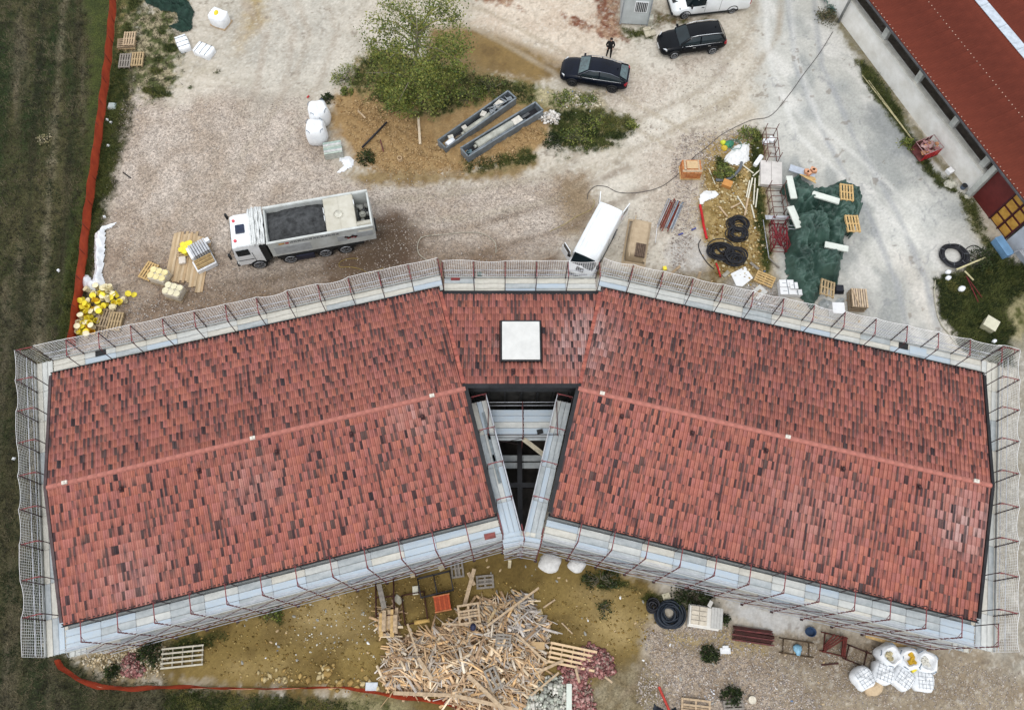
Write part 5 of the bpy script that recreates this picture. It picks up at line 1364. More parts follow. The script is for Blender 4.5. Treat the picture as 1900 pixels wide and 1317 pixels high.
# big bags by the mound
def big_bag(label, px, py, rz, h=.95, w=.92, m=None, seed=1, loops=True, name='big_bag', full=1.0, open_top=None, group='white bulk bags of building waste'):
    x, y = at(px, py, 0); t = thing(name, label, 'bulk bag', (x, y, gz(x, y)), rz, group); rs = random.Random(seed)
    secs = []; N = 20
    prof = [(0, .80), (.1, .98), (.35, 1.06), (.65, 1.04), (.85, .95), (.95, .86), (1.0, .72)] + ([(1.02, .5), (1.03, .2), (1.03, .02)] if not open_top else [(1.04, .66), (.9, .56), (.8, .4), (.78, .1)])
    ph = rs.random() * 6
    for z, f in prof:
        rr = []
        for k in range(N):
            a = 2 * math.pi * k / N; sq = (abs(math.cos(a)) ** 3.5 + abs(math.sin(a)) ** 3.5) ** (-1 / 3.5)
            r_ = w / 2 * f * sq * (1 + .05 * math.sin(5 * a + ph + z * 3) + rs.uniform(-.025, .025)); rr.append((r_ * math.cos(a), r_ * math.sin(a) * full, max(0, z * h + (.05 * math.sin(3 * a + ph) if z > .8 else 0))))
        secs.append(rr)
    b = MB(); b.loft(secs, cap=True); o = b.build('bag', m or M_sack, t, smooth=True); fixn(o)
    if loops:
        for k in range(4):
            a = math.pi / 4 + k * math.pi / 2; q = MB(); cx2, cy2 = .47 * w * math.cos(a), .47 * w * math.sin(a)
            q.tube([(cx2 - .14 * math.sin(a), cy2 + .14 * math.cos(a), h * .82), (cx2 * 1.05 - .1 * math.sin(a), cy2 * 1.05 + .1 * math.cos(a), h * 1.02), (cx2 * 1.05 + .1 * math.sin(a), cy2 * 1.05 - .1 * math.cos(a), h * 1.02), (cx2 + .14 * math.sin(a), cy2 - .14 * math.cos(a), h * .82)], .02, 5)
            q.build('lifting_loop', mat('loop_blue_grey', obs(120, 140, 160)), t)
    if open_top:
        rs2 = random.Random(seed + 3)
        for k in range(7):
            q = MB(); q.box((rs2.uniform(-.2, .2), rs2.uniform(-.2, .2), h * .86), (.22, .16, .12), rz=rs2.random() * 3, rx=rs2.random()); q.build('contents', open_top, t)
    return t


big_bag('taller white bulk bag behind the other one by the earth mound', 597, 226, rad(20), 1.5, 1.3, seed=3)
big_bag('front white bulk bag next to the stack of pale boards', 592, 259, rad(8), 1.5, 1.28, seed=4)
b = MB(); b.loft([[(-.12, -.05, .02), (.1, -.07, .02), (.14, .05, .02), (-.1, .06, .02)], [(-.1, -.04, .1), (.08, -.05, .12), (.1, .03, .1), (-.08, .04, .12)]]); tag(fixn(b.build('red_rag', mat('red_cloth', obs(196, 70, 70)), None, P(572, 181), rad(60))), 'small red rag on the gravel above the bulk bags', 'rag')
bs = thing('board_stack', 'squarish stack of pale greenish boards beside the bulk bags', 'board stack', P(620, 284), ang((603, 262), (634, 257)))
for k in range(7):
    b = MB(); b.box((RND.uniform(-.02, .02), RND.uniform(-.02, .02), .05 + k * .075), (1.2, .95, .07)); b.build('board', mat('pale_board%d' % (k % 2), [obs(190, 198, 184), obs(214, 208, 204)][k % 2], .8, 0, .12, 3), bs)
for k in range(6):
    b = MB(); b.box((0, -.4 + k * .16, .585), (1.2, .15, .03)); b.build('board', mat('pale_plank%d' % (k % 3), [obs(196, 206, 194), obs(216, 214, 212), obs(182, 200, 190)][k % 3], .8, 0, .14, 4), bs)
tarp('plastic_sheet', 'crumpled white plastic sheet below the stack of pale boards', 'plastic sheet', pts((627, 292), (650, 288), (660, 298), (655, 312), (640, 320), (622, 322), (636, 308), (626, 300)), M_wplas, lambda X, Y: .06, wr=.18, wsc=3, seed=4, gs=.08)


def pole(name, label, cat, p, q, r, m, z=.06, n=8, group=None, box=False, z2=None):
    a = at(*p, z); b2 = at(*q, z2 if z2 is not None else z)
    mb = MB(); o_ = Vector((a[0], a[1], 0)); A = Vector((0, 0, z + gz(*a))); B = Vector((b2[0] - a[0], b2[1] - a[1], (z2 if z2 is not None else z) + gz(*b2)))
    if box: mb.beam(A, B, r * 2, r * .9)
    else: mb.tube([A, A.lerp(B, .5), B], r, n)
    return tag(mb.build(name, m, None, o_), label, cat, group)


M_pipe = mat('black_pipe', (.016, .016, .02), .5, 0, .2, 4)
pole('drain_pipe', 'long black pipe lying over the earth mound', 'pipe', (672, 275), (719, 233), .07, M_pipe, .3)
pole('timber_batten', 'short white batten on top of the earth mound', 'batten', (666, 213), (680, 227), .05, M_wood[4], .35, box=True)
pole('timber_batten', 'upright-looking pale plank standing clear below the tree', 'plank', (777, 224), (780, 271), .08, mat('pale_plank', obs(232, 212, 184), .8, 0, .1, 5), .2, box=True)
pole('timber_batten', 'thin pale lath at the foot of the earth mound', 'lath', (674, 298), (691, 311), .03, M_wood[4], .06, box=True)
pole('iron_bar', 'short rusty bar lying on the ochre mound', 'bar', (706, 262), (712, 284), .04, M_rust, .25)
b = MB(); b.tube([(0, 0, 0), (0, 0, .25)], .16, 14, cap=False); b.tube([(0, 0, .25), (0, .0, .02)], .12, 14, cap=False); b.tube([(.14 * math.cos(a), .14 * math.sin(a), .25) for a in [k * math.pi / 7 for k in range(14)]], .03, 5, closed=True); tag(b.build('pipe_stub', mat('clay_pipe', obs(226, 196, 156), .7), None, P(743, 301)), 'short beige pipe stub standing in the ochre earth', 'pipe stub')

# two long metal troughs with steel parts
M_zinc = mat('zinc_trough', obs(150, 158, 164), .5, .3, .18, 2, col2=obs(110, 118, 124))
M_cyl = mat('pale_cylinder', obs(196, 196, 184), .55, 0, .15, 2)


def trough(label, pA, pB, wd, seed):
    a = Vector(at(*pA, .6)); b2 = Vector(at(*pB, .6)); u = (b2 - a); Ln = u.length
    g = gz((a.x + b2.x) / 2, (a.y + b2.y) / 2)
    t = thing('metal_trough', label, 'trough', ((a.x + b2.x) / 2, (a.y + b2.y) / 2, g), math.atan2(u.y, u.x), 'long zinc troughs of machine parts')
    for s in (-1, 1):
        w = MB(); w.box((0, s * wd / 2, .35), (Ln, .05, .62)); w.box((0, s * wd / 2, .67), (Ln + .04, .1, .04)); w.build('side_wall', M_zinc, t)
        w = MB(); w.box((s * Ln / 2, 0, .35), (.05, wd, .62)); w.box((s * Ln / 2, 0, .67), (.1, wd, .04)); w.build('end_wall', M_zinc, t)
    w = MB(); w.box((0, 0, .06), (Ln, wd, .05)); w.build('floor', mat('trough_inside', (.03, .03, .035), .7), t)
    return t, Ln


t, Ln = trough('upper zinc trough full of machine parts, right of the tree', (820, 270), (950, 178), .82, 1)
for s in (-1, 1):
    w = MB(); w.beam((-Ln / 2 - .1, .5, .12), (Ln * .2, .56, .12), .14, .1); 
w.build('bearer', M_wood[4], t)
q = MB(); q.tube([(-Ln * .2, -.12, .4), (Ln * .16, -.14, .4)], .2, 14); q.tube([(-Ln * .24, -.12, .4), (-Ln * .2, -.12, .4)], .12, 12); q.build('cylinder', M_cyl, t)
q = MB(); q.tube([(-Ln * .34, .0, .25), (-Ln * .2, -.1, .35)], .05, 8); q.build('rod', mat('steel_rod', obs(140, 136, 128), .5), t)
q = MB(); q.tube([(-Ln * .46, -.2, .55), (-Ln * .36, -.16, .55)], .2, 12); q.build('white_roll', M_wplas, t)
for (x, y, z, d, k) in ((-.36, .12, .5, (.35, .28, .22), 0), (-.17, .12, .55, (.32, .28, .12), 0), (.1, .12, .55, (.4, .34, .16), 0), (.32, .1, .5, (.7, .4, .2), 0), (.2, -.1, .5, (.4, .25, .2), 1), (.25, .02, .5, (.3, .2, .15), 1), (.45, -.1, .5, (.35, .3, .2), 1), (.3, -.2, .45, (.5, .12, .12), 1), (.38, .1, .56, (.2, .5, .08), 1)):
    q = MB(); q.box((x * Ln, y, z), d, rz=RND.uniform(-.6, .6)); q.box((x * Ln, y, z + d[2] / 2 + .01), (d[0] * .3, d[1] * .3, .02)); bev(q.build('machine_part', [mat('part_cream', obs(232, 226, 214), .6, 0, .12, 5), mat('part_steel', obs(160, 166, 170), .4, .4, .2, 6)][k], t), .02)
for k in range(8):
    q = MB(); q.tube([(Ln * RND.uniform(.12, .44), RND.uniform(-.3, .3), .6), (Ln * RND.uniform(.12, .44), RND.uniform(-.3, .3), .64)], .03, 6); q.build('link_rod', mat('part_steel', (.3, .3, .3)), t)
t, Ln = trough('lower zinc trough holding one long pale cylinder, right of the tree', (862, 288), (1000, 203), .84, 2)
q = MB(); q.tube([(-Ln * .33, .08, .45), (Ln * .14, .06, .45)], .27, 18); q.tube([(-Ln * .36, .08, .45), (-Ln * .33, .08, .45)], .12, 10); q.tube([(-Ln * .12 + .1 * math.cos(a), .08 + .1 * math.sin(a), .735) for a in [k * math.pi / 7 for k in range(14)]], .015, 5, closed=True); q.build('cylinder', M_cyl, t)
q = MB(); q.tube([(-Ln * .45, -.3, .62), (Ln * .28, -.26, .6)], .05, 6); q.tube([(-Ln * .2, -.34, .5), (Ln * .45, -.36, .66)], .03, 6); q.build('long_rod', M_zinc, t)
q = MB(); q.box((Ln * .2, .02, .5), (.7, .5, .25)); bev(q.build('machine_part', mat('part_cream', (.7, .7, .7)), t), .02)
q = MB(); q.box((Ln * .3, .12, .35), (1.0, .2, .1)); q.build('steel_plate', mat('plate_grey', obs(96, 98, 100), .5), t)
for k in range(5): q = MB(); q.box((-Ln * .43 + RND.uniform(-.15, .15), RND.uniform(-.25, .25), .3), (.2, .15, .15), rz=RND.random() * 3); q.build('machine_part', mat('teal_part', obs(120, 150, 160), .5), t)


# ---------------------------------------------------------------- stones and rubble
def stones(name, poly, n, size, cols, label=None, cat=None, kind='stuff', hgt=None, seed=1, flat=.5, edge=.5, m=None):
    rs = np.random.RandomState(seed); xs = [p[0] for p in poly]; ys = [p[1] for p in poly]
    k = n * 4; X = rs.uniform(min(xs) - .5, max(xs) + .5, k); Y = rs.uniform(min(ys) - .5, max(ys) + .5, k)
    d = sdist(X, Y, poly) + (fbm(X, Y, .9, seed, 3) - .5) * edge * 2.5
    ok = np.where(d > rs.rand(k) * edge)[0][:n]; X = X[ok]; Y = Y[ok]; d = d[ok]; n = len(X)
    base = np.array([(-1, -.6, 0), (.3, -1, .1), (1, .2, 0), (-.2, 1, -.1), (-.5, -.3, 1), (.5, .2, .9), (0, 0, -.6)], float)
    F0 = np.array([(0, 1, 4), (1, 5, 4), (1, 2, 5), (2, 3, 5), (3, 4, 5), (3, 0, 4), (0, 3, 6), (1, 0, 6), (2, 1, 6), (3, 2, 6)])
    s = size[0] + (size[1] - size[0]) * rs.rand(n) ** 2.5; a = rs.rand(n) * 6.28; asp = .6 + .6 * rs.rand(n)
    V = base[None] * np.stack([s, s * asp, s * flat * (0.6 + rs.rand(n))], -1)[:, None, :] * (0.75 + .5 * rs.rand(n, 7, 1))
    ca, sa = np.cos(a)[:, None], np.sin(a)[:, None]; vx = V[..., 0] * ca - V[..., 1] * sa; vy = V[..., 0] * sa + V[..., 1] * ca
    ix = np.clip(((X - GX0) / GS).astype(int), 0, len(gx) - 1); iy = np.clip(((Y - GY0) / GS).astype(int), 0, len(gy) - 1)
    z0 = HGT[ix, iy] + (hgt(X, Y, d) * rs.rand(n) ** .4 if hgt else 0) + s * flat * .35
    cx, cy = float(np.mean(X)), float(np.mean(Y))
    VV_ = np.stack([vx + (X - cx)[:, None], vy + (Y - cy)[:, None], V[..., 2] + z0[:, None]], -1).reshape(-1, 3)
    FF = (F0[None] + (np.arange(n) * 7)[:, None, None]).reshape(-1, 3)
    cc = np.array(cols)[rs.randint(len(cols), size=n)] * (.8 + .4 * rs.rand(n, 1)); cc = np.repeat(cc, 7, 0)
    o = link(name, np_mesh(name, VV_, FF, cc), m or vmat('stone', .9, 9, .2), None, (cx, cy, 0)); return tag(o, label, cat, None, kind)


GRC = [obs(198, 186, 176), obs(184, 170, 158), obs(212, 202, 192), obs(156, 144, 134), obs(194, 176, 160), obs(172, 162, 156)]
yard_poly = pts((235, 155), (330, 190), (560, 175), (640, 330), (1050, 330), (1085, 420), (1010, 480), (820, 560), (150, 720), (120, 640), (190, 380))
stones('yard_gravel', yard_poly, 17000, (.018, .055), GRC, seed=1)
stones('south_gravel', pts((1190, 1150), (1300, 1150), (1420, 1180), (1560, 1340), (1250, 1340), (1170, 1300), (1195, 1215)), 7000, (.018, .065), GRC, seed=2)
stones('lane_pebbles', pts((1100, 130), (1380, 90), (1380, 230), (1330, 260), (1300, 330), (1290, 520), (1100, 520), (1180, 300)), 1800, (.018, .05), GRC, seed=3, edge=1.0)
stones('mound_clods', pts((625, 190), (700, 180), (860, 300), (1000, 230), (1010, 270), (960, 300), (840, 325), (700, 325), (650, 290)), 3500, (.03, .10), [obs(184, 152, 108), obs(174, 142, 98), obs(194, 164, 122), obs(160, 128, 86)], seed=4)
stones('white_rubble', pts((1003, 205), (1025, 200), (1035, 225), (1020, 235), (1003, 228)), 220, (.06, .2), [obs(236, 230, 222), obs(216, 206, 194), obs(226, 222, 216)], 'heap of white rubble at the end of the lower trough', 'rubble', hgt=lambda X, Y, d: np.clip(d, 0, .4) * .8, seed=5)
stones('verge_rubble', pts((1040, 170), (1110, 175), (1120, 200), (1040, 205)), 500, (.04, .16), [obs(214, 204, 178), obs(196, 184, 156), obs(230, 222, 206)], seed=6)
stones('weed_rubble', pts((300, 1190), (200, 1200), (150, 1225), (220, 1262), (300, 1255), (320, 1200)), 1200, (.02, .1), [obs(206, 186, 150), obs(176, 154, 118), obs(222, 210, 186)], seed=7)
RED = [obs(166, 112, 108), obs(186, 134, 128), obs(146, 94, 90), obs(200, 160, 152), obs(126, 82, 80), obs(150, 130, 118)]
stones('broken_brick', pts((222, 1215), (245, 1205), (262, 1220), (286, 1240), (262, 1262), (225, 1262), (218, 1240)), 1100, (.04, .12), RED, 'heap of crushed pink brick by the lower left fence', 'rubble', hgt=lambda X, Y, d: np.clip(d, 0, .7) * .5, seed=8)
stones('broken_brick', pts((1030, 1235), (1100, 1195), (1140, 1215), (1145, 1250), (1110, 1265), (1095, 1317), (1045, 1317), (1035, 1270)), 2300, (.04, .15), RED, 'larger heap of crushed pink brick below the pale timber frame', 'rubble', hgt=lambda X, Y, d: np.clip(d, 0, .8) * .5, seed=9)
stones('field_stones', pts((470, 1235), (600, 1240), (710, 1250), (710, 1285), (560, 1275), (480, 1272)), 150, (.05, .22), [obs(190, 160, 100), obs(170, 140, 84), obs(206, 186, 140)], seed=10)
stones('yard_litter', pts((520, 1120), (720, 1080), (700, 1240), (540, 1220)), 130, (.02, .07), [obs(236, 232, 220)], seed=11)
stones('corner_clods', pts((1300, 300), (1400, 300), (1430, 520), (1380, 540), (1320, 500)), 1600, (.03, .13), [obs(196, 168, 116), obs(170, 142, 84), obs(216, 200, 160), obs(140, 110, 60)], seed=12)
stones('corner_gravel', pts((1250, 240), (1400, 235), (1400, 280), (1320, 300), (1300, 420), (1260, 520), (1240, 480), (1240, 330)), 3200, (.025, .08), GRC, seed=14)
stones('olive_clods', pts((300, 1200), (700, 1060), (1180, 1080), (1220, 1180), (1150, 1240), (700, 1270), (420, 1270)), 3500, (.02, .08), [obs(170, 142, 82), obs(146, 118, 64), obs(190, 166, 110), obs(120, 98, 50)], seed=15)
stones('grey_rubble', pts((1010, 1265), (1040, 1255), (1060, 1317), (980, 1330), (960, 1310)), 500, (.05, .18), [obs(206, 206, 190), obs(186, 190, 176), obs(226, 222, 210), obs(160, 160, 150)], 'heap of pale greenish plaster rubble right of the scrap wood', 'rubble', hgt=lambda X, Y, d: np.clip(d, 0, .6) * .6, seed=16)
stones('white_rubble', pts((1308, 1280), (1325, 1268), (1340, 1290), (1330, 1310), (1306, 1306)), 180, (.04, .12), [obs(240, 238, 240), obs(214, 212, 216)], 'heap of white rubble above the two bottom-edge pallets', 'rubble', hgt=lambda X, Y, d: np.clip(d, 0, .4) * .6, seed=17)
stones('building_edge_rubble', pts((1380, 540), (1440, 530), (1470, 590), (1380, 570)), 600, (.03, .1), GRC, seed=18)
stones('fence_side_litter', pts((180, 540), (420, 560), (420, 600), (200, 640)), 700, (.02, .08), GRC, seed=19)
stones('east_gravel', pts((1420, 1180), (1700, 1215), (1900, 1240), (1900, 1330), (1500, 1330), (1440, 1240)), 5000, (.015, .05), GRC, seed=20)

# ---------------------------------------------------------------- orange fence
M_onet = mat('orange_netting', obs(206, 84, 48), .8, 0, .12, 1.5, col2=obs(170, 64, 38), bump=.4, bscale=25)


def fence(label, base, tops, h0=1.05, post_h=1.2, wob_=.03):
    a0_ = at(*base[0]); t = thing('orange_fence', label, 'fence', (a0_[0], a0_[1], 0), 0, 'orange plastic site fences')
    W_ = [at(*p) for p in base]; path = []
    for i in range(len(W_) - 1):
        n = max(2, int(math.hypot(W_[i + 1][0] - W_[i][0], W_[i + 1][1] - W_[i][1]) / .3))
        for k in range(n): f = k / n; path.append((W_[i][0] * (1 - f) + W_[i + 1][0] * f, W_[i][1] * (1 - f) + W_[i + 1][1] * f))
    path.append(W_[-1]); N = len(path); V = []; F = []; rows = 5
    for i, (x, y) in enumerate(path):
        j = min(i + 1, N - 1); k = max(i - 1, 0); tx, ty = path[j][0] - path[k][0], path[j][1] - path[k][1]; l = math.hypot(tx, ty); nx, ny = -ty / l, tx / l
        for r_ in range(rows):
            v = r_ / (rows - 1); lean = tops(i / (N - 1)); o_ = wob_ * math.sin(i * .9 + r_) + lean[0] * v
            V.append((x + nx * o_ - a0_[0], y + ny * o_ - a0_[1], .03 + v * (h0 * lean[1] - .04 * abs(math.sin(i * .55)))))
    for i in range(N - 1):
        for r_ in range(rows - 1): a = i * rows + r_; F.append((a, a + rows, a + rows + 1, a + 1))
    link('netting', np_mesh('netting', V, F), M_onet, t)
    for i in range(0, N, 6):
        x, y = path[i]; ln = tops(i / (N - 1)); q = MB(); q.tube([(x - a0_[0], y - a0_[1], 0), (x - a0_[0] + .01, y - a0_[1], post_h * max(ln[1], .5))], .014, 5); q.build('fence_post', M_rust, t)
    q = MB(); q.tube([(V[i * rows + 2][0] - .03, V[i * rows + 2][1] - .03, V[i * rows + 2][2]) for i in range(0, N, 2)], .014, 4); q.build('fence_cord', mat('cord_pale', obs(226, 170, 140), .7), t)
    return t


fence('long orange plastic net fence running down the left side beside the field', [(218, -30), (216, 20), (207, 120), (196, 210), (186, 290), (176, 360), (167, 430), (160, 500), (151, 570), (140, 650)], lambda f: (0.0, 1.0))
fence('sagging orange net fence curving along the bottom left', [(112, 1222), (118, 1236), (150, 1256), (190, 1270), (250, 1273), (330, 1270), (420, 1275), (500, 1277), (560, 1275), (640, 1272), (690, 1280), (760, 1290), (830, 1298), (900, 1326)], lambda f: (-.12 - .1 * math.sin(f * 9), .62 if f > .3 else .8), h0=.42)

# ---------------------------------------------------------------- left yard: planks, buckets, sheets
dk = thing('plank_platform', 'flat platform of long weathered planks lying on the gravel', 'plank platform', P(350, 478), ang((310, 510), (328, 420)))
Wd = dist((313, 508), (382, 520)); Ld = dist((310, 510), (328, 420))
for k in range(16):
    b = MB(); l2 = Ld + RND.uniform(-.15, .2); off = (-.35 if k > 9 else 0) - (.35 if k > 12 else 0)
    b.box((off + RND.uniform(-.06, .06), Wd / 2 - .1 - k * (Wd / 16) * 1.02, .06 + (.03 if k % 5 == 2 else 0)), (l2, Wd / 16 + .002, .045 + .004 * (k % 3)), rz=RND.uniform(-.004, .004)); b.build('plank', mat('grey_plank%d' % (k % 4), [obs(208, 182, 146), obs(196, 170, 134), obs(216, 192, 158), obs(202, 172, 134)][k % 4], .85, 0, .1, 3, stretch=(.5, 3, 1)), dk)
for x in (-1, 0, 1): b = MB(); b.box((x * Ld * .4, 0, .02), (.1, Wd, .04)); b.build('bearer', M_wood[2], dk)

M_yb = mat('yellow_plastic', obs(255, 232, 70, 1.2), .45, 0, .08, 5); M_cb = mat('cream_plastic', obs(252, 240, 200, 1.2), .45, 0, .1, 5); M_amb = mat('amber_plastic', obs(244, 190, 40), .45, 0, .1, 5)


def bucket_mesh(nm):
    b = MB(); N = 14
    def rg(r, z): return [(r * math.cos(2 * math.pi * k / N), r * math.sin(2 * math.pi * k / N), z) for k in range(N)]
    b.loft([rg(.135, 0), rg(.165, .32), rg(.18, .325), rg(.18, .345), rg(.158, .345), rg(.128, .03)], cap=False)
    b.add(rg(.128, .03), [tuple(range(N))]); b.add(rg(.135, 0), [tuple(reversed(range(N)))])
    b.tube([(.178 * math.cos(a), .178 * math.sin(a), .30 - .10 * math.sin(a)) for a in [k * math.pi / 8 for k in range(9)]], .006, 4)
    return b.mesh(nm)


def bucket_full(nm):
    b = MB(); N = 14
    def rg(r, z): return [(r * math.cos(2 * math.pi * k / N), r * math.sin(2 * math.pi * k / N), z) for k in range(N)]
    b.loft([rg(.135, 0), rg(.165, .32), rg(.185, .325), rg(.185, .36), rg(.16, .365), rg(.155, .355)]); return b.mesh(nm)


BK = []
for m in (M_yb, M_cb, M_amb):
    for fn in (bucket_mesh, bucket_full):
        me = fn('bucket'); me.materials.append(m); BK.append(me)
bp_list = [(166, 540), (171, 560), (181, 534), (185, 548), (192, 541), (197, 553), (203, 545), (208, 556), (214, 548), (177, 572), (184, 566), (191, 571), (200, 565), (206, 570), (212, 563), (219, 551), (236, 547), (234, 560), (211, 575), (168, 572), (176, 582), (164, 583), (157, 566), (152, 575), (158, 590), (166, 592), (172, 588), (160, 600), (168, 604), (176, 598), (148, 600), (150, 609), (157, 611), (163, 605), (154, 619), (163, 618), (147, 617), (170, 613), (190, 556), (198, 538), (187, 580), (183, 558), (155, 555), (173, 551), (206, 537), (222, 563), (179, 545), (195, 548), (161, 575), (152, 590), (170, 598), (190, 534), (201, 559), (165, 566), (182, 574), (174, 608), (146, 608), (160, 624)]
wd_ = {0: 'open yellow bucket', 1: 'lidded yellow bucket', 2: 'open cream bucket', 3: 'lidded cream bucket', 4: 'open amber bucket', 5: 'lidded amber bucket'}
for i, (px_, py_) in enumerate(bp_list):
    k = RND.choice([0, 0, 0, 1, 1, 2, 2, 2, 3, 3, 4]); lift = .22 if i >= 38 else 0
    x, y = at(px_, py_, .1 + lift); o = link('bucket', BK[k], None, None, (x + .0, y, gz(x, y) + .06 + lift)); 
    tl = RND.uniform(.0, 1.1) if k % 2 == 0 else RND.uniform(0, .8)
    o.rotation_euler = (tl * math.cos(i * 2.4), tl * math.sin(i * 2.4), RND.random() * 6); o.location.z += .1 * math.sin(tl)
    tag(o, wd_[k] + ' in the ' + ('upper right' if px_ > 180 and py_ < 562 else ('upper left' if py_ < 562 else ('middle' if py_ < 592 else 'lower'))) + ' part of the bucket heap by the orange fence', 'bucket', 'buckets heaped by the orange fence')
x, y = at(249, 547); b = MB(); b.tube([(0, 0, 0), (0, 0, .03)], .18, 16); b.tube([(.17 * math.cos(a), .17 * math.sin(a), .035) for a in [k * math.pi / 8 for k in range(16)]], .012, 5, closed=True); tag(b.build('round_cover', M_yb, None, (x, y, gz(x, y))), 'lone yellow lid lying right of the bucket heap', 'lid')
# pallet of yellow buckets on the platform
x, y = at(344, 462); pb = pallet('pallet carrying a cluster of full yellow buckets on the plank platform', 344, 466, ang((330, 448), (368, 442)), .1, 4, 1.0, .8)
for i, (dx, dy) in enumerate(((-.1, .2), (.15, .26), (.32, .1), (.05, 0), (.28, -.15), (-.15, -.15), (.08, -.28), (.3, .32))):
    x0_, y0_ = at(345, 464, .25); o = link('bucket', BK[1], None, None, (x0_ + dx, y0_ + dy, .26)); tag(o, 'lidded yellow bucket in the cluster on the plank platform', 'bucket', 'full yellow buckets on the platform pallet')
b = MB(); b.box((0, 0, .12), (.42, .5, .2)); tag(bev(b.build('white_crate', mat('crate_offwhite', obs(236, 226, 214), .7, 0, .08, 5), None, P(340, 485, .08), .2), .04), 'small off-white tub on the plank platform below the yellow buckets', 'tub')
# grey stone pack and timber-topped white crate at the right end
gp = thing('block_pack', 'pack of pale grey kerb blocks with dark gaps beside the plank platform', 'block pack', P(376, 470), ang((362, 488), (396, 470)), 'white wrapped building loads')
for k in range(7):
    b = MB(); b.box((-.48 + k * .16, 0, .45), (.125, .95, .62)); bev(b.build('kerb_block', mat('kerb_grey', obs(206, 208, 212), .8, 0, .12, 4), gp), .02)
b = MB(); b.box((0, 0, .07), (1.25, 1.0, .13)); b.build('base_pallet', M_wood[2], gp)
b = MB(); b.box((-.62, .0, .4), (.22, .9, .55)); bev(b.build('white_block', M_wplas, gp), .06)
b = MB(); b.box((.66, .25, .6), (.3, .3, .3)); bev(b.build('white_block', M_wplas, gp), .03)
tc_ = thing('white_box', 'white box topped with brown battens beside the grey kerb pack', 'box', P(383, 492), ang((368, 494), (400, 478)))
b = MB(); b.box((0, 0, .2), (1.3, .85, .4)); bev(b.build('box_body', M_wplas, tc_), .04)
for k in range(6): b = MB(); b.box((.03, -.28 + k * .12, .45), (1.15, .09, .08)); b.build('batten', mat('brown_batten%d' % (k % 2), [obs(176, 148, 104), obs(200, 170, 120)][k % 2], .85, 0, .15, 5), tc_)
# pallet and shrink-wrapped bucket packs below
pallet('empty pallet lying left of the wrapped cream bucket packs', 276, 503, ang((262, 514), (278, 490)) , 0, 1)
for (px_, py_, lb, mm, sd) in ((302, 513, 'wrapped pack of cream and yellow buckets next to the empty pallet', obs(250, 232, 170), 4), (329, 541, 'wrapped pack of cream buckets standing alone nearest the scaffold', obs(246, 236, 200), 5)):
    a_ = ang((308, 530), (336, 538)); t = thing('bucket_pack', lb, 'bucket pack', P(px_, py_ + 6), a_, 'shrink-wrapped packs of cream buckets')
    b = MB(); b.box((0, 0, .06), (1.15, .95, .12)); b.build('base_pallet', M_wood[2], t)
    for lv_ in range(2):
        for i in range(3):
            for j in range(2 if lv_ == 0 else 2):
                b = MB(); N = 14; r0 = .19; b.tube([(-.37 + i * .37, -.2 + j * .4, .14 + lv_ * .34), (-.37 + i * .37, -.2 + j * .4, .44 + lv_ * .34)], [.165, r0], N); b.tube([(-.37 + i * .37, -.2 + j * .4, .44 + lv_ * .34), (-.37 + i * .37, -.2 + j * .4, .47 + lv_ * .34)], r0 + .012, N); b.build('packed_bucket', mat('pack_' + str(sd), mm, .45, 0, .1, 3), t)
    b = MB(); b.box((0, 0, .45), (1.12, .86, .62)); o = bev(b.build('film_wrap', mat('film', obs(224, 214, 196), .3, 0, .08, 3), t), .1)
# white sheet roll left
tarp('white_sheet', 'long crumpled white sheet lying between the orange fence and the gravel', 'sheet', pts((176, 435), (190, 420), (220, 412), (214, 420), (198, 430), (196, 470), (192, 510), (196, 525), (192, 538), (162, 542), (150, 528), (152, 512), (164, 508), (172, 520), (176, 500), (174, 460)), M_wplas, lambda X, Y: .14, wr=.2, wsc=2.0, seed=7, gs=.06, fold=.2, edge=.05)
# brown pallets at the scaffold corner
for (px_, py_, rz_, z_, m_, lb) in ((214, 596, 1.5, .16, 0, 'upper right pallet of the brown pair below the bucket heap'), (216, 598, 1.5, 0, 2, 'lowest pallet under the upper right one below the bucket heap'), (195, 590, 1.45, .16, 2, 'left pallet of the brown pair below the bucket heap'), (190, 608, 1.55, 0, 2, 'grey-brown pallet half under the scaffold net below the bucket heap')):
    pallet(lb, px_, py_, rz_, z_, m_)
for i, (px_, py_, s_) in enumerate(((208, 198, .3), (193, 73, .2))):
    b = MB(); b.loft([[(-s_, -s_, 0), (s_, -s_ * .8, 0), (s_ * .9, s_, 0), (-s_ * .8, s_ * .9, 0)], [(-s_ * .6, -s_ * .6, s_ * .6), (s_ * .6, -s_ * .5, s_ * .7), (s_ * .5, s_ * .6, s_ * .6), (-s_ * .5, s_ * .5, s_ * .7)]])
    if i == 0: tag(fixn(b.build('plastic_bag', mat('bluish_bag', obs(196, 208, 206), .5), None, P(px_, py_))), 'bluish-white plastic bag in the weeds right of the orange fence', 'plastic bag')
pole('iron_bar', 'thin dark bar lying on the gravel in the left yard', 'bar', (228, 320), (243, 331), .04, M_pipe, .03)
for i, (px_, py_) in enumerate(((199, 223), (206, 228), (187, 250), (201, 271), (109, 502), (194, 403), (26, 851))):
    s_ = .1; b = MB(); b.loft([[(-s_, -s_, 0), (s_, -s_ * .7, 0), (s_ * .9, s_, 0), (-s_ * .8, s_ * .8, 0)], [(-s_ * .5, -s_ * .6, .1), (s_ * .6, -s_ * .4, .12), (s_ * .4, s_ * .6, .1), (-s_ * .5, s_ * .5, .12)]]); tag(fixn(b.build('paper_scrap', M_wplas, None, P(px_, py_), i)), 'small white scrap lying in the grass near the left fence', 'scrap', 'white scraps in the left grass')

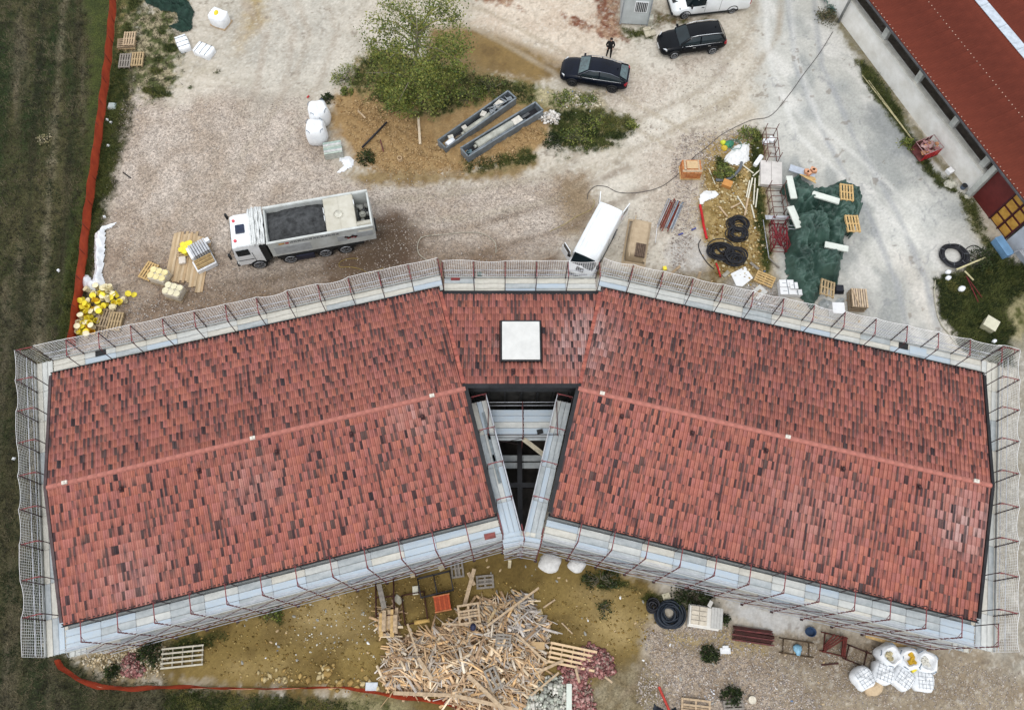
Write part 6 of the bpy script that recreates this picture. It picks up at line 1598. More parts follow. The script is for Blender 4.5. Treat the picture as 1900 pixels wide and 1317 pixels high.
# ================================================================== RIGHT-HAND YARD
M_beige = mat('beige_tarp', obs(206, 184, 154), .75, 0, .1, 2.5, col2=obs(184, 162, 132), bump=.45, bscale=6)
A1 = ang((1180, 482), (1193, 402), .5)
bt = thing('covered_stack', 'long stack wrapped in a beige sheet with a dark ribbed hatch, beside the small van', 'covered stack', at(1183, 448, .3) + (0,), A1)
Vv, Ff = soft_block('x', None, None, 1183, 448, 0, (2.9, 1.25, .85), None, puff=.05, seed=8, n=8, taper=.12)
link('cover', np_mesh('cover', Vv, Ff, smooth=True), M_beige, bt)
b = MB(); b.loft([[(x * s, y * s2, z) for (x, y) in ((-1.75, -.75), (1.75, -.72), (1.72, .8), (-1.78, .78))] for (s, s2, z) in ((1.0, 1.0, .02), (.92, .95, .05), (.84, .86, .2))], cap=False); fixn(b.build('skirt', M_beige, bt))
b = MB(); b.beam((-1.5, .42, .86), (1.5, .40, .88), .06, .05); b.beam((-1.4, -.60, .3), (1.3, -.62, .3), .1, .06); b.build('fold', M_beige, bt)
b = MB(); b.box((-.95, -.22, .89), (.98, .64, .05)); hb = b.build('hatch', mat('umber_grid', obs(92, 74, 62), .8, 0, .2, 6), bt)
for k in range(6): b = MB(); b.box((-.95, -.5 + k * .11, .93), (.94, .06, .05)); b.build('rib', mat('umber_rib', obs(124, 104, 88), .8, 0, .2, 6), hb)
pole('plastic_conduit', 'thin white bent conduit between the beige stack and the steel props', 'conduit', (1220, 415), (1216, 450), .02, M_wplas, .1)
# steel props
sp = thing('prop_bundle', 'bundle of rusty red and galvanised steel props right of the beige stack', 'prop bundle', P(1243, 402), ang((1228, 434), (1256, 370)))
for k in range(13):
    y = -.5 + k * .085; b = MB(); l2 = RND.uniform(2.0, 2.5); xo = RND.uniform(-.15, .15)
    b.tube([(-l2 / 2 + xo, y, .12 + (k % 3) * .07), (l2 / 2 + xo, y + RND.uniform(-.04, .04), .12 + (k % 3) * .07)], .032, 6)
    b.box((l2 / 2 + xo, y, .12 + (k % 3) * .07), (.02, .11, .11))
    b.build('prop', [mat('prop_red', obs(150, 66, 52), .7, 0, .25, 5), M_galv, mat('prop_blue', obs(150, 170, 190), .5, .2, .15, 5)][0 if k in (3, 4, 7, 8, 9, 10) else (2 if k in (1, 5) else 1)], sp)
for i, (px_, py_) in enumerate(((1263, 435), (1287, 426))):
    b = MB(); b.box((0, 0, .05), (.36, .1, .08), rz=.4 + i * .1); tag(bev(b.build('blue_glove', mat('blue_item', obs(76, 84, 150), .6), None, P(px_, py_)), .03), ['blue glove lying below the steel props', 'blue glove lying nearer the red pipe'][i], 'glove')
b = MB(); b.box((0, 0, .08), (.22, .24, .16), rz=.2); tag(b.build('yellow_box', M_yb, None, P(1233, 499)), 'small yellow box on the ground just outside the north scaffold', 'box')
# cubes of orange bricks on a pallet
bs = thing('brick_pack', 'pack of orange hollow bricks with pale battens on top on a pallet', 'brick pack', P(1279, 322), ang((1262, 330), (1300, 330)))
b = MB(); b.box((0, 0, .07), (1.35, 1.05, .13)); b.build('base_pallet', M_wood[1], bs)
bm_ = []
for q_ in range(3):
    b = MB(); b.box((0, 0, 0), (.235, .16, .155)); me = b.mesh('brick'); me.materials.append(mat('orange_brick%d' % q_, [obs(216, 140, 84), obs(204, 126, 76), obs(224, 156, 104)][q_], .85, 0, .12, 8)); bm_.append(me)
for lv_ in range(4):
    for i in range(5):
        for j in range(6):
            if 0 < i < 4 and 0 < j < 5 and lv_ < 3: continue
            link('brick', bm_[RND.randint(0, 2)], None, bs, (-.5 + i * .25 + RND.uniform(-.006, .006), -.42 + j * .17, .215 + lv_ * .165))
for (x, y, l2, w_) in ((.0, -.38, 1.3, .16), (-.45, .05, .14, .8), (.45, .1, .1, .8)): b = MB(); b.box((x, y, .83), (l2, w_, .04)); b.build('batten', M_wood[4], bs)
b = MB(); b.box((.05, .12, .82), (.75, .6, .02)); b.build('cardboard', mat('cardboard', obs(222, 190, 146), .85, 0, .08, 4), bs)
# timber and white splinters beside
tarp('white_powder_bags', 'spread of torn white gypsum bags above the timber laths', 'torn bags', pts((1345, 290), (1360, 272), (1385, 265), (1392, 268), (1392, 300), (1380, 307), (1358, 307), (1343, 300)), mat('gypsum_white', obs(248, 248, 246), .8, 0, .06, 3, bump=.4, bscale=8), lambda X, Y: .12, wr=.14, wsc=3.0, seed=21, gs=.06)
tarp('white_powder_bags', 'smaller spread of torn white gypsum bags beside the red pipe', 'torn bags', pts((1297, 362), (1310, 353), (1330, 354), (1338, 362), (1326, 370), (1312, 372), (1304, 382), (1297, 378)), mat('gypsum_white', (.8, .8, .8)), lambda X, Y: .1, wr=.12, wsc=3.0, seed=22, gs=.06)
b = MB(); b.tube([(.42 * math.cos(a), .42 * math.sin(a), .04 + .01 * k) for k, a in enumerate([k * math.pi / 8 for k in range(30)])], .02, 5); tag(b.build('garden_hose', mat('teal_hose', obs(70, 140, 130), .5), None, P(1363, 272)), 'thin teal hose coiled over the white gypsum bags', 'hose')
gc = thing('green_sack', 'green sack with yellow scraps left of the white gypsum bags', 'sack', P(1352, 269))
for (x, y, s_, m_) in ((.05, 0, .3, mat('emerald', obs(60, 130, 100), .5, 0, .2, 5)), (-.4, .1, .2, mat('acid', obs(220, 226, 70), .5)), (-.35, -.35, .22, mat('amber_rag', obs(240, 206, 70), .6)), (-.1, -.1, .22, mat('green_rag', obs(74, 150, 100), .5))):
    b = MB(); b.loft([[(x + s_ * f * math.cos(a) * (1 + .2 * math.sin(3 * a)), y + s_ * f * math.sin(a), z) for a in [k * math.pi / 5 for k in range(10)]] for z, f in ((0, .8), (.1, 1), (.2, .8), (.26, .3))]); b.build('cloth_lump', m_, gc, smooth=True)
def cable(name, label, cat, pp, r, m, z=.03, n=5, sub_=10, closed=False):
    """smooth line through photo points on the ground"""
    Q = [Vector(at(*p)) for p in pp]; out = []
    for i in range(len(Q) - 1):
        p0, p1, p2, p3 = Q[max(i - 1, 0)], Q[i], Q[i + 1], Q[min(i + 2, len(Q) - 1)]
        for k in range(sub_):
            t = k / sub_; out.append(.5 * ((2 * p1) + (p2 - p0) * t + (2 * p0 - 5 * p1 + 4 * p2 - p3) * t * t + (3 * p1 - p0 - 3 * p2 + p3) * t ** 3))
    out.append(Q[-1]); o = out[0]
    b = MB(); b.tube([(q.x - o.x, q.y - o.y, gz(q.x, q.y) + z) for q in out], r, n); return tag(b.build(name, m, None, (o.x, o.y, 0)), label, cat)


cable('power_cable', 'thin dark cable crossing the concrete yard in a long curve', 'cable', [(1545, 60), (1520, 100), (1490, 140), (1465, 175), (1430, 215), (1390, 225), (1340, 250), (1310, 275), (1288, 292), (1262, 320), (1230, 345), (1190, 357), (1150, 358), (1125, 347), (1105, 346), (1092, 358), (1090, 370)], .022, mat('cable_grey', obs(96, 92, 92), .7))
cable('air_hose', 'thin yellow hose snaking towards the open van', 'hose', [(1100, 370), (1103, 376), (1095, 390), (1070, 402), (1045, 418), (1020, 430)], .018, mat('hose_yellow', obs(200, 182, 120), .6))
cable('water_hose', 'pale grey hose looping beside the north scaffold', 'hose', [(920, 470), (918, 450), (895, 434), (860, 432), (820, 436), (785, 440), (775, 455), (778, 472), (795, 486)], .03, mat('hose_pale', obs(196, 188, 170), .6))
cable('air_hose', 'yellow hose with a coil in the brown puddle behind the lorry', 'hose', [(665, 480), (652, 480), (640, 482), (630, 488), (632, 496), (650, 496), (670, 500), (685, 508), (700, 502), (712, 498)], .022, mat('hose_yellow2', obs(176, 150, 80), .6))
cable('flexible_duct', 'thick grey corrugated duct curving over the ochre rubble', 'duct', [(1375, 303), (1372, 315), (1360, 328), (1345, 336), (1327, 336)], .10, mat('duct_grey', obs(112, 116, 122), .6, 0, .15, 20), z=.12, n=8)
cable('red_pipe', 'bright red plastic pipe lying left of the black hose coils', 'pipe', [(1298, 382), (1302, 400), (1305, 420), (1311, 445)], .085, mat('pipe_red', obs(214, 30, 34), .45), z=.1, n=8)
cable('red_pipe', 'short red pipe end sticking out below the black hose coils', 'pipe', [(1328, 490), (1332, 500), (1336, 515)], .06, mat('pipe_red', (.5, .02, .02)), z=.1, n=8)
b = MB(); b.box((0, 0, .15), (.62, .5, .28)); tag(bev(b.build('cardboard_box', mat('orange_card', obs(212, 150, 84), .85, 0, .08, 4), None, P(1348, 344), rad(-25)), .01), 'orange-brown cardboard box under the grey duct', 'box')
b = MB(); b.box((0, 0, .2), (.95, .3, .34)); tag(bev(b.build('foam_roll', M_wplas, None, P(1405, 302), ang((1398, 312), (1412, 292))), .08), 'short white foam roll beside the grass strip', 'foam roll')
# laths along the grass strip
for i, (p, q, r_, lb) in enumerate((((1375, 304), (1398, 322), .05, 'white lath running down from the gypsum bags'), ((1397, 327), (1413, 313), .05, 'white lath crossing up towards the foam roll'), ((1396, 330), (1388, 368), .06, 'longest white lath in the ladder-like lath pile'), ((1391, 335), (1385, 366), .05, 'white lath left of the longest one in the lath pile'), ((1401, 331), (1398, 380), .05, 'white lath right of the longest one in the lath pile'), ((1409, 326), (1408, 345), .045, 'short white lath nearest the white boards'), ((1406, 350), (1402, 385), .05, 'white lath at the grass edge, lower row'), ((1388, 368), (1382, 400), .07, 'wide pale lath ending the lath pile'), ((1394, 380), (1400, 405), .05, 'slanting pale lath at the lower end of the lath pile'), ((1356, 386), (1377, 375), .06, 'pale lath lying alone on the ochre rubble'), ((1334, 383), (1350, 402), .06, 'pale lath above the upper black coil'), ((1368, 364), (1386, 392), .045, 'thin grey lath slanting over the rubble'), ((1315, 312), (1327, 342), .03, 'thin lath standing by the grey duct'))):
    pole('timber_lath', lb, 'lath', p, q, r_ * .8, [M_wood[4], mat('white_lath', obs(232, 226, 206), .8, 0, .08, 5)][0 if i in (9, 10, 7) else 1], .12 + .02 * (i % 4), box=True, group='pale laths beside the ochre rubble')


def coil(label, px, py, R0, wdt, n, m, r=.05, seed=1, z0=.05, squash=1.0, rz=0, name='hose_coil', group='coils of black pipe'):
    t = thing(name, label, 'pipe coil', P(px, py), rz, group); rs = random.Random(seed)
    for k in range(n):
        b = MB(); rr = R0 - wdt * rs.random(); js = .06 + wdt * .2; ox, oy = rs.uniform(-js, js), rs.uniform(-js, js); zz = z0 + (k / n) * .28; ph = rs.random() * 6; e = rs.uniform(.93, 1.0)
        b.tube([(ox + rr * math.cos(a), oy + rr * e * squash * math.sin(a), zz + .03 * math.sin(2 * a + ph)) for a in [j * 2 * math.pi / 28 for j in range(28)]], r, 6, closed=True); b.build('loop', m, t)
    return t


coil('black pipe coil lying highest in the ochre corner, above the big tangle', 1368, 418, .66, .3, 14, M_pipe, r=.035, seed=2, squash=.9)
coil('oval black pipe coil overlapping below the highest one', 1366, 438, .64, .28, 12, M_pipe, r=.035, seed=3, z0=.1, squash=.85)
coil('left half of the big black pipe tangle in the ochre corner', 1338, 468, .85, .6, 20, M_pipe, r=.035, seed=4, squash=.8)
coil('right half of the big black pipe tangle in the ochre corner', 1362, 482, .8, .6, 20, M_pipe, r=.035, seed=5, z0=.1, squash=.85)
t = coil('big neatly bound black pipe coil on the concrete yard by the grass island', 1765, 476, .88, .26, 16, M_pipe, r=.05, seed=6)
for k in range(7): b = MB(); a = k * 2 * math.pi / 7; b.box((.75 * math.cos(a), .75 * math.sin(a), .39), (.3, .02, .02), rz=a); b.build('tie', mat('tie_grey', obs(130, 134, 140)), t)
cable('pipe_tail', 'loose end of black pipe leading from the bound coil into the grass', 'pipe', [(1787, 470), (1795, 460), (1808, 456), (1820, 462), (1828, 470)], .03, M_pipe)
cable('pipe_tail', 'black pipe tail curling down the left edge of the big black tangle', 'pipe', [(1300, 445), (1296, 455), (1300, 470), (1312, 488), (1325, 500)], .03, M_pipe)
t = coil('dark blue corrugated pipe coil leaning beside the white block pallet, bottom', 1241, 1139, .74, .42, 15, mat('navy_duct', obs(44, 54, 66), .5, 0, .2, 10, col2=obs(26, 32, 42)), r=.06, seed=8)
coil('small messy black coil left of the dark blue pipe coil', 1211, 1124, .32, .25, 9, M_pipe, r=.045, seed=9)

# ragged sheets, boards, pallets by the north scaffold
b = MB(); b.prism([(-.62, -.42), (-.3, -.62), (.62, -.4), (.6, .5), (-.5, .46)], 0, .06); tag(b.build('foam_board', mat('bright_foam', obs(250, 250, 250), .7, 0, .03, 2), None, P(1375, 514), ang((1358, 516), (1386, 500)) - .1), 'bright white foam board with a cut corner, left of the dark-striped pallet', 'board')
pallet('light pallet with dark gaps lying between the foam board and the green tarpaulin', 1419, 518, ang((1402, 512), (1436, 522)) - .15, 0, 1)
b = MB(); b.prism([(-.4, -.35), (.5, -.3), (.4, .4), (-.45, .3)], 0, .05); tag(b.build('plaster_board', mat('offwhite_board', obs(224, 222, 216), .8, 0, .08, 3), None, P(1408, 543), .6), 'off-white plaster board touching the north scaffold net', 'board')
pole('timber_batten', 'grey batten lying between the black tangle and the pallet', 'batten', (1392, 487), (1408, 500), .08, M_wood[3], .06, box=True)
pole('timber_batten', 'short grey offcut just below the big black pipe tangle', 'offcut', (1342, 513), (1352, 504), .12, mat('grey_board', obs(176, 170, 156), .85), .06, box=True)
for i, (p, q, lb) in enumerate((((1240, 512), (1262, 494), 'pale plank poking out of the scaffold near the yellow box'), ((1292, 530), (1299, 505), 'pale plank standing against the scaffold left of the black tangle'), ((1386, 560), (1412, 538), 'pale plank leaning on the net by the plaster board'))):
    pole('timber_batten', lb, 'plank', p, q, .08, M_wood[4], .3, box=True, z2=1.2)
wb = thing('block_pack', 'heap of white strapped foam blocks left of the tarpaulin foot', 'block pack', P(1462, 540), 0, 'white wrapped building loads')
for (x, y, z, d) in ((-.2, .3, .25, (.9, .5, .5)), (-.15, -.2, .22, (1.0, .5, .44)), (.45, -.25, .18, (.6, .4, .36)), (.2, .1, .3, (.5, .45, .6)), (.75, -.35, .1, (.5, .22, .2))):
    b = MB(); b.box((x, y, z), d, rz=.05 * x); o = bev(b.build('foam_block', mat('bright_foam', (.8, .8, .8)), wb), .03)
    b = MB(); b.box((x, y, z + d[2] / 2 + .008), (.04, d[1] + .02, .015), rz=0); b.box((x - d[0] * .2, y, z + d[2] / 2 + .012), (d[0] * .25, .02, .012)); b.build('strap', mat('strap_grey', (.2, .2, .2)), o)
# corrugated boards pair and steel cages
cb2 = thing('board_stack', 'two long pale boards laid side by side between the steel cages', 'boards', P(1428, 327), ang((1428, 345), (1428, 308)))
for y in (-.36, .36): b = MB(); b.box((0, y, .22), (1.9, .7, .3)); bev(b.build('board', mat('board_pale', obs(226, 220, 214), .8, 0, .08, 2), cb2), .01)


def cage(label, px, py, rz, L_, W_, h, m, posts=True, nb=3, diag=False):
    t = thing('steel_cage', label, 'steel frame', P(px, py), rz, 'rusty steel frames')
    for x in [(-.5 + k / nb) * L_ for k in range(nb + 1)]:
        for s in (-1, 1):
            b = MB(); b.tube([(x, s * W_ / 2, 0), (x, s * W_ / 2, h + (.5 if posts and x in (-.5 * L_, .5 * L_) else 0))], .028, 6); b.build('post', m, t)
        for z in (.25, h): b = MB(); b.tube([(x, -W_ / 2, z), (x, W_ / 2, z)], .025, 6); b.build('cross_bar', m, t)
    for s in (-1, 1):
        for z in (.25, h): b = MB(); b.tube([(-L_ / 2, s * W_ / 2, z), (L_ / 2, s * W_ / 2, z)], .028, 6); b.build('side_bar', m, t)
    if diag:
        for s in (-1, 1): b = MB(); b.tube([(-L_ / 2, s * W_ / 2, .25), (L_ / 2, -s * W_ / 2, h)], .03, 5); b.build('diagonal_bar', m, t)
    return t


M_rb = mat('rust_brown', obs(130, 92, 82), .8, 0, .3, 5, col2=obs(96, 66, 58)); M_rr = mat('rust_red', obs(150, 50, 58), .7, 0, .25, 5, col2=obs(104, 38, 44)); M_rd = mat('rust_dark', obs(84, 44, 38), .8, 0, .3, 5, col2=obs(56, 34, 30))
cage('rusty steel frame with upright prongs above the two pale boards', 1426, 280, rad(88), 2.3, .75, .9, M_rb, nb=3)
for i, (x, y) in enumerate(((1419, 266), (1430, 262))): b = MB(); b.box((0, 0, .15), (.4, .4, .3), rz=i); tag(bev(b.build('white_canister', M_wplas, None, P(x, y)), .08), ['left white canister inside the upper steel frame', 'right white canister inside the upper steel frame'][i], 'canister')
cage('rusty steel frame with upright prongs below the two pale boards', 1438, 388, rad(90), 2.5, .95, .9, M_rb, nb=3, diag=False)
cage('red steel frame jammed against the left edge of the green tarpaulin', 1440, 445, rad(86), 2.0, .9, .7, M_rr, nb=4, diag=True)
for k in range(4):
    b = MB(); b.box((0, 0, 0), (1.9, .09, .05)); y_ = 412 + k * 2; o = b.build('zinc_rail', M_galv, None, P(1440, y_ + 1), rad(-2 + 3 * (k % 2))); o.location.z += .75 + .04 * k; tag(o, 'galvanised rail laid crosswise between the rusty and the red steel frames', 'rail', 'galvanised rails on the steel frames')
rp = thing('red_prop_heap', 'heap of blood-red steel props leaning by the green tarpaulin', 'prop heap', P(1443, 452))
for k in range(16):
    b = MB(); a = RND.uniform(-.5, .9) + math.pi / 2; x, y = RND.uniform(-.35, .45), RND.uniform(-.5, .7); l2 = RND.uniform(.7, 1.5)
    b.tube([(x - math.cos(a) * l2 / 2, y - math.sin(a) * l2 / 2, .3 + RND.random() * .3), (x + math.cos(a) * l2 / 2, y + math.sin(a) * l2 / 2, .5 + RND.random() * .4)], .035, 6); b.build('prop', M_rr, rp)
for k in range(2):
    b = MB(); b.box((0, 0, 0), (.95, .04, .03)); o = b.build('zinc_rail', M_galv, None, P(1468, 433 + k * 6), rad(-5)); o.location.z += .9; tag(o, ['upper of two thin rails resting on the tarpaulin edge', 'lower of two thin rails resting on the tarpaulin edge'][k], 'rail')
pole('scaffold_tube', 'long grey tube lying along the grass strip below the red frame', 'tube', (1416, 408), (1427, 480), .03, M_galv, .08)
pole('scaffold_tube', 'grey tube slanting below the red frame towards the tarpaulin', 'tube', (1428, 480), (1446, 497), .06, M_wood[3], .1)


# ---------------------------------------------------------------- green tarpaulin over stacked goods
def hump(cx, cy, a, b, h, p=4):
    X0_, Y0_ = at(cx, cy, h * .6)
    return lambda X, Y: h / (1 + (np.abs((X - X0_) / a) ** p + np.abs((Y - Y0_) / b) ** p))


hs = [hump(1490, 370, .9, .8, 1.2), hump(1548, 375, 1.5, .9, 1.0), hump(1505, 425, 1.0, 1.0, 1.5, 8), hump(1530, 493, .75, .75, 1.5, 8), hump(1500, 490, 1.2, 1.6, .7), hump(1572, 390, .9, 1.6, 1.0, 8), hump(1478, 440, .5, 1.6, .9), hump(1560, 450, .8, .8, .7), hump(1480, 520, .6, 1.2, .4), hump(1560, 430, 1.0, .8, .95, 8)]
tp = tarp('green_tarpaulin', 'large dark green tarpaulin draped over stacked goods on the concrete yard', 'tarpaulin', pts((1458, 330), (1482, 325), (1505, 350), (1530, 352), (1562, 335), (1588, 350), (1597, 385), (1590, 415), (1580, 435), (1565, 450), (1566, 470), (1560, 500), (1555, 530), (1522, 545), (1512, 562), (1502, 572), (1488, 560), (1468, 530), (1450, 500), (1455, 470), (1455, 440), (1462, 420), (1458, 380), (1448, 360)), M_gtarp,
         lambda X, Y: np.maximum.reduce([h(X, Y) for h in hs]), wr=.34, wsc=1.6, seed=31, gs=.06, edge=.3, smooth=True, fold=.5)
for (px_, py_, z_, rz_, l2, w2_, lb) in ((1466, 352, .75, 93, 1.7, .42, 'upright white foam board on the upper left edge of the green tarpaulin'), (1472, 407, .9, 103, 1.6, .45, 'white foam board on the left edge of the tarpaulin, below the first'), (1529, 371, 1.1, -20, 1.75, .42, 'white foam board slanting across the top of the green tarpaulin'), (1549, 462, .85, -14, 1.45, .42, 'white foam board slanting across the lower right of the green tarpaulin')):
    x, y = at(px_, py_, z_ + .25); b = MB(); b.box((0, 0, 0), (l2, w2_, .12)); b.box((0, .06, .065), (l2 * .4, .02, .015)); tag(bev(b.build('foam_board', mat('foam_tinted', obs(232, 236, 226), .7, 0, .06, 2), None, (x, y, z_ + .5), rad(rz_)), .02), lb, 'board', 'white foam boards weighing down the tarpaulin')
for (px_, py_, z_, rz_, tl, lb) in ((1571, 357, 1.5, 83, .05, 'clean pallet lying on the top right corner of the green tarpaulin'), (1582, 415, 1.45, 90, .05, 'clean pallet lying on the right edge of the green tarpaulin')):
    pallet(lb, px_, py_, rad(rz_), z_, 1, 1.2, .85, tilt=(tl, 0), name='pallet')
pallet('dark brown pallet tilted at the foot of the green tarpaulin', 1535, 535, rad(75), .9, 0, 1.15, .9, tilt=(.15, .1))
b = MB(); b.loft([[(-.35, -.3, 0), (.3, -.3, 0), (.35, .35, 0), (-.3, .3, 0)], [(-.25, -.2, .3), (.2, -.25, .35), (.25, .2, .3), (-.2, .2, .32)]]); tag(fixn(b.build('black_bag', mat('bin_bag', (.01, .012, .02), .35, bump=.4), None, P(1555, 538))), 'black bin bag right of the tilted pallet at the tarpaulin foot', 'bag')
# bundle at the tarpaulin head: blueish board, timber and bricks
b = MB(); b.box((0, 0, .45), (1.7, .5, .07)); tag(b.build('plastic_board', mat('bluish_board', obs(196, 204, 216), .6, 0, .08, 3), None, P(1484, 326), rad(-22)), 'bluish plastic board poking out above the green tarpaulin', 'board')
for k in range(6):
    pole('timber_batten', 'yellowish batten end in the bundle at the head of the tarpaulin', 'batten', (1484 + k * 2, 324 + k), (1512 + k % 3, 330 + k * 2), .035, M_wood[1], .75 + .03 * k, box=True, group='battens in the bundle at the head of the tarpaulin')
for k, (px_, py_) in enumerate(((1487, 334), (1491, 337), (1498, 330), (1501, 333))):
    b = MB(); b.box((0, 0, 0), (.26, .3, .24), rz=.5 * k); o = b.build('hollow_brick', mat('salmon_brick', obs(228, 170, 134), .85, 0, .1, 6), None, P(px_, py_)); o.location.z += .95; tag(bev(o, .01), 'salmon hollow brick in the bundle at the head of the tarpaulin', 'brick', 'salmon bricks at the tarpaulin head')
# crates by the scaffold
wc = thing('slatted_crate', 'tall slatted crate of pale boards on rubbish by the north scaffold, right end', 'crate', P(1585, 563), rad(86))
for k in range(7): b = MB(); b.box((0, -.42 + k * .14, .82), (1.25, .1, .03)); b.build('slat', mat('crate_slat%d' % (k % 2), [obs(222, 196, 164), obs(206, 184, 160)][k % 2], .85, 0, .12, 5), wc)
for s in (-1, 1):
    for z in (.2, .45, .7): b = MB(); b.box((0, s * .47, z), (1.25, .03, .12)); b.box((s * .62, 0, z), (.03, .9, .12)); b.build('side_board', M_wood[2], wc)
b = MB(); b.beam((-.5, .1, .86), (.5, .42, .86), .08, .03); b.build('brace', M_wood[4], wc)
b = MB(); b.box((0, -.1, .4), (1.1, .8, .7)); b.build('dark_content', M_trim, wc)
b = MB(); b.box((0, 0, .35), (.75, .75, .7)); tag(bev(b.build('white_box', mat('bright_foam', (.8, .8, .8)), None, P(1548, 580), rad(-3)), .02), 'white square box next to the slatted crate by the north scaffold', 'box')
tarp('clear_film', 'crumpled clear plastic film between the white box and the tarpaulin foot', 'plastic film', pts((1515, 562), (1530, 552), (1545, 560), (1565, 552), (1566, 566), (1540, 575), (1520, 578)), mat('film_grey', obs(206, 210, 210), .3, 0, .2, 5, col2=obs(160, 166, 166), bump=.6, bscale=9), lambda X, Y: .2, wr=.25, wsc=4, seed=33, gs=.07)
# red crate of bottles on the verge
rc = thing('wire_crate', 'red and grey wire crate full of pinkish rubble on the barn verge', 'crate', P(1713, 284), ang((1692, 292), (1735, 275)))
b = MB(); b.box((0, 0, .1), (1.45, 1.1, .12)); b.build('floor', M_rust, rc)
for s in (-1, 1):
    for k in range(5): b = MB(); b.box((-.58 + k * .29, s * .55, .5), (.2, .03, .62)); b.build('side_panel', mat('crate_red', obs(206, 44, 50), .5), rc) if s < 0 else b.build('side_panel', M_rust, rc)
    b = MB(); b.tube([(-.73, s * .55, .9), (.73, s * .55, .9)], .025, 6); b.tube([(s * .73, -.55, .9), (s * .73, .55, .9)], .025, 6); b.build('rim', mat('pinkish_rail', obs(190, 150, 150)), rc)
for k in range(26):
    b = MB(); b.box((RND.uniform(-.6, .6), RND.uniform(-.42, .42), RND.uniform(.6, .85)), (RND.uniform(.12, .35), RND.uniform(.1, .22), .12), rz=RND.random() * 3, rx=RND.random()); b.build('lump', mat('crate_lump%d' % (k % 3), [obs(206, 170, 166), obs(220, 160, 120), obs(180, 130, 130)][k % 3], .7), rc)
b = MB(); b.box((0, 0, .15), (.4, .4, .3)); tag(bev(b.build('white_box', mat('bright_foam', (.8, .8, .8)), None, P(1760, 320), .5), .03), 'small bright white box on the barn verge below the wire crate', 'box')
b = MB(); b.tube([(0, 0, 0), (0, 0, .32)], [.16, .19], 14, cap=False); b.disc((0, 0, .3), .17, 12, mi=1); tag(b.build('bucket', [mat('blue_grey_plastic', obs(100, 112, 130)), M_trim], None, P(1786, 349)), 'lone dark-filled bucket at the end pier of the barn wall', 'bucket')
for i, (p, q, lb) in enumerate((((1600, 140), (1690, 256), 'left one of two long bamboo-like poles on the barn verge'), ((1612, 150), (1692, 258), 'right one of two long bamboo-like poles on the barn verge'))): pole('long_pole', lb, 'pole', p, q, .035, mat('bamboo', obs(216, 206, 160), .7), .08)
for i, (px_, py_, s_, lb) in enumerate(((1764, 342, .38, 'flat pale stone in the weeds by the barn wall'), (1795, 366, .2, 'small pale stone near the end pier of the barn'), (1800, 480, .01, ''))):
    if lb: b = MB(); b.loft([[(s_ * f * math.cos(a) * 1.3, s_ * f * math.sin(a), z) for a in [k * math.pi / 4 + .3 * math.sin(k) for k in range(8)]] for z, f in ((0, 1), (.08, .9), (.11, .5))]); tag(b.build('pale_stone', mat('stone_white', obs(220, 216, 200)), None, P(px_, py_)), lb, 'stone')
b = MB(); b.box((0, 0, .3), (1.35, .5, .55)); b.box((0, 0, .59), (1.4, .55, .04)); tag(bev(b.build('water_trough', mat('sky_blue', obs(126, 168, 206), .5, 0, .1, 2), None, P(1854, 464), ang((1843, 448), (1864, 478))), .03), 'sky-blue oblong trough by the corner of the annex', 'trough')
pole('long_pole', 'pale wooden pole lying over the big bound pipe coil', 'pole', (1775, 500), (1828, 478), .05, mat('bamboo', (.5, .5, .3)), .4, box=True)
pole('long_pole', 'short pale stick in the dark grass island', 'stick', (1790, 503), (1806, 520), .05, mat('bamboo', (.5, .5, .3)), .2, box=True)
pole('rebar_bar', 'long thin rusty bar lying down the dark grass island', 'bar', (1793, 512), (1815, 560), .025, M_rr, .2)
pole('rebar_bar', 'second rusty bar crossing in the dark grass island', 'bar', (1795, 515), (1822, 552), .02, M_rr, .2)
kb = thing('concrete_cover', 'cream square inspection box in the dark grass island', 'inspection box', P(1831, 606), ang((1815, 600), (1832, 612)) + .1)
b = MB(); b.box((0, 0, .25), (.72, .72, .5)); b.build('box_body', mat('cream_conc2', obs(196, 192, 160), .85, 0, .12, 3), kb)
b = MB(); b.box((0, 0, .52), (.8, .8, .06)); bev(b.build('cover_slab', mat('cream_conc', obs(226, 222, 196), .85, 0, .08, 3), kb), .02)
for i, (px_, py_, s_, lb) in enumerate(((1758, 506, .16, 'upper white lump at the tip of the grass island'), (1758, 517, .16, 'lower white lump at the tip of the grass island'), (1783, 537, .2, 'pale scrap in the middle of the grass island'), (1843, 634, .12, 'white scrap low in the grass island'))):
    b = MB(); b.loft([[(s_ * f * math.cos(a) * (1.2 + .3 * math.sin(2 * a)), s_ * f * math.sin(a), z) for a in [k * math.pi / 4 for k in range(8)]] for z, f in ((.05, 1), (.18, .9), (.22, .4))]); tag(b.build('white_scrap', M_wplas, None, P(px_, py_)), lb, 'scrap')
cable('edging_kerb', 'thin curved edging along the left side of the grass island', 'edging', [(1735, 520), (1733, 545), (1737, 575), (1745, 600), (1760, 620), (1775, 640)], .04, mat('edging_pale', obs(196, 190, 170)))

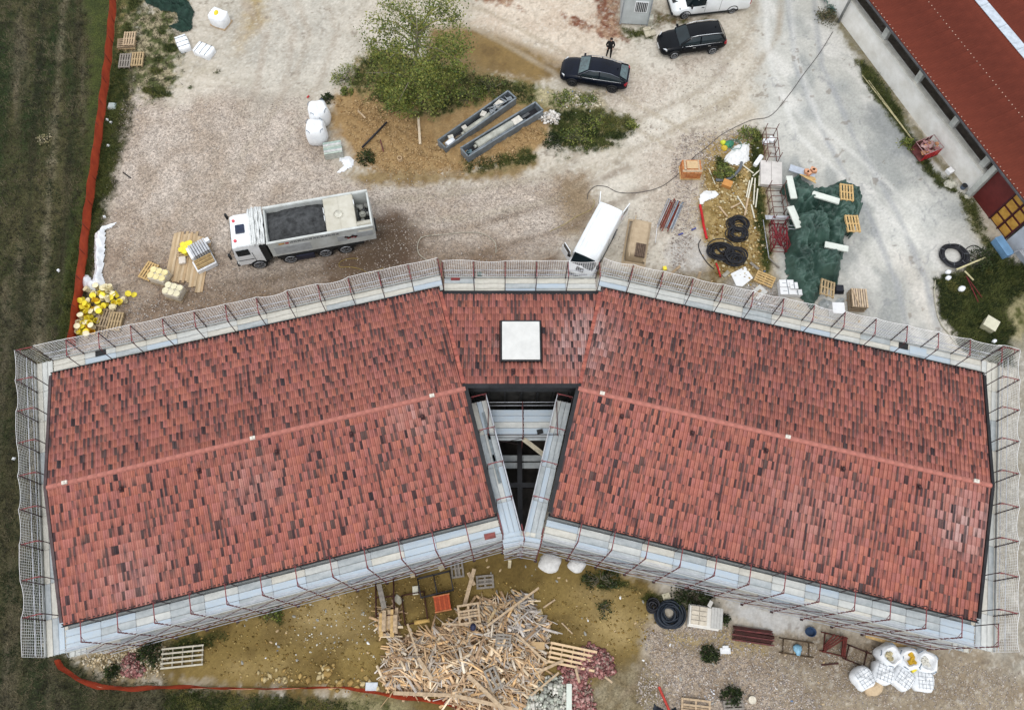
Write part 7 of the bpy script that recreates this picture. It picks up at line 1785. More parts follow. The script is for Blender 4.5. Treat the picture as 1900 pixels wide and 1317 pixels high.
# ================================================================== SOUTH YARD
wf_ = thing('timber_lattice', 'weathered white-grey timber lattice frame lying in the lower left', 'timber frame', P(340, 1218), ang((302, 1222), (380, 1214)))
Lw, Ww = dist((302, 1222), (380, 1214)), dist((340, 1198), (341, 1236))
M_ww = mat('white_grey_wood', obs(222, 214, 194), .85, 0, .1, 5)
for k in range(5): b = MB(); b.box((0, -Ww / 2 + .04 + k * (Ww - .08) / 4, .16), (Lw, .085, .04)); b.build('batten', M_ww, wf_)
for k in range(5): b = MB(); b.box((-Lw / 2 + .06 + k * (Lw - .12) / 4, 0, .09), (.05, Ww, .1)); b.build('bearer', mat('grey_bearer', obs(190, 180, 160), .85), wf_)
pf2 = thing('timber_lattice', 'clean pale timber lattice frame propped right of the scrap wood pile', 'timber frame', P(1061, 1218, 0), ang((1018, 1204), (1104, 1222)))
Lp, Wp = dist((1018, 1206), (1104, 1224)), dist((1020, 1189), (1016, 1228)); pf2.location.z += .12
M_pw = mat('pine_pale', obs(240, 208, 166), .8, 0, .08, 5)
for k in range(5): b = MB(); b.box((0, -Wp / 2 + .06 + k * (Wp - .12) / 4, .2), (Lp, .12, .05)); b.build('batten', M_pw, pf2)
for k in range(5): b = MB(); b.box((-Lp / 2 + .08 + k * (Lp - .16) / 4, 0, .12), (.07, Wp, .1)); b.build('bearer', mat('pine_bearer', obs(214, 184, 146), .85), pf2)
# black and rusty steel frames above the wood pile
cage('black steel frame of two bays above the wood pile', 809, 1085, ang((778, 1095), (832, 1082)), 1.75, 1.0, .6, mat('frame_black', (.03, .028, .03), .6), posts=False, nb=2)
cr = thing('orange_crate', 'orange-red plank-topped crate between the black frame and the wood pile', 'crate', P(822, 1120), ang((806, 1128), (837, 1122)))
b = MB(); b.box((0, 0, .3), (.82, .78, .55)); b.build('crate_body', mat('crate_brown', obs(150, 84, 54), .8), cr)
for k in range(7): b = MB(); b.box((-.36 + k * .12, 0, .6), (.11, .8, .03)); b.build('board', mat('orange_board%d' % (k % 2), [obs(190, 86, 48), obs(170, 74, 42)][k % 2], .75, 0, .12, 6), cr)
for y in (-.4, .4): b = MB(); b.box((0, y, .62), (.9, .06, .06)); b.build('rim_board', mat('crate_rim', obs(210, 130, 84), .8), cr)
pallet('narrow pallet standing clear of the scaffold above the wood pile', 848, 1054, rad(98), 0, 3, 1.0, .7, nb=4)
pallet('grey pallet half buried under planks right of the orange crate', 900, 1079, rad(5), 0, 3, .95, .7, nb=4)
cage('rusty frame lying flat left of the orange crate', 770, 1128, rad(-80), 1.5, 1.2, .12, M_rd, posts=False, nb=1)
cage('dark rusty frame under the sheaf of planks at the left of the wood pile', 716, 1108, rad(-86), 1.9, .95, .5, M_rd, posts=False, nb=2)
pole('timber_batten', 'grey-brown plank leaning down from the scaffold to the rusty frame', 'plank', (703, 1083), (713, 1128), .13, M_wood[3], .5, box=True, z2=.6)
for (px_, py_, rz_, d, lb, c) in ((771, 1095, .1, (.3, .45, .12), 'white card beside the black steel frame', obs(230, 226, 206)), (739, 1112, .9, (.35, .5, .06), 'grey torn card left of the rusty flat frame', obs(190, 184, 166)), (766, 1067, .2, (.25, .25, .1), 'pale block left below the scaffold', obs(206, 186, 146)), (819, 1053, .5, (.3, .3, .08), 'pale block under the scaffold edge', obs(214, 196, 156)), (690, 1273, 0, (.62, .4, .12), 'bluish-white board at the orange fence', obs(220, 226, 232)), (1001, 1135, .3, (.3, .3, .12), 'small tan block right of the wood pile', obs(206, 184, 136)), (1218 + 18, 1107, .3, (.42, .4, .08), 'cream square board above the blue pipe coil', obs(226, 218, 190)), (1345, 1207, 0, (.55, .3, .12), 'small bright white box on the south gravel', obs(250, 250, 250)), (1345, 1201, 0, (.3, .2, .2), 'small white lid box on the bright white box', obs(246, 246, 246)), (1226, 1109, 0, (.01, .01, .01), '', (0, 0, 0))):
    if lb: b = MB(); b.box((0, 0, d[2] / 2), d); tag(bev(b.build('loose_board', mat('brd_%d' % int(px_), c, .8, 0, .08, 4), None, P(px_, py_), rz_), .01), lb, 'board')
# white polystyrene slab standing, bottom centre
b = MB(); b.box((0, 0, .3), (.28, 1.25, .1)); tag(bev(b.build('foam_slab', mat('slab_pale', obs(226, 232, 220), .7, 0, .05, 3), None, P(1055, 1292), rad(-2)), .01), 'long pale foam slab standing on the crushed pink brick', 'slab')
# pallet of white blocks and timber, dark coil right
wp = thing('block_pack', 'pallet of bright white slabs with pale boards beside the dark blue pipe coil', 'block pack', P(1304, 1146), ang((1272, 1160), (1330, 1168)) - .02, 'white wrapped building loads')
for k in range(4): b = MB(); b.box((.02 * (k % 2) - .02 * k, .03 * (k % 3), .1 + k * .17), (1.65, 1.1 - .04 * k, .16)); bev(b.build('slab', mat('slab_white', obs(250, 246, 238), .7, 0, .05, 3), wp), .01)
for k in range(4):
    for j in range(2): b = MB(); b.box((-.58 + j * .42, -.34 + k * .24, .74), (.4, .21, .1)); bev(b.build('block', mat('block_cream', obs(232, 220, 200), .8, 0, .1, 4), wp), .01)
for k in range(4): b = MB(); b.box((.34 + k * .15, .03, .73), (.14, 1.05, .08)); b.build('board', mat('board_grey2', obs(214, 212, 206), .8, 0, .08, 4), wp)
b = MB(); b.beam((.1, .55, .8), (.25, .85, .7), .2, .04); b.build('splinter_board', mat('slab_white', (.8, .8, .8)), wp)
# rebar stack
rb = thing('rebar_stack', 'stack of rusty angle bars lying under the south scaffold', 'bar stack', P(1396, 1178), ang((1360, 1172), (1433, 1182)))
for k in range(18): b = MB(); b.beam((-1.05 + RND.uniform(-.1, .1), -.36 + (k % 9) * .085, .08 + (k // 9) * .1), (1.0 + RND.uniform(-.1, .12), -.36 + (k % 9) * .085 + RND.uniform(-.05, .05), .08 + (k // 9) * .1), .06, .06); b.build('bar', M_rd if k % 3 else M_rust, rb)


def trestle(label, px, py, rz, L_, W_, m, diag=False, h=.75):
    t = thing('trestle_frame', label, 'trestle', P(px, py), rz, 'rusty trestles on the south gravel')
    for s in (-1, 1):
        b = MB(); b.tube([(-L_ / 2 - .2, s * W_ / 2, .05), (L_ / 2 + .25, s * W_ / 2, .08)], .032, 6); b.build('rail', m, t)
        b = MB(); b.tube([(s * L_ / 2, -W_ / 2, .05), (s * L_ / 2, W_ / 2, .08)], .032, 6); b.build('cross_bar', m, t)
        b = MB(); b.box((s * L_ / 2, s * W_ / 2, .08), (.1, .1, .12)); b.build('foot', m, t)
    if diag:
        for k in range(4): b = MB(); b.beam((-L_ / 2, -W_ / 2 + k * .1, .15), (L_ / 2 - k * .2, W_ / 2, .5), .07, .06); b.build('diagonal_bar', m, t)
        b = MB(); b.beam((L_ / 2, -W_ / 2, .4), (L_ / 2, W_ / 2, .45), .12, .1); b.beam((L_ / 2 - .15, -W_ / 2, .5), (L_ / 2 - .12, W_ / 2, .5), .08, .08); b.build('top_rail', m, t)
    return t


trestle('flat open rusty trestle around a light blue bag', 1476, 1201, ang((1452, 1205), (1502, 1213)), 1.35, .72, mat('olive_rust', obs(92, 74, 54), .8, 0, .2, 5))
trestle('dark red trestle full of crossed bars right of the open one', 1545, 1195, rad(-14), .95, .95, M_rr if False else mat('deep_rust', obs(106, 44, 36), .8, 0, .25, 5), diag=True)
trestle('empty dark square frame between the red trestle and the white bags', 1588, 1216, rad(-22), .95, .75, M_rd)
pole('iron_bar', 'thin dark angle bar lying below the red trestle', 'bar', (1524, 1233), (1556, 1230), .04, M_rd, .05, box=True)
b = MB(); b.loft([[(.22 * f * math.cos(a) * (1 + .3 * math.sin(3 * a)), .3 * f * math.sin(a), z) for a in [k * math.pi / 5 for k in range(10)]] for z, f in ((0, .9), (.12, 1), (.2, .5), (.22, .1))]); tag(b.build('blue_bag', mat('light_blue_film', obs(150, 200, 226), .4, 0, .2, 5, bump=.5), None, P(1479, 1205)), 'light blue plastic bag inside the open trestle', 'bag')
b = MB(); b.loft([[(.3 * f * math.cos(a), .26 * f * math.sin(a), z) for a in [k * math.pi / 6 for k in range(12)]] for z, f in ((0, .8), (.25, 1.0), (.26, .9), (.06, .7))]); tag(b.build('blue_tub', mat('dark_blue_plastic', obs(44, 70, 104), .5, 0, .15, 4), None, P(1502, 1172)), 'dark blue rubber tub at the edge of the south scaffold', 'tub')
# bulk bags at lower right
M_con = mat('bag_rubble', obs(214, 200, 160), .9, 0, .2, 6); M_cy = mat('bag_yellow', obs(232, 186, 50), .6, 0, .15, 6); M_cw = mat('bag_foam', obs(236, 232, 220), .7, 0, .08, 6)
big_bag('bulk bag of cream rubble at the upper left of the bag cluster', 1640, 1216, rad(30), .95, 1.12, seed=11, open_top=M_con)
big_bag('bulk bag overflowing with yellow rubbish in the middle of the bag cluster', 1673, 1222, rad(10), 1.0, 1.12, seed=12, open_top=M_cy)
big_bag('bulk bag with a dull hollow top at the right end of the bag cluster', 1706, 1228, rad(-20), .9, 1.15, seed=13, open_top=M_cw)
for i, (px_, py_, rz_, lb) in enumerate(((1594, 1257, .5, 'leftmost white bag with a wire grid, bag cluster'), (1630, 1248, -.4, 'second white gridded bag, leaning on the first, bag cluster'), (1666, 1258, -.7, 'third white gridded bag with bluish top, bag cluster'), (1704, 1262, -.1, 'rightmost white gridded bag, lowest in the cluster'))):
    t = big_bag(lb, px_, py_, rz_, .75, 1.05, seed=20 + i, loops=False)
    for k in range(5): b = MB(); b.box((-.36 + k * .18, 0, .80), (.015, .85, .015)); b.box((0, -.36 + k * .18, .815), (.85, .015, .015)); b.build('grid_wire', mat('grid_grey', obs(168, 174, 180), .6), t)
t = soft_block('sand_sack', 'beige sack slumped in front of the white gridded bags', 'sack', 1618, 1275, rad(20), (.95, .6, .42), mat('sack_beige', obs(222, 196, 160), .85, 0, .08, 4, bump=.4), puff=.14, seed=31, taper=.35)
b = MB(); b.box((0, 0, .5), (.3, .3, .25)); tag(bev(b.build('yellow_tin', M_yb, None, P(1685, 1240), .4), .03), 'yellow tin wedged between the bulk bags', 'tin')
for k in range(2):
    pole('timber_batten', ['upper long pale board along the scaffold foot above the bulk bags', 'lower long pale board along the scaffold foot above the bulk bags'][k], 'board', (1610 - k * 4, 1177 + k * 3), (1722 - k * 8, 1208 + k * 3), .06, M_wood[1], .3, box=True)
# white sacks and rubble near the V
for i, (px_, py_, rr2, lb) in enumerate(((1020, 1044, .62, 'larger round heap of white plaster below the V of the courtyard'), (1070, 1048, .48, 'smaller round heap of white plaster right of the larger one'))):
    b = MB(); rs = random.Random(40 + i); b.loft([[(rr2 * f * math.cos(a) * (1 + .12 * math.sin(4 * a + i)), rr2 * f * math.sin(a) * .9, z + rs.uniform(0, .04)) for a in [k * math.pi / 9 for k in range(18)]] for z, f in ((0, 1), (.12, .92), (.22, .7), (.28, .35), (.3, .05))]); tag(b.build('plaster_heap', mat('plaster_white', obs(238, 236, 232), .9, 0, .08, 5, bump=.5), None, P(px_, py_), smooth=True), lb, 'plaster heap')
b = MB(); b.box((0, 0, 1.3), (.16, .1, 2.6)); tag(b.build('timber_post', mat('post_pale', obs(226, 212, 180), .8, 0, .08, 4), None, P(945, 1052)), 'pale timber post standing at the tip of the courtyard V', 'post')
# pallets cut by the bottom edge
pallet('wider pallet cut by the bottom edge, right of the red chute', 1291, 1314, ang((1258, 1302), (1325, 1312)) * .8, .05, 4, 1.5, .9, nb=4)
pallet('narrower greyish pallet cut by the bottom edge', 1362, 1315, rad(2), .05, 3, 1.05, .8, nb=5)
cable('red_chute', 'bright orange-red plastic strip above the black folded sheet at the bottom edge', 'plastic strip', [(1222, 1273), (1230, 1292), (1238, 1310), (1242, 1320)], .07, mat('chute_red', obs(214, 70, 56), .5), z=.1)
tarp('black_sheet', 'black folded plastic sheet at the bottom edge beside the red strip', 'plastic sheet', pts((1206, 1322), (1214, 1304), (1228, 1310), (1240, 1318), (1254, 1310), (1262, 1330), (1210, 1335)), mat('black_film', (.02, .026, .034), .35, bump=.4), lambda X, Y: .2, wr=.2, wsc=3, seed=50, gs=.06)
b = MB(); b.tube([(0, 0, 0), (0, 0, .12)], .2, 16); tag(b.build('round_plate', mat('plate_cream', obs(236, 226, 206), .7), None, P(1395, 1298)), 'round cream plate right of the narrower bottom pallet', 'plate')

# tools and boards lying on the scaffold decks
def ondeck(name, label, cat, px, py, d, m, rz=0, z=4.83):
    x, y = at(px, py, z); b = MB(); b.box((0, 0, d[2] / 2), d); return tag(b.build(name, m, None, (x, y, z), rz), label, cat)


ondeck('red_black_tray', 'red and black tray on the deck at the left corner of the middle scaffold', 'tray', 845, 513, (.5, .14, .05), mat('tray_dark', (.06, .03, .03)))
ondeck('red_tray', 'red tray just below the dark one on the middle scaffold deck', 'tray', 845, 518, (.5, .14, .05), mat('tray_red', obs(150, 60, 60)))
ondeck('green_pot', 'green round pot on the middle scaffold deck', 'pot', 890, 511, (.24, .24, .2), mat('pot_green', obs(60, 90, 76)))
ondeck('thin_rail', 'thin dark rail lying along the middle scaffold deck', 'rail', 1030, 510, (3.6, .05, .05), M_dark)
ondeck('red_board', 'small red-brown board on the south deck near the courtyard tip', 'board', 909, 994, (.55, .28, .04), mat('board_redbrown', obs(156, 90, 84)), .2)
ondeck('hatch_shade_slab', 'black slab painting the shade of an open hatch, north deck of the left wing', 'hatch', 187, 655, (.55, .32, .03), M_trim, ANG)  # black slab on unbroken boards, the shade inside a hatch put into colour
ondeck('hatch_shade_slab', 'black slab painting the shade of an open hatch, north deck of the right wing', 'hatch', 1676, 642, (.5, .36, .03), M_trim, -ANG)  # same painted hatch shade on the right wing
ondeck('deck_cover', 'pale blue deck panel next to the open hatch on the right wing', 'panel', 1703, 652, (.9, .5, .03), BOARDM[2], -ANG)
for k in range(3):
    x, y = at(903 + k * 9, 790 + k * 40, 4.85); b = MB(); b.box((0, 0, .03), (.14, 1.5, .05)); tag(b.build('grey_profile', mat('profile_grey', obs(140, 150, 154), .6), None, (x, y, 4.85), rad(14)), ['top', 'middle', 'bottom'][k] + ' one of three grey profiles lying on the left courtyard deck', 'profile', 'grey profiles on the courtyard decks')

# ================================================================== SCRAP WOOD PILE
PILE = pts((705, 1128), (738, 1120), (745, 1180), (850, 1150), (885, 1110), (930, 1105), (975, 1095), (1000, 1130), (1022, 1165), (1012, 1215), (1015, 1250), (985, 1280), (960, 1330), (860, 1330), (800, 1288), (712, 1285), (705, 1240), (722, 1190), (700, 1170))
px0, px1 = min(p[0] for p in PILE), max(p[0] for p in PILE); py0, py1 = min(p[1] for p in PILE), max(p[1] for p in PILE)
WC = [obs(226, 196, 158), obs(214, 180, 140), obs(234, 212, 180), obs(200, 166, 128), obs(184, 154, 124), obs(216, 202, 182), obs(190, 176, 160), obs(170, 140, 110), obs(226, 186, 136)]
GREYC = [obs(190, 180, 170), obs(206, 198, 190), obs(170, 160, 150), obs(216, 206, 196)]
boxV = np.array([(-.5, -.5, -.5), (.5, -.5, -.5), (.5, .5, -.5), (-.5, .5, -.5), (-.5, -.5, .5), (.5, -.5, .5), (.5, .5, .5), (-.5, .5, .5)])
boxF = np.array([(3, 2, 1, 0), (4, 5, 6, 7), (0, 1, 5, 4), (1, 2, 6, 5), (2, 3, 7, 6), (3, 0, 4, 7)])
M_scrap = vmat('scrap_timber', .85, 6, .22, bump=.2, bscale=30)
rs = np.random.RandomState(12); planks = []
while len(planks) < 2300:
    x, y = rs.uniform(px0, px1), rs.uniform(py0, py1)
    d = float(sdist(np.array([x]), np.array([y]), PILE)[0])
    if d < .02 or rs.rand() > .35 + d: continue
    small = rs.rand() < .5
    l_ = rs.uniform(.2, .55) if small else rs.uniform(.55, 1.3 + 1.0 * (rs.rand() < .2)); w_ = rs.choice([.025, .035, .05, .07, .09, .13]); t_ = rs.choice([.015, .02, .03, .04])
    hmax = min(1.0, .12 + .42 * d); z = .05 + hmax * rs.rand() ** .5
    grey = (x > at(945, 1150)[0] and y > at(945, 1180)[1] and rs.rand() < .6) or (rs.rand() < .08)
    c = GREYC[rs.randint(4)] if grey else WC[rs.randint(len(WC))]
    planks.append((l_ * w_ * (1 + z), x, y, z, l_, w_, t_, rs.uniform(0, 3.14) if rs.rand() < .7 else rs.normal(2.6, .35), rs.normal(0, .12), rs.normal(0, .25), np.minimum(np.array(c) * rs.uniform(1.0, 1.35), .8)))
planks.sort(key=lambda p: -p[0] * (1 if p[3] > .25 else .4))


def plankv(p, local=False):
    _, x, y, z, l_, w_, t_, a, tl, rl, c = p
    M = (Euler((rl, tl, a)).to_matrix()); v = [M @ Vector((q[0] * l_, q[1] * w_, q[2] * t_)) for q in boxV]
    return [(q.x + (0 if local else x), q.y + (0 if local else y), q.z + (0 if local else z)) for q in v]


cxp, cyp = at(862, 1210)
dirn = lambda x, y: ('upper ' if y > cyp + .6 else ('lower ' if y < cyp - .9 else 'middle ')) + ('left' if x < cxp - 1.2 else ('right' if x > cxp + 1.2 else 'centre'))
for p in planks[:250]:
    cn = 'silvery grey' if p[10][2] / p[10][0] > .78 else ('bright pine' if p[10][0] > .5 else 'tan')
    ln_ = 'long' if p[4] > 1.1 else ('medium-length' if p[4] > .7 else 'short')
    o = link('scrap_plank', np_mesh('scrap_plank', plankv(p, True), boxF, [tuple(p[10])] * 8), M_scrap, None, (p[1], p[2], p[3]))
    tag(o, '%s %s %s scrap plank lying in the %s of the wood pile' % (ln_, 'narrow' if p[5] < .08 else 'wide', cn, dirn(p[1], p[2])), 'plank', 'scrap planks in the wood pile')
V = []; Cc = []
for p in planks[250:]: V += plankv(p); Cc += [tuple(p[10])] * 8
F = (boxF[None] + (np.arange(len(planks) - 250) * 8)[:, None, None]).reshape(-1, 4)
tag(link('scrap_wood', np_mesh('scrap_wood', V, F, Cc), M_scrap), 'mass of splintered offcuts under the larger scrap planks', 'scrap wood', None, 'stuff')
# mound of dirt and chips under it
tarp('pile_bed', 'low bed of chips and soil under the scrap wood', 'chips', PILE, mat('chip_bed', obs(140, 112, 80), .95, 0, .3, 6), lambda X, Y: np.clip(sdist(X, Y, PILE), 0, 1.6) * .25, kind='stuff', gs=.12, wr=.05)
# big long members lying on top, as the photo shows them
for (p, q, w_, z, lb, m_) in (((905, 1160), (1000, 1090), .055, 1.0, 'long plank slanting up to the right above the wood pile', 4), ((958, 1175), (1015, 1230), .06, .8, 'long thin lath slanting down the right side of the wood pile', 4), ((868, 1252), (935, 1316), .1, .9, 'long pale plank slanting to the bottom edge over the pile', 4), ((845, 1290), (960, 1317), .09, .8, 'widest beam along the bottom edge of the wood pile', 4), ((862, 1122), (880, 1055), .1, .5, 'plank standing out of the pile towards the scaffold', 4), ((880, 1085), (869, 1062), .09, .35, 'short plank beside the one standing out towards the scaffold', 4), ((776, 1220), (802, 1260), .08, .9, 'white plank slanting in the lower left of the wood pile', 4), ((730, 1285), (850, 1290), .09, .45, 'long plank along the lower edge of the wood pile', 4), ((756, 1157), (775, 1215), .05, .8, 'thin lath crossing the left part of the wood pile', 4), ((820, 1157), (895, 1160), .05, .8, 'thin lath lying level across the wood pile', 4), ((905, 1155), (920, 1130), .07, .8, 'grey-brown plank near the half-buried pallet', 0), ((990, 1250), (1045, 1225), .07, .4, 'plank joining the pile to the pale timber frame', 4), ((940, 1330), (900, 1265), .06, .7, 'lath slanting along the lower right of the pile', 4), ((1008, 1127), (1030, 1112), .04, .1, 'lone thin lath on the ochre soil right of the pile', 4), ((1042, 1155), (1062, 1175), .035, .08, 'lone thin lath nearer the pale timber frame', 4), ((1068, 1240), (1075, 1266), .06, .5, 'pale lath sticking down from the pale timber frame', 4), ((985, 1290), (1037, 1247), .05, .4, 'long lath over the greenish plaster rubble', 4), ((1122, 1255), (1136, 1266), .05, .3, 'short lath right of the crushed pink brick', 4)):
    pole('long_plank', lb, 'plank', p, q, w_, M_wood[m_], z, box=True, group='long planks on and around the wood pile')
for k in range(13):
    x_ = 704 + k * 2.6; pole('long_plank', 'plank in the upright sheaf at the left end of the wood pile', 'plank', (x_, 1182 - RND.randint(0, 16)), (x_ + 1, 1126 + RND.randint(0, 14)), RND.choice([.06, .08, .1]), M_wood[[4, 1, 0, 4][k % 4]], .25 + RND.random() * .35, box=True, group='sheaf of planks at the left end of the wood pile')
pallet('pallet lying on top of the upper middle of the wood pile', 870, 1138, rad(8), .8, 4, 1.15, 1.0, nb=4)
pallet('small grey pallet half buried on the right of the wood pile', 934, 1187, rad(-5), .9, 3, .8, .6, nb=4)
pallet('grey pallet slanting in the lower right of the wood pile', 915, 1258, rad(-65), .9, 3, 1.1, .6, nb=3, tilt=(.1, .2))
pallet('whitish pallet at the right foot of the wood pile above the plaster rubble', 982, 1246, rad(3), .1, 3, 1.0, .75, nb=5)
b = MB(); b.box((0, 0, 0), (.75, .36, .28)); x, y = at(997, 1197, .5); tag(b.build('cardboard_box', mat('box_tan', obs(206, 174, 130), .85, 0, .08, 4), None, (x, y, .4), rad(-3)), 'tan oblong box at the right edge of the wood pile', 'box')
b = MB(); b.tube([(-.4, 0, 0), (.4, .03, .02)], [.12, .1], 10); x, y = at(783, 1153, .2); tag(b.build('foam_log', mat('tan_foam', obs(214, 176, 104), .8, 0, .15, 5), None, (x, y, .2), rad(6)), 'tan log-like roll at the upper left of the wood pile', 'roll')
b = MB(); b.loft([[(.16 * f * math.cos(a), .2 * f * math.sin(a), z) for a in [k * math.pi / 5 for k in range(10)]] for z, f in ((0, .9), (.12, 1), (.2, .4))]); x, y = at(878, 1163, 1.0); tag(b.build('blue_rag', mat('navy_rag', (.02, .025, .06), .5), None, (x, y, 1.0)), 'dark blue rag lying under the pallet on the wood pile', 'rag')

# ================================================================== VEGETATION
LEAFG = [obs(124, 136, 62), obs(142, 150, 72), obs(104, 120, 56), obs(158, 160, 86), obs(110, 126, 68), obs(80, 98, 46)]
M_leaf = vmat('leaf', .6, 3.0, .15, spec=.3, trans=.25)


def leaves(C_, n_per, spread, size, cols, seed, up=.5):
    """leaf blades round the given centres"""
    r_ = np.random.RandomState(seed); C_ = np.asarray(C_); N = len(C_) * n_per
    c = np.repeat(C_, n_per, 0) + r_.normal(0, spread, (N, 3)) * (1, 1, .7)
    d = r_.normal(0, 1, (N, 3)); d /= np.linalg.norm(d, axis=1)[:, None]
    nrm = r_.normal(0, 1, (N, 3)) + (0, 0, up * 2); s = np.cross(d, nrm); s /= np.linalg.norm(s, axis=1)[:, None] + 1e-9
    L_ = size * (0.6 + .8 * r_.rand(N))[:, None]
    V = np.stack([c, c + d * L_ * .5 + s * L_ * .28, c + d * L_, c + d * L_ * .5 - s * L_ * .28], 1).reshape(-1, 3)
    F = np.arange(N * 4).reshape(N, 4); grp = np.repeat(r_.randint(len(cols), size=len(C_)), n_per); mix = np.where(r_.rand(N) < .6, grp, r_.randint(len(cols), size=N))
    col = np.repeat(np.array(cols)[mix] * (.75 + .5 * r_.rand(N, 1)), 4, 0)
    return V, F, col


tx, ty = at(779, 196); TR = thing('broadleaf_tree', 'tall green broadleaf tree growing from the earth mound at the top', 'tree', (tx, ty, gz(tx, ty)))
rs_ = random.Random(21); tips = []
M_bark = mat('bark', obs(150, 142, 122), .9, 0, .2, 8, bump=.5); M_lich = mat('lichen_bark', obs(150, 150, 66), .9, 0, .25, 8, col2=obs(120, 116, 80), bump=.5)
tr_pts = [(0, 0, 0), (.02, .05, 1.2), (-.05, .1, 2.4), (.05, .2, 3.6), (.25, .35, 4.8), (.4, .6, 5.9), (.45, .8, 6.8)]
b = MB(); b.tube(tr_pts, [.2, .17, .15, .12, .09, .06, .03], 9); b.build('trunk', M_bark, TR)
limbs = MB()
for k in range(46):
    zf = rs_.uniform(1.1, 6.7); i = min(int(zf / 1.2), 5); f = zf / 1.2 - i; base = Vector(tr_pts[i]).lerp(Vector(tr_pts[i + 1]), min(f, 1))
    a = k * 2.4 + rs_.uniform(-.4, .4); R_ = 3.5 * math.sqrt(max(.25, 1 - ((zf - 3.6) / 4.4) ** 2)) * rs_.uniform(.75, 1.08); rise = rs_.uniform(.1, .9) + (zf < 2) * .1
    end = base + Vector((math.cos(a) * R_, math.sin(a) * R_, rise)); mid = base.lerp(end, .5) + Vector((rs_.uniform(-.25, .25), rs_.uniform(-.25, .25), .25))
    q = MB(); q.tube([base, mid, end], [.06, .04, .012], 5); q.build('branch', M_lich if k % 3 else M_bark, TR)
    for j in range(9):
        f = rs_.uniform(.35, 1.0); p = base.lerp(mid, f * 2) if f < .5 else mid.lerp(end, f * 2 - 1)
        e = p + Vector((rs_.uniform(-.8, .8), rs_.uniform(-.8, .8), rs_.uniform(-.15, .45))); limbs.tube([p, p.lerp(e, .5) + Vector((0, 0, .06)), e], [.02, .014, .005], 4); tips.append(tuple(e)); tips.append(tuple(p.lerp(e, .6)))
        if f > .7: tips.append(tuple(p))
tag(limbs.build('twigs', M_lich, TR), kind='stuff')
tips = [t_ for t_ in tips if not (t_[0] < -1.2 and t_[1] > -.5 and t_[2] < 4.2 and rs_.random() < .3) and not (t_[0] > .3 and 1.2 < t_[1] < 2.6 and t_[2] > 3.6 and rs_.random() < .15)]
V, F, col = leaves(tips, 16, .25, .15, LEAFG + [obs(140, 140, 60)], 5)
tag(link('foliage', np_mesh('foliage', V, F, col), M_leaf, TR), kind='stuff')


def shrub(label, px, py, r, h, seed, cols=None, cat='shrub', name='shrub', n=26, per=16, ls=.13, group=None, stretch=1.0):
    x, y = at(px, py, h * .4); t = thing(name, label, cat, (x, y, gz(x, y)), 0, group); q = random.Random(seed); cs = []; st = MB()
    for k in range(n):
        a = q.random() * 6.28; rr = r * math.sqrt(q.random()); z = h * (1 - (rr / r) ** 2) * q.uniform(.5, 1) + .05; e = (rr * math.cos(a) * stretch, rr * math.sin(a), z); cs.append(e)
        st.tube([(e[0] * .15, e[1] * .15, 0), (e[0] * .7, e[1] * .7, z * .6), e], [.02, .012, .005], 4)
    st.build('stem', M_bark, t); V, F, col = leaves(cs, per, r * .16, ls, cols or LEAFG, seed)
    tag(link('foliage', np_mesh('foliage', V, F, col), M_leaf, t), kind='stuff'); return t


DK = [obs(44, 58, 26), obs(56, 70, 32), obs(34, 48, 22), obs(70, 84, 40)]
shrub('small round dark shrub right behind the bulk bags', 606, 184, .42, .5, 1, DK)
shrub('small round green shrub at the top of the earth mound', 645, 172, .45, .5, 2, LEAFG)
shrub('ragged bush at the left foot of the tree', 642, 140, 1.0, .8, 3, LEAFG, n=40)
shrub('low bush between the black pipe and the batten', 680, 292, .6, .5, 4, DK, n=30)
shrub('bush in the shade right of the tree trunk', 868, 176, .9, .6, 5, LEAFG, n=40, stretch=1.3)
shrub('bush behind the upper zinc trough', 910, 160, 1.0, .7, 6, LEAFG + DK, n=26, stretch=1.4)
shrub('dark round bush at the left of the upper weed patch', 1026, 262, .7, .6, 7, DK, n=36)
shrub('large bush in the middle of the upper weed patch', 1070, 255, 1.1, .5, 8, LEAFG, n=42, per=11)
shrub('bush at the upper right of the weed patch', 1105, 228, .9, .4, 9, LEAFG, n=28, per=11)
shrub('small sprig at the right tip of the weed patch', 1172, 232, .45, .4, 10, LEAFG, n=18)
shrub('bush just above the rubble by the dark navy car', 1045, 185, .8, .6, 11, LEAFG, n=36)
shrub('small bush below the parked dark navy car', 1090, 186, .6, .5, 12, LEAFG, n=26)
shrub('dark shrub left of the weathered timber frame', 275, 1212, .62, .7, 13, DK, n=40)
shrub('small dark shrub in the stones by the crushed pink brick', 206, 1245, .38, .5, 14, DK, n=22)
shrub('dark round shrub on the south gravel left of the white box', 1318, 1215, .45, .6, 15, DK, n=34)
shrub('dark shrub above the narrower bottom-edge pallet', 1358, 1290, .5, .6, 16, DK, n=36)
shrub('shaded dark shrub behind the white slab pallet', 1285, 1108, .75, .8, 17, DK, n=50, stretch=1.4)
shrub('low dark bush row under the scaffold right of the courtyard tip', 1115, 1075, .55, .35, 18, DK, n=36, per=10, stretch=2.4)
shrub('small weed tuft on the ochre soil in the middle', 1122, 1128, .5, .3, 19, DK, n=16, per=8)
shrub('weed tuft below the left wing scaffold', 505, 1140, .5, .35, 20, LEAFG, n=22, per=10)
shrub('small shrub at the right end of the white slab pallet', 1346, 1150, .28, .4, 21, DK, n=14)
shrub('green bush left of the white gypsum bags', 1342, 320, .7, .5, 22, LEAFG, n=40)
shrub('bush at the top of the grass strip beside the upper steel frame', 1390, 250, .7, .6, 23, LEAFG, n=34)
shrub('bush beside the sky-blue trough', 1822, 478, .9, .6, 24, DK, n=40)
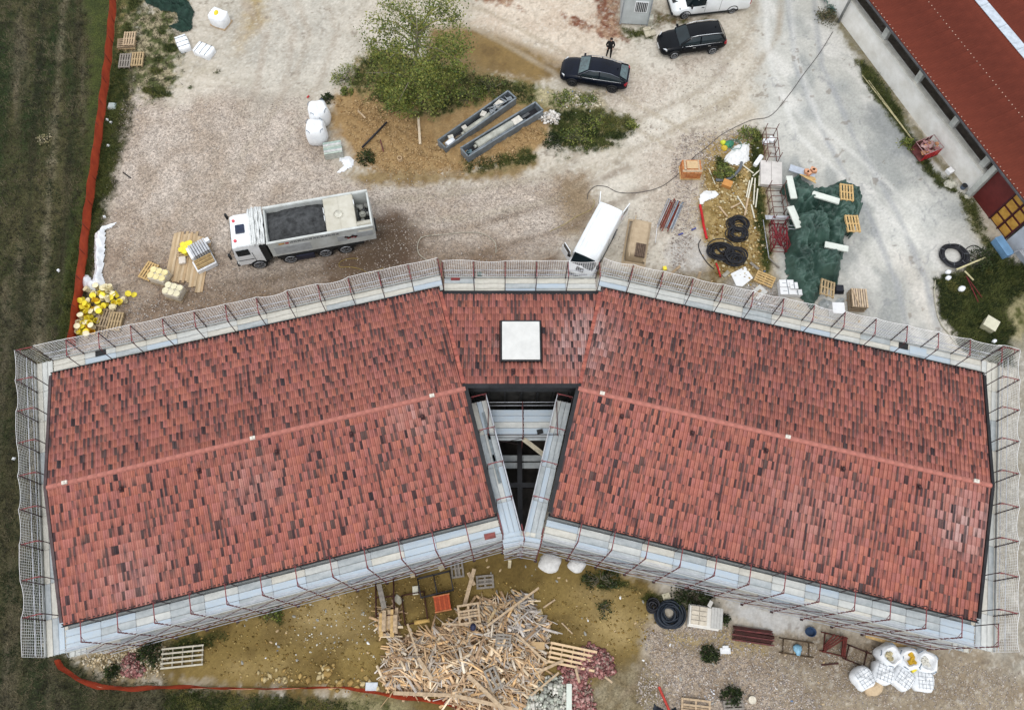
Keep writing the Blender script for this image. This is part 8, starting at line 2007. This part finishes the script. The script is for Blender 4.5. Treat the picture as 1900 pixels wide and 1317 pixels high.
shrub('round weed by the wire crate on the barn verge', 1683, 268, .5, .4, 25, LEAFG, n=22)
ag = thing('agave', 'blue-green spiky agave clump at the end of the barn wall, top edge', 'agave', at(1546, 12) + (0,))
for c_ in range(6):
    ox, oy = [(0, 0), (.7, .3), (-.5, .6), (.3, .9), (-.2, -.5), (.6, -.4)][c_]
    q = MB()
    for k in range(22):
        a = k * 2.4; el = .35 + .9 * (k / 22); L_ = .62 * (1 - .25 * k / 22); ca, sa = math.cos(a), math.sin(a); pts_ = []
        for f, w_ in ((0, .045), (.4, .06), (.75, .04), (1, .004)):
            rr = L_ * f * math.cos(el) * (1 + .1 * f); z = L_ * f * math.sin(el) - .25 * f * f * math.cos(el) + .1; pts_.append(((ox + rr * ca + sa * w_, oy + rr * sa - ca * w_, z), (ox + rr * ca, oy + rr * sa, z - .02), (ox + rr * ca - sa * w_, oy + rr * sa + ca * w_, z)))
        q.loft(pts_, closed=False, cap=False)
    q.build('rosette', mat('agave_leaf', obs(120, 146, 138), .6, 0, .2, 3, col2=obs(70, 100, 92)), ag)
shrub('grey-brown scrub around the agave clump', 1535, 30, .9, .5, 26, [obs(130, 120, 92), obs(104, 96, 70), obs(90, 98, 66)], n=40, stretch=.7)


# grass blades over everything that is green
def grass(name, mask, n, hgt, wid, cols, seed, lean=.5, clump=4):
    r_ = np.random.RandomState(seed); pr_ = mask.ravel(); pr_ = pr_ / pr_.sum()
    i = r_.choice(pr_.size, size=n, p=pr_); X = GXX.ravel()[i] + r_.uniform(-.1, .1, n); Y = GYY.ravel()[i] + r_.uniform(-.1, .1, n); Z = HGT.ravel()[i]
    X = np.repeat(X, clump) + r_.normal(0, .05, n * clump); Y = np.repeat(Y, clump) + r_.normal(0, .05, n * clump); Z = np.repeat(Z, clump); N = n * clump
    a = r_.rand(N) * 6.28; h = hgt * (.4 + r_.rand(N)); ln = lean * h * (.5 + r_.rand(N)); w_ = wid * (.6 + .8 * r_.rand(N))
    dx, dy = np.cos(a), np.sin(a)
    P0 = np.stack([X - dy * w_, Y + dx * w_, Z - .01], -1); P1 = np.stack([X + dy * w_, Y - dx * w_, Z - .01], -1); P2 = np.stack([X + dx * ln, Y + dy * ln, Z + h], -1)
    V = np.stack([P0, P1, P2], 1).reshape(-1, 3); F = np.arange(N * 3).reshape(N, 3)
    t = np.clip(fbm(X, Y, .35, seed, 3) * 1.6 - .3, 0, .999); ci = (t * len(cols)).astype(int); ci = np.where(r_.rand(N) < .35, r_.randint(len(cols), size=N), ci)
    col = np.repeat(np.array(cols)[ci] * (.7 + .6 * r_.rand(N, 1)), 3, 0)
    return tag(link(name, np_mesh(name, V, F, col), M_leaf), kind='stuff')


FIELD = GRASS * (GXX < -17) * (GRASS < .9); VERGE = GRASS * (GRASS > .5) * ((GXX > -27) & ~((GXX < -17) & (GRASS < .9)))
VERGE = VERGE * (~_bld); FIELD = FIELD * (~_bld)
grass('field_grass', FIELD, 42000, .16, .014, [obs(76, 72, 48), obs(58, 70, 34), obs(100, 94, 64), obs(56, 54, 38), obs(122, 112, 86), obs(42, 56, 26), obs(74, 74, 46)], 1, 1.0, 4)
grass('weeds', np.maximum(VERGE, .0), 30000, .15, .016, [obs(84, 94, 44), obs(66, 78, 34), obs(100, 106, 54), obs(54, 66, 28), obs(124, 122, 66)], 2, .9, 4)
shrub('dry grass tussock on the field edge at left', 83, 258, .5, .3, 30, [obs(196, 184, 150), obs(160, 150, 110)], n=14, per=8)

# small litter one can pick out: offcuts, cups, torn film
rs_ = random.Random(77)
LIT = [mat('litter_white', (.8, .8, .8), .6), mat('litter_tan', obs(206, 180, 140)), mat('litter_grey', obs(170, 168, 160)), mat('litter_blue', obs(110, 140, 180))]
zones = (('the ochre rubble corner', [(1300, 1425), (265, 535)], 46), ('the scaffold foot at the north-east', [(1370, 1600), (540, 600)], 30), ('the ochre soil of the south yard', [(440, 700), (1100, 1260)], 34), ('the soil right of the wood pile', [(1030, 1200), (1060, 1230)], 24), ('the south gravel', [(1210, 1560), (1190, 1310)], 30), ('the verge of the earth mound', [(1000, 1130), (165, 210)], 14), ('the foot of the courtyard tip', [(900, 1010), (1030, 1070)], 12))
for zn, (xr_, yr_), n_ in zones:
    for k in range(n_):
        px_, py_ = rs_.uniform(*xr_), rs_.uniform(*yr_); s_ = rs_.uniform(.04, .12); m_ = rs_.choice([0, 1, 1, 1, 2, 2, 3 if k % 7 == 0 else 2])
        b = MB(); b.loft([[(s_ * f * math.cos(a) * rs_.uniform(.7, 1.3), s_ * f * .6 * math.sin(a) * rs_.uniform(.7, 1.3), z) for a in [j * math.pi / 3 for j in range(6)]] for z, f in ((0, 1), (s_ * .3, .8), (s_ * .36, .2))])
        tag(b.build('litter_scrap', LIT[m_], None, P(px_, py_), rs_.random() * 6), ['white', 'tan', 'grey', 'blue'][m_] + ' scrap of litter lying on ' + zn, 'scrap', 'scraps of litter on ' + zn)
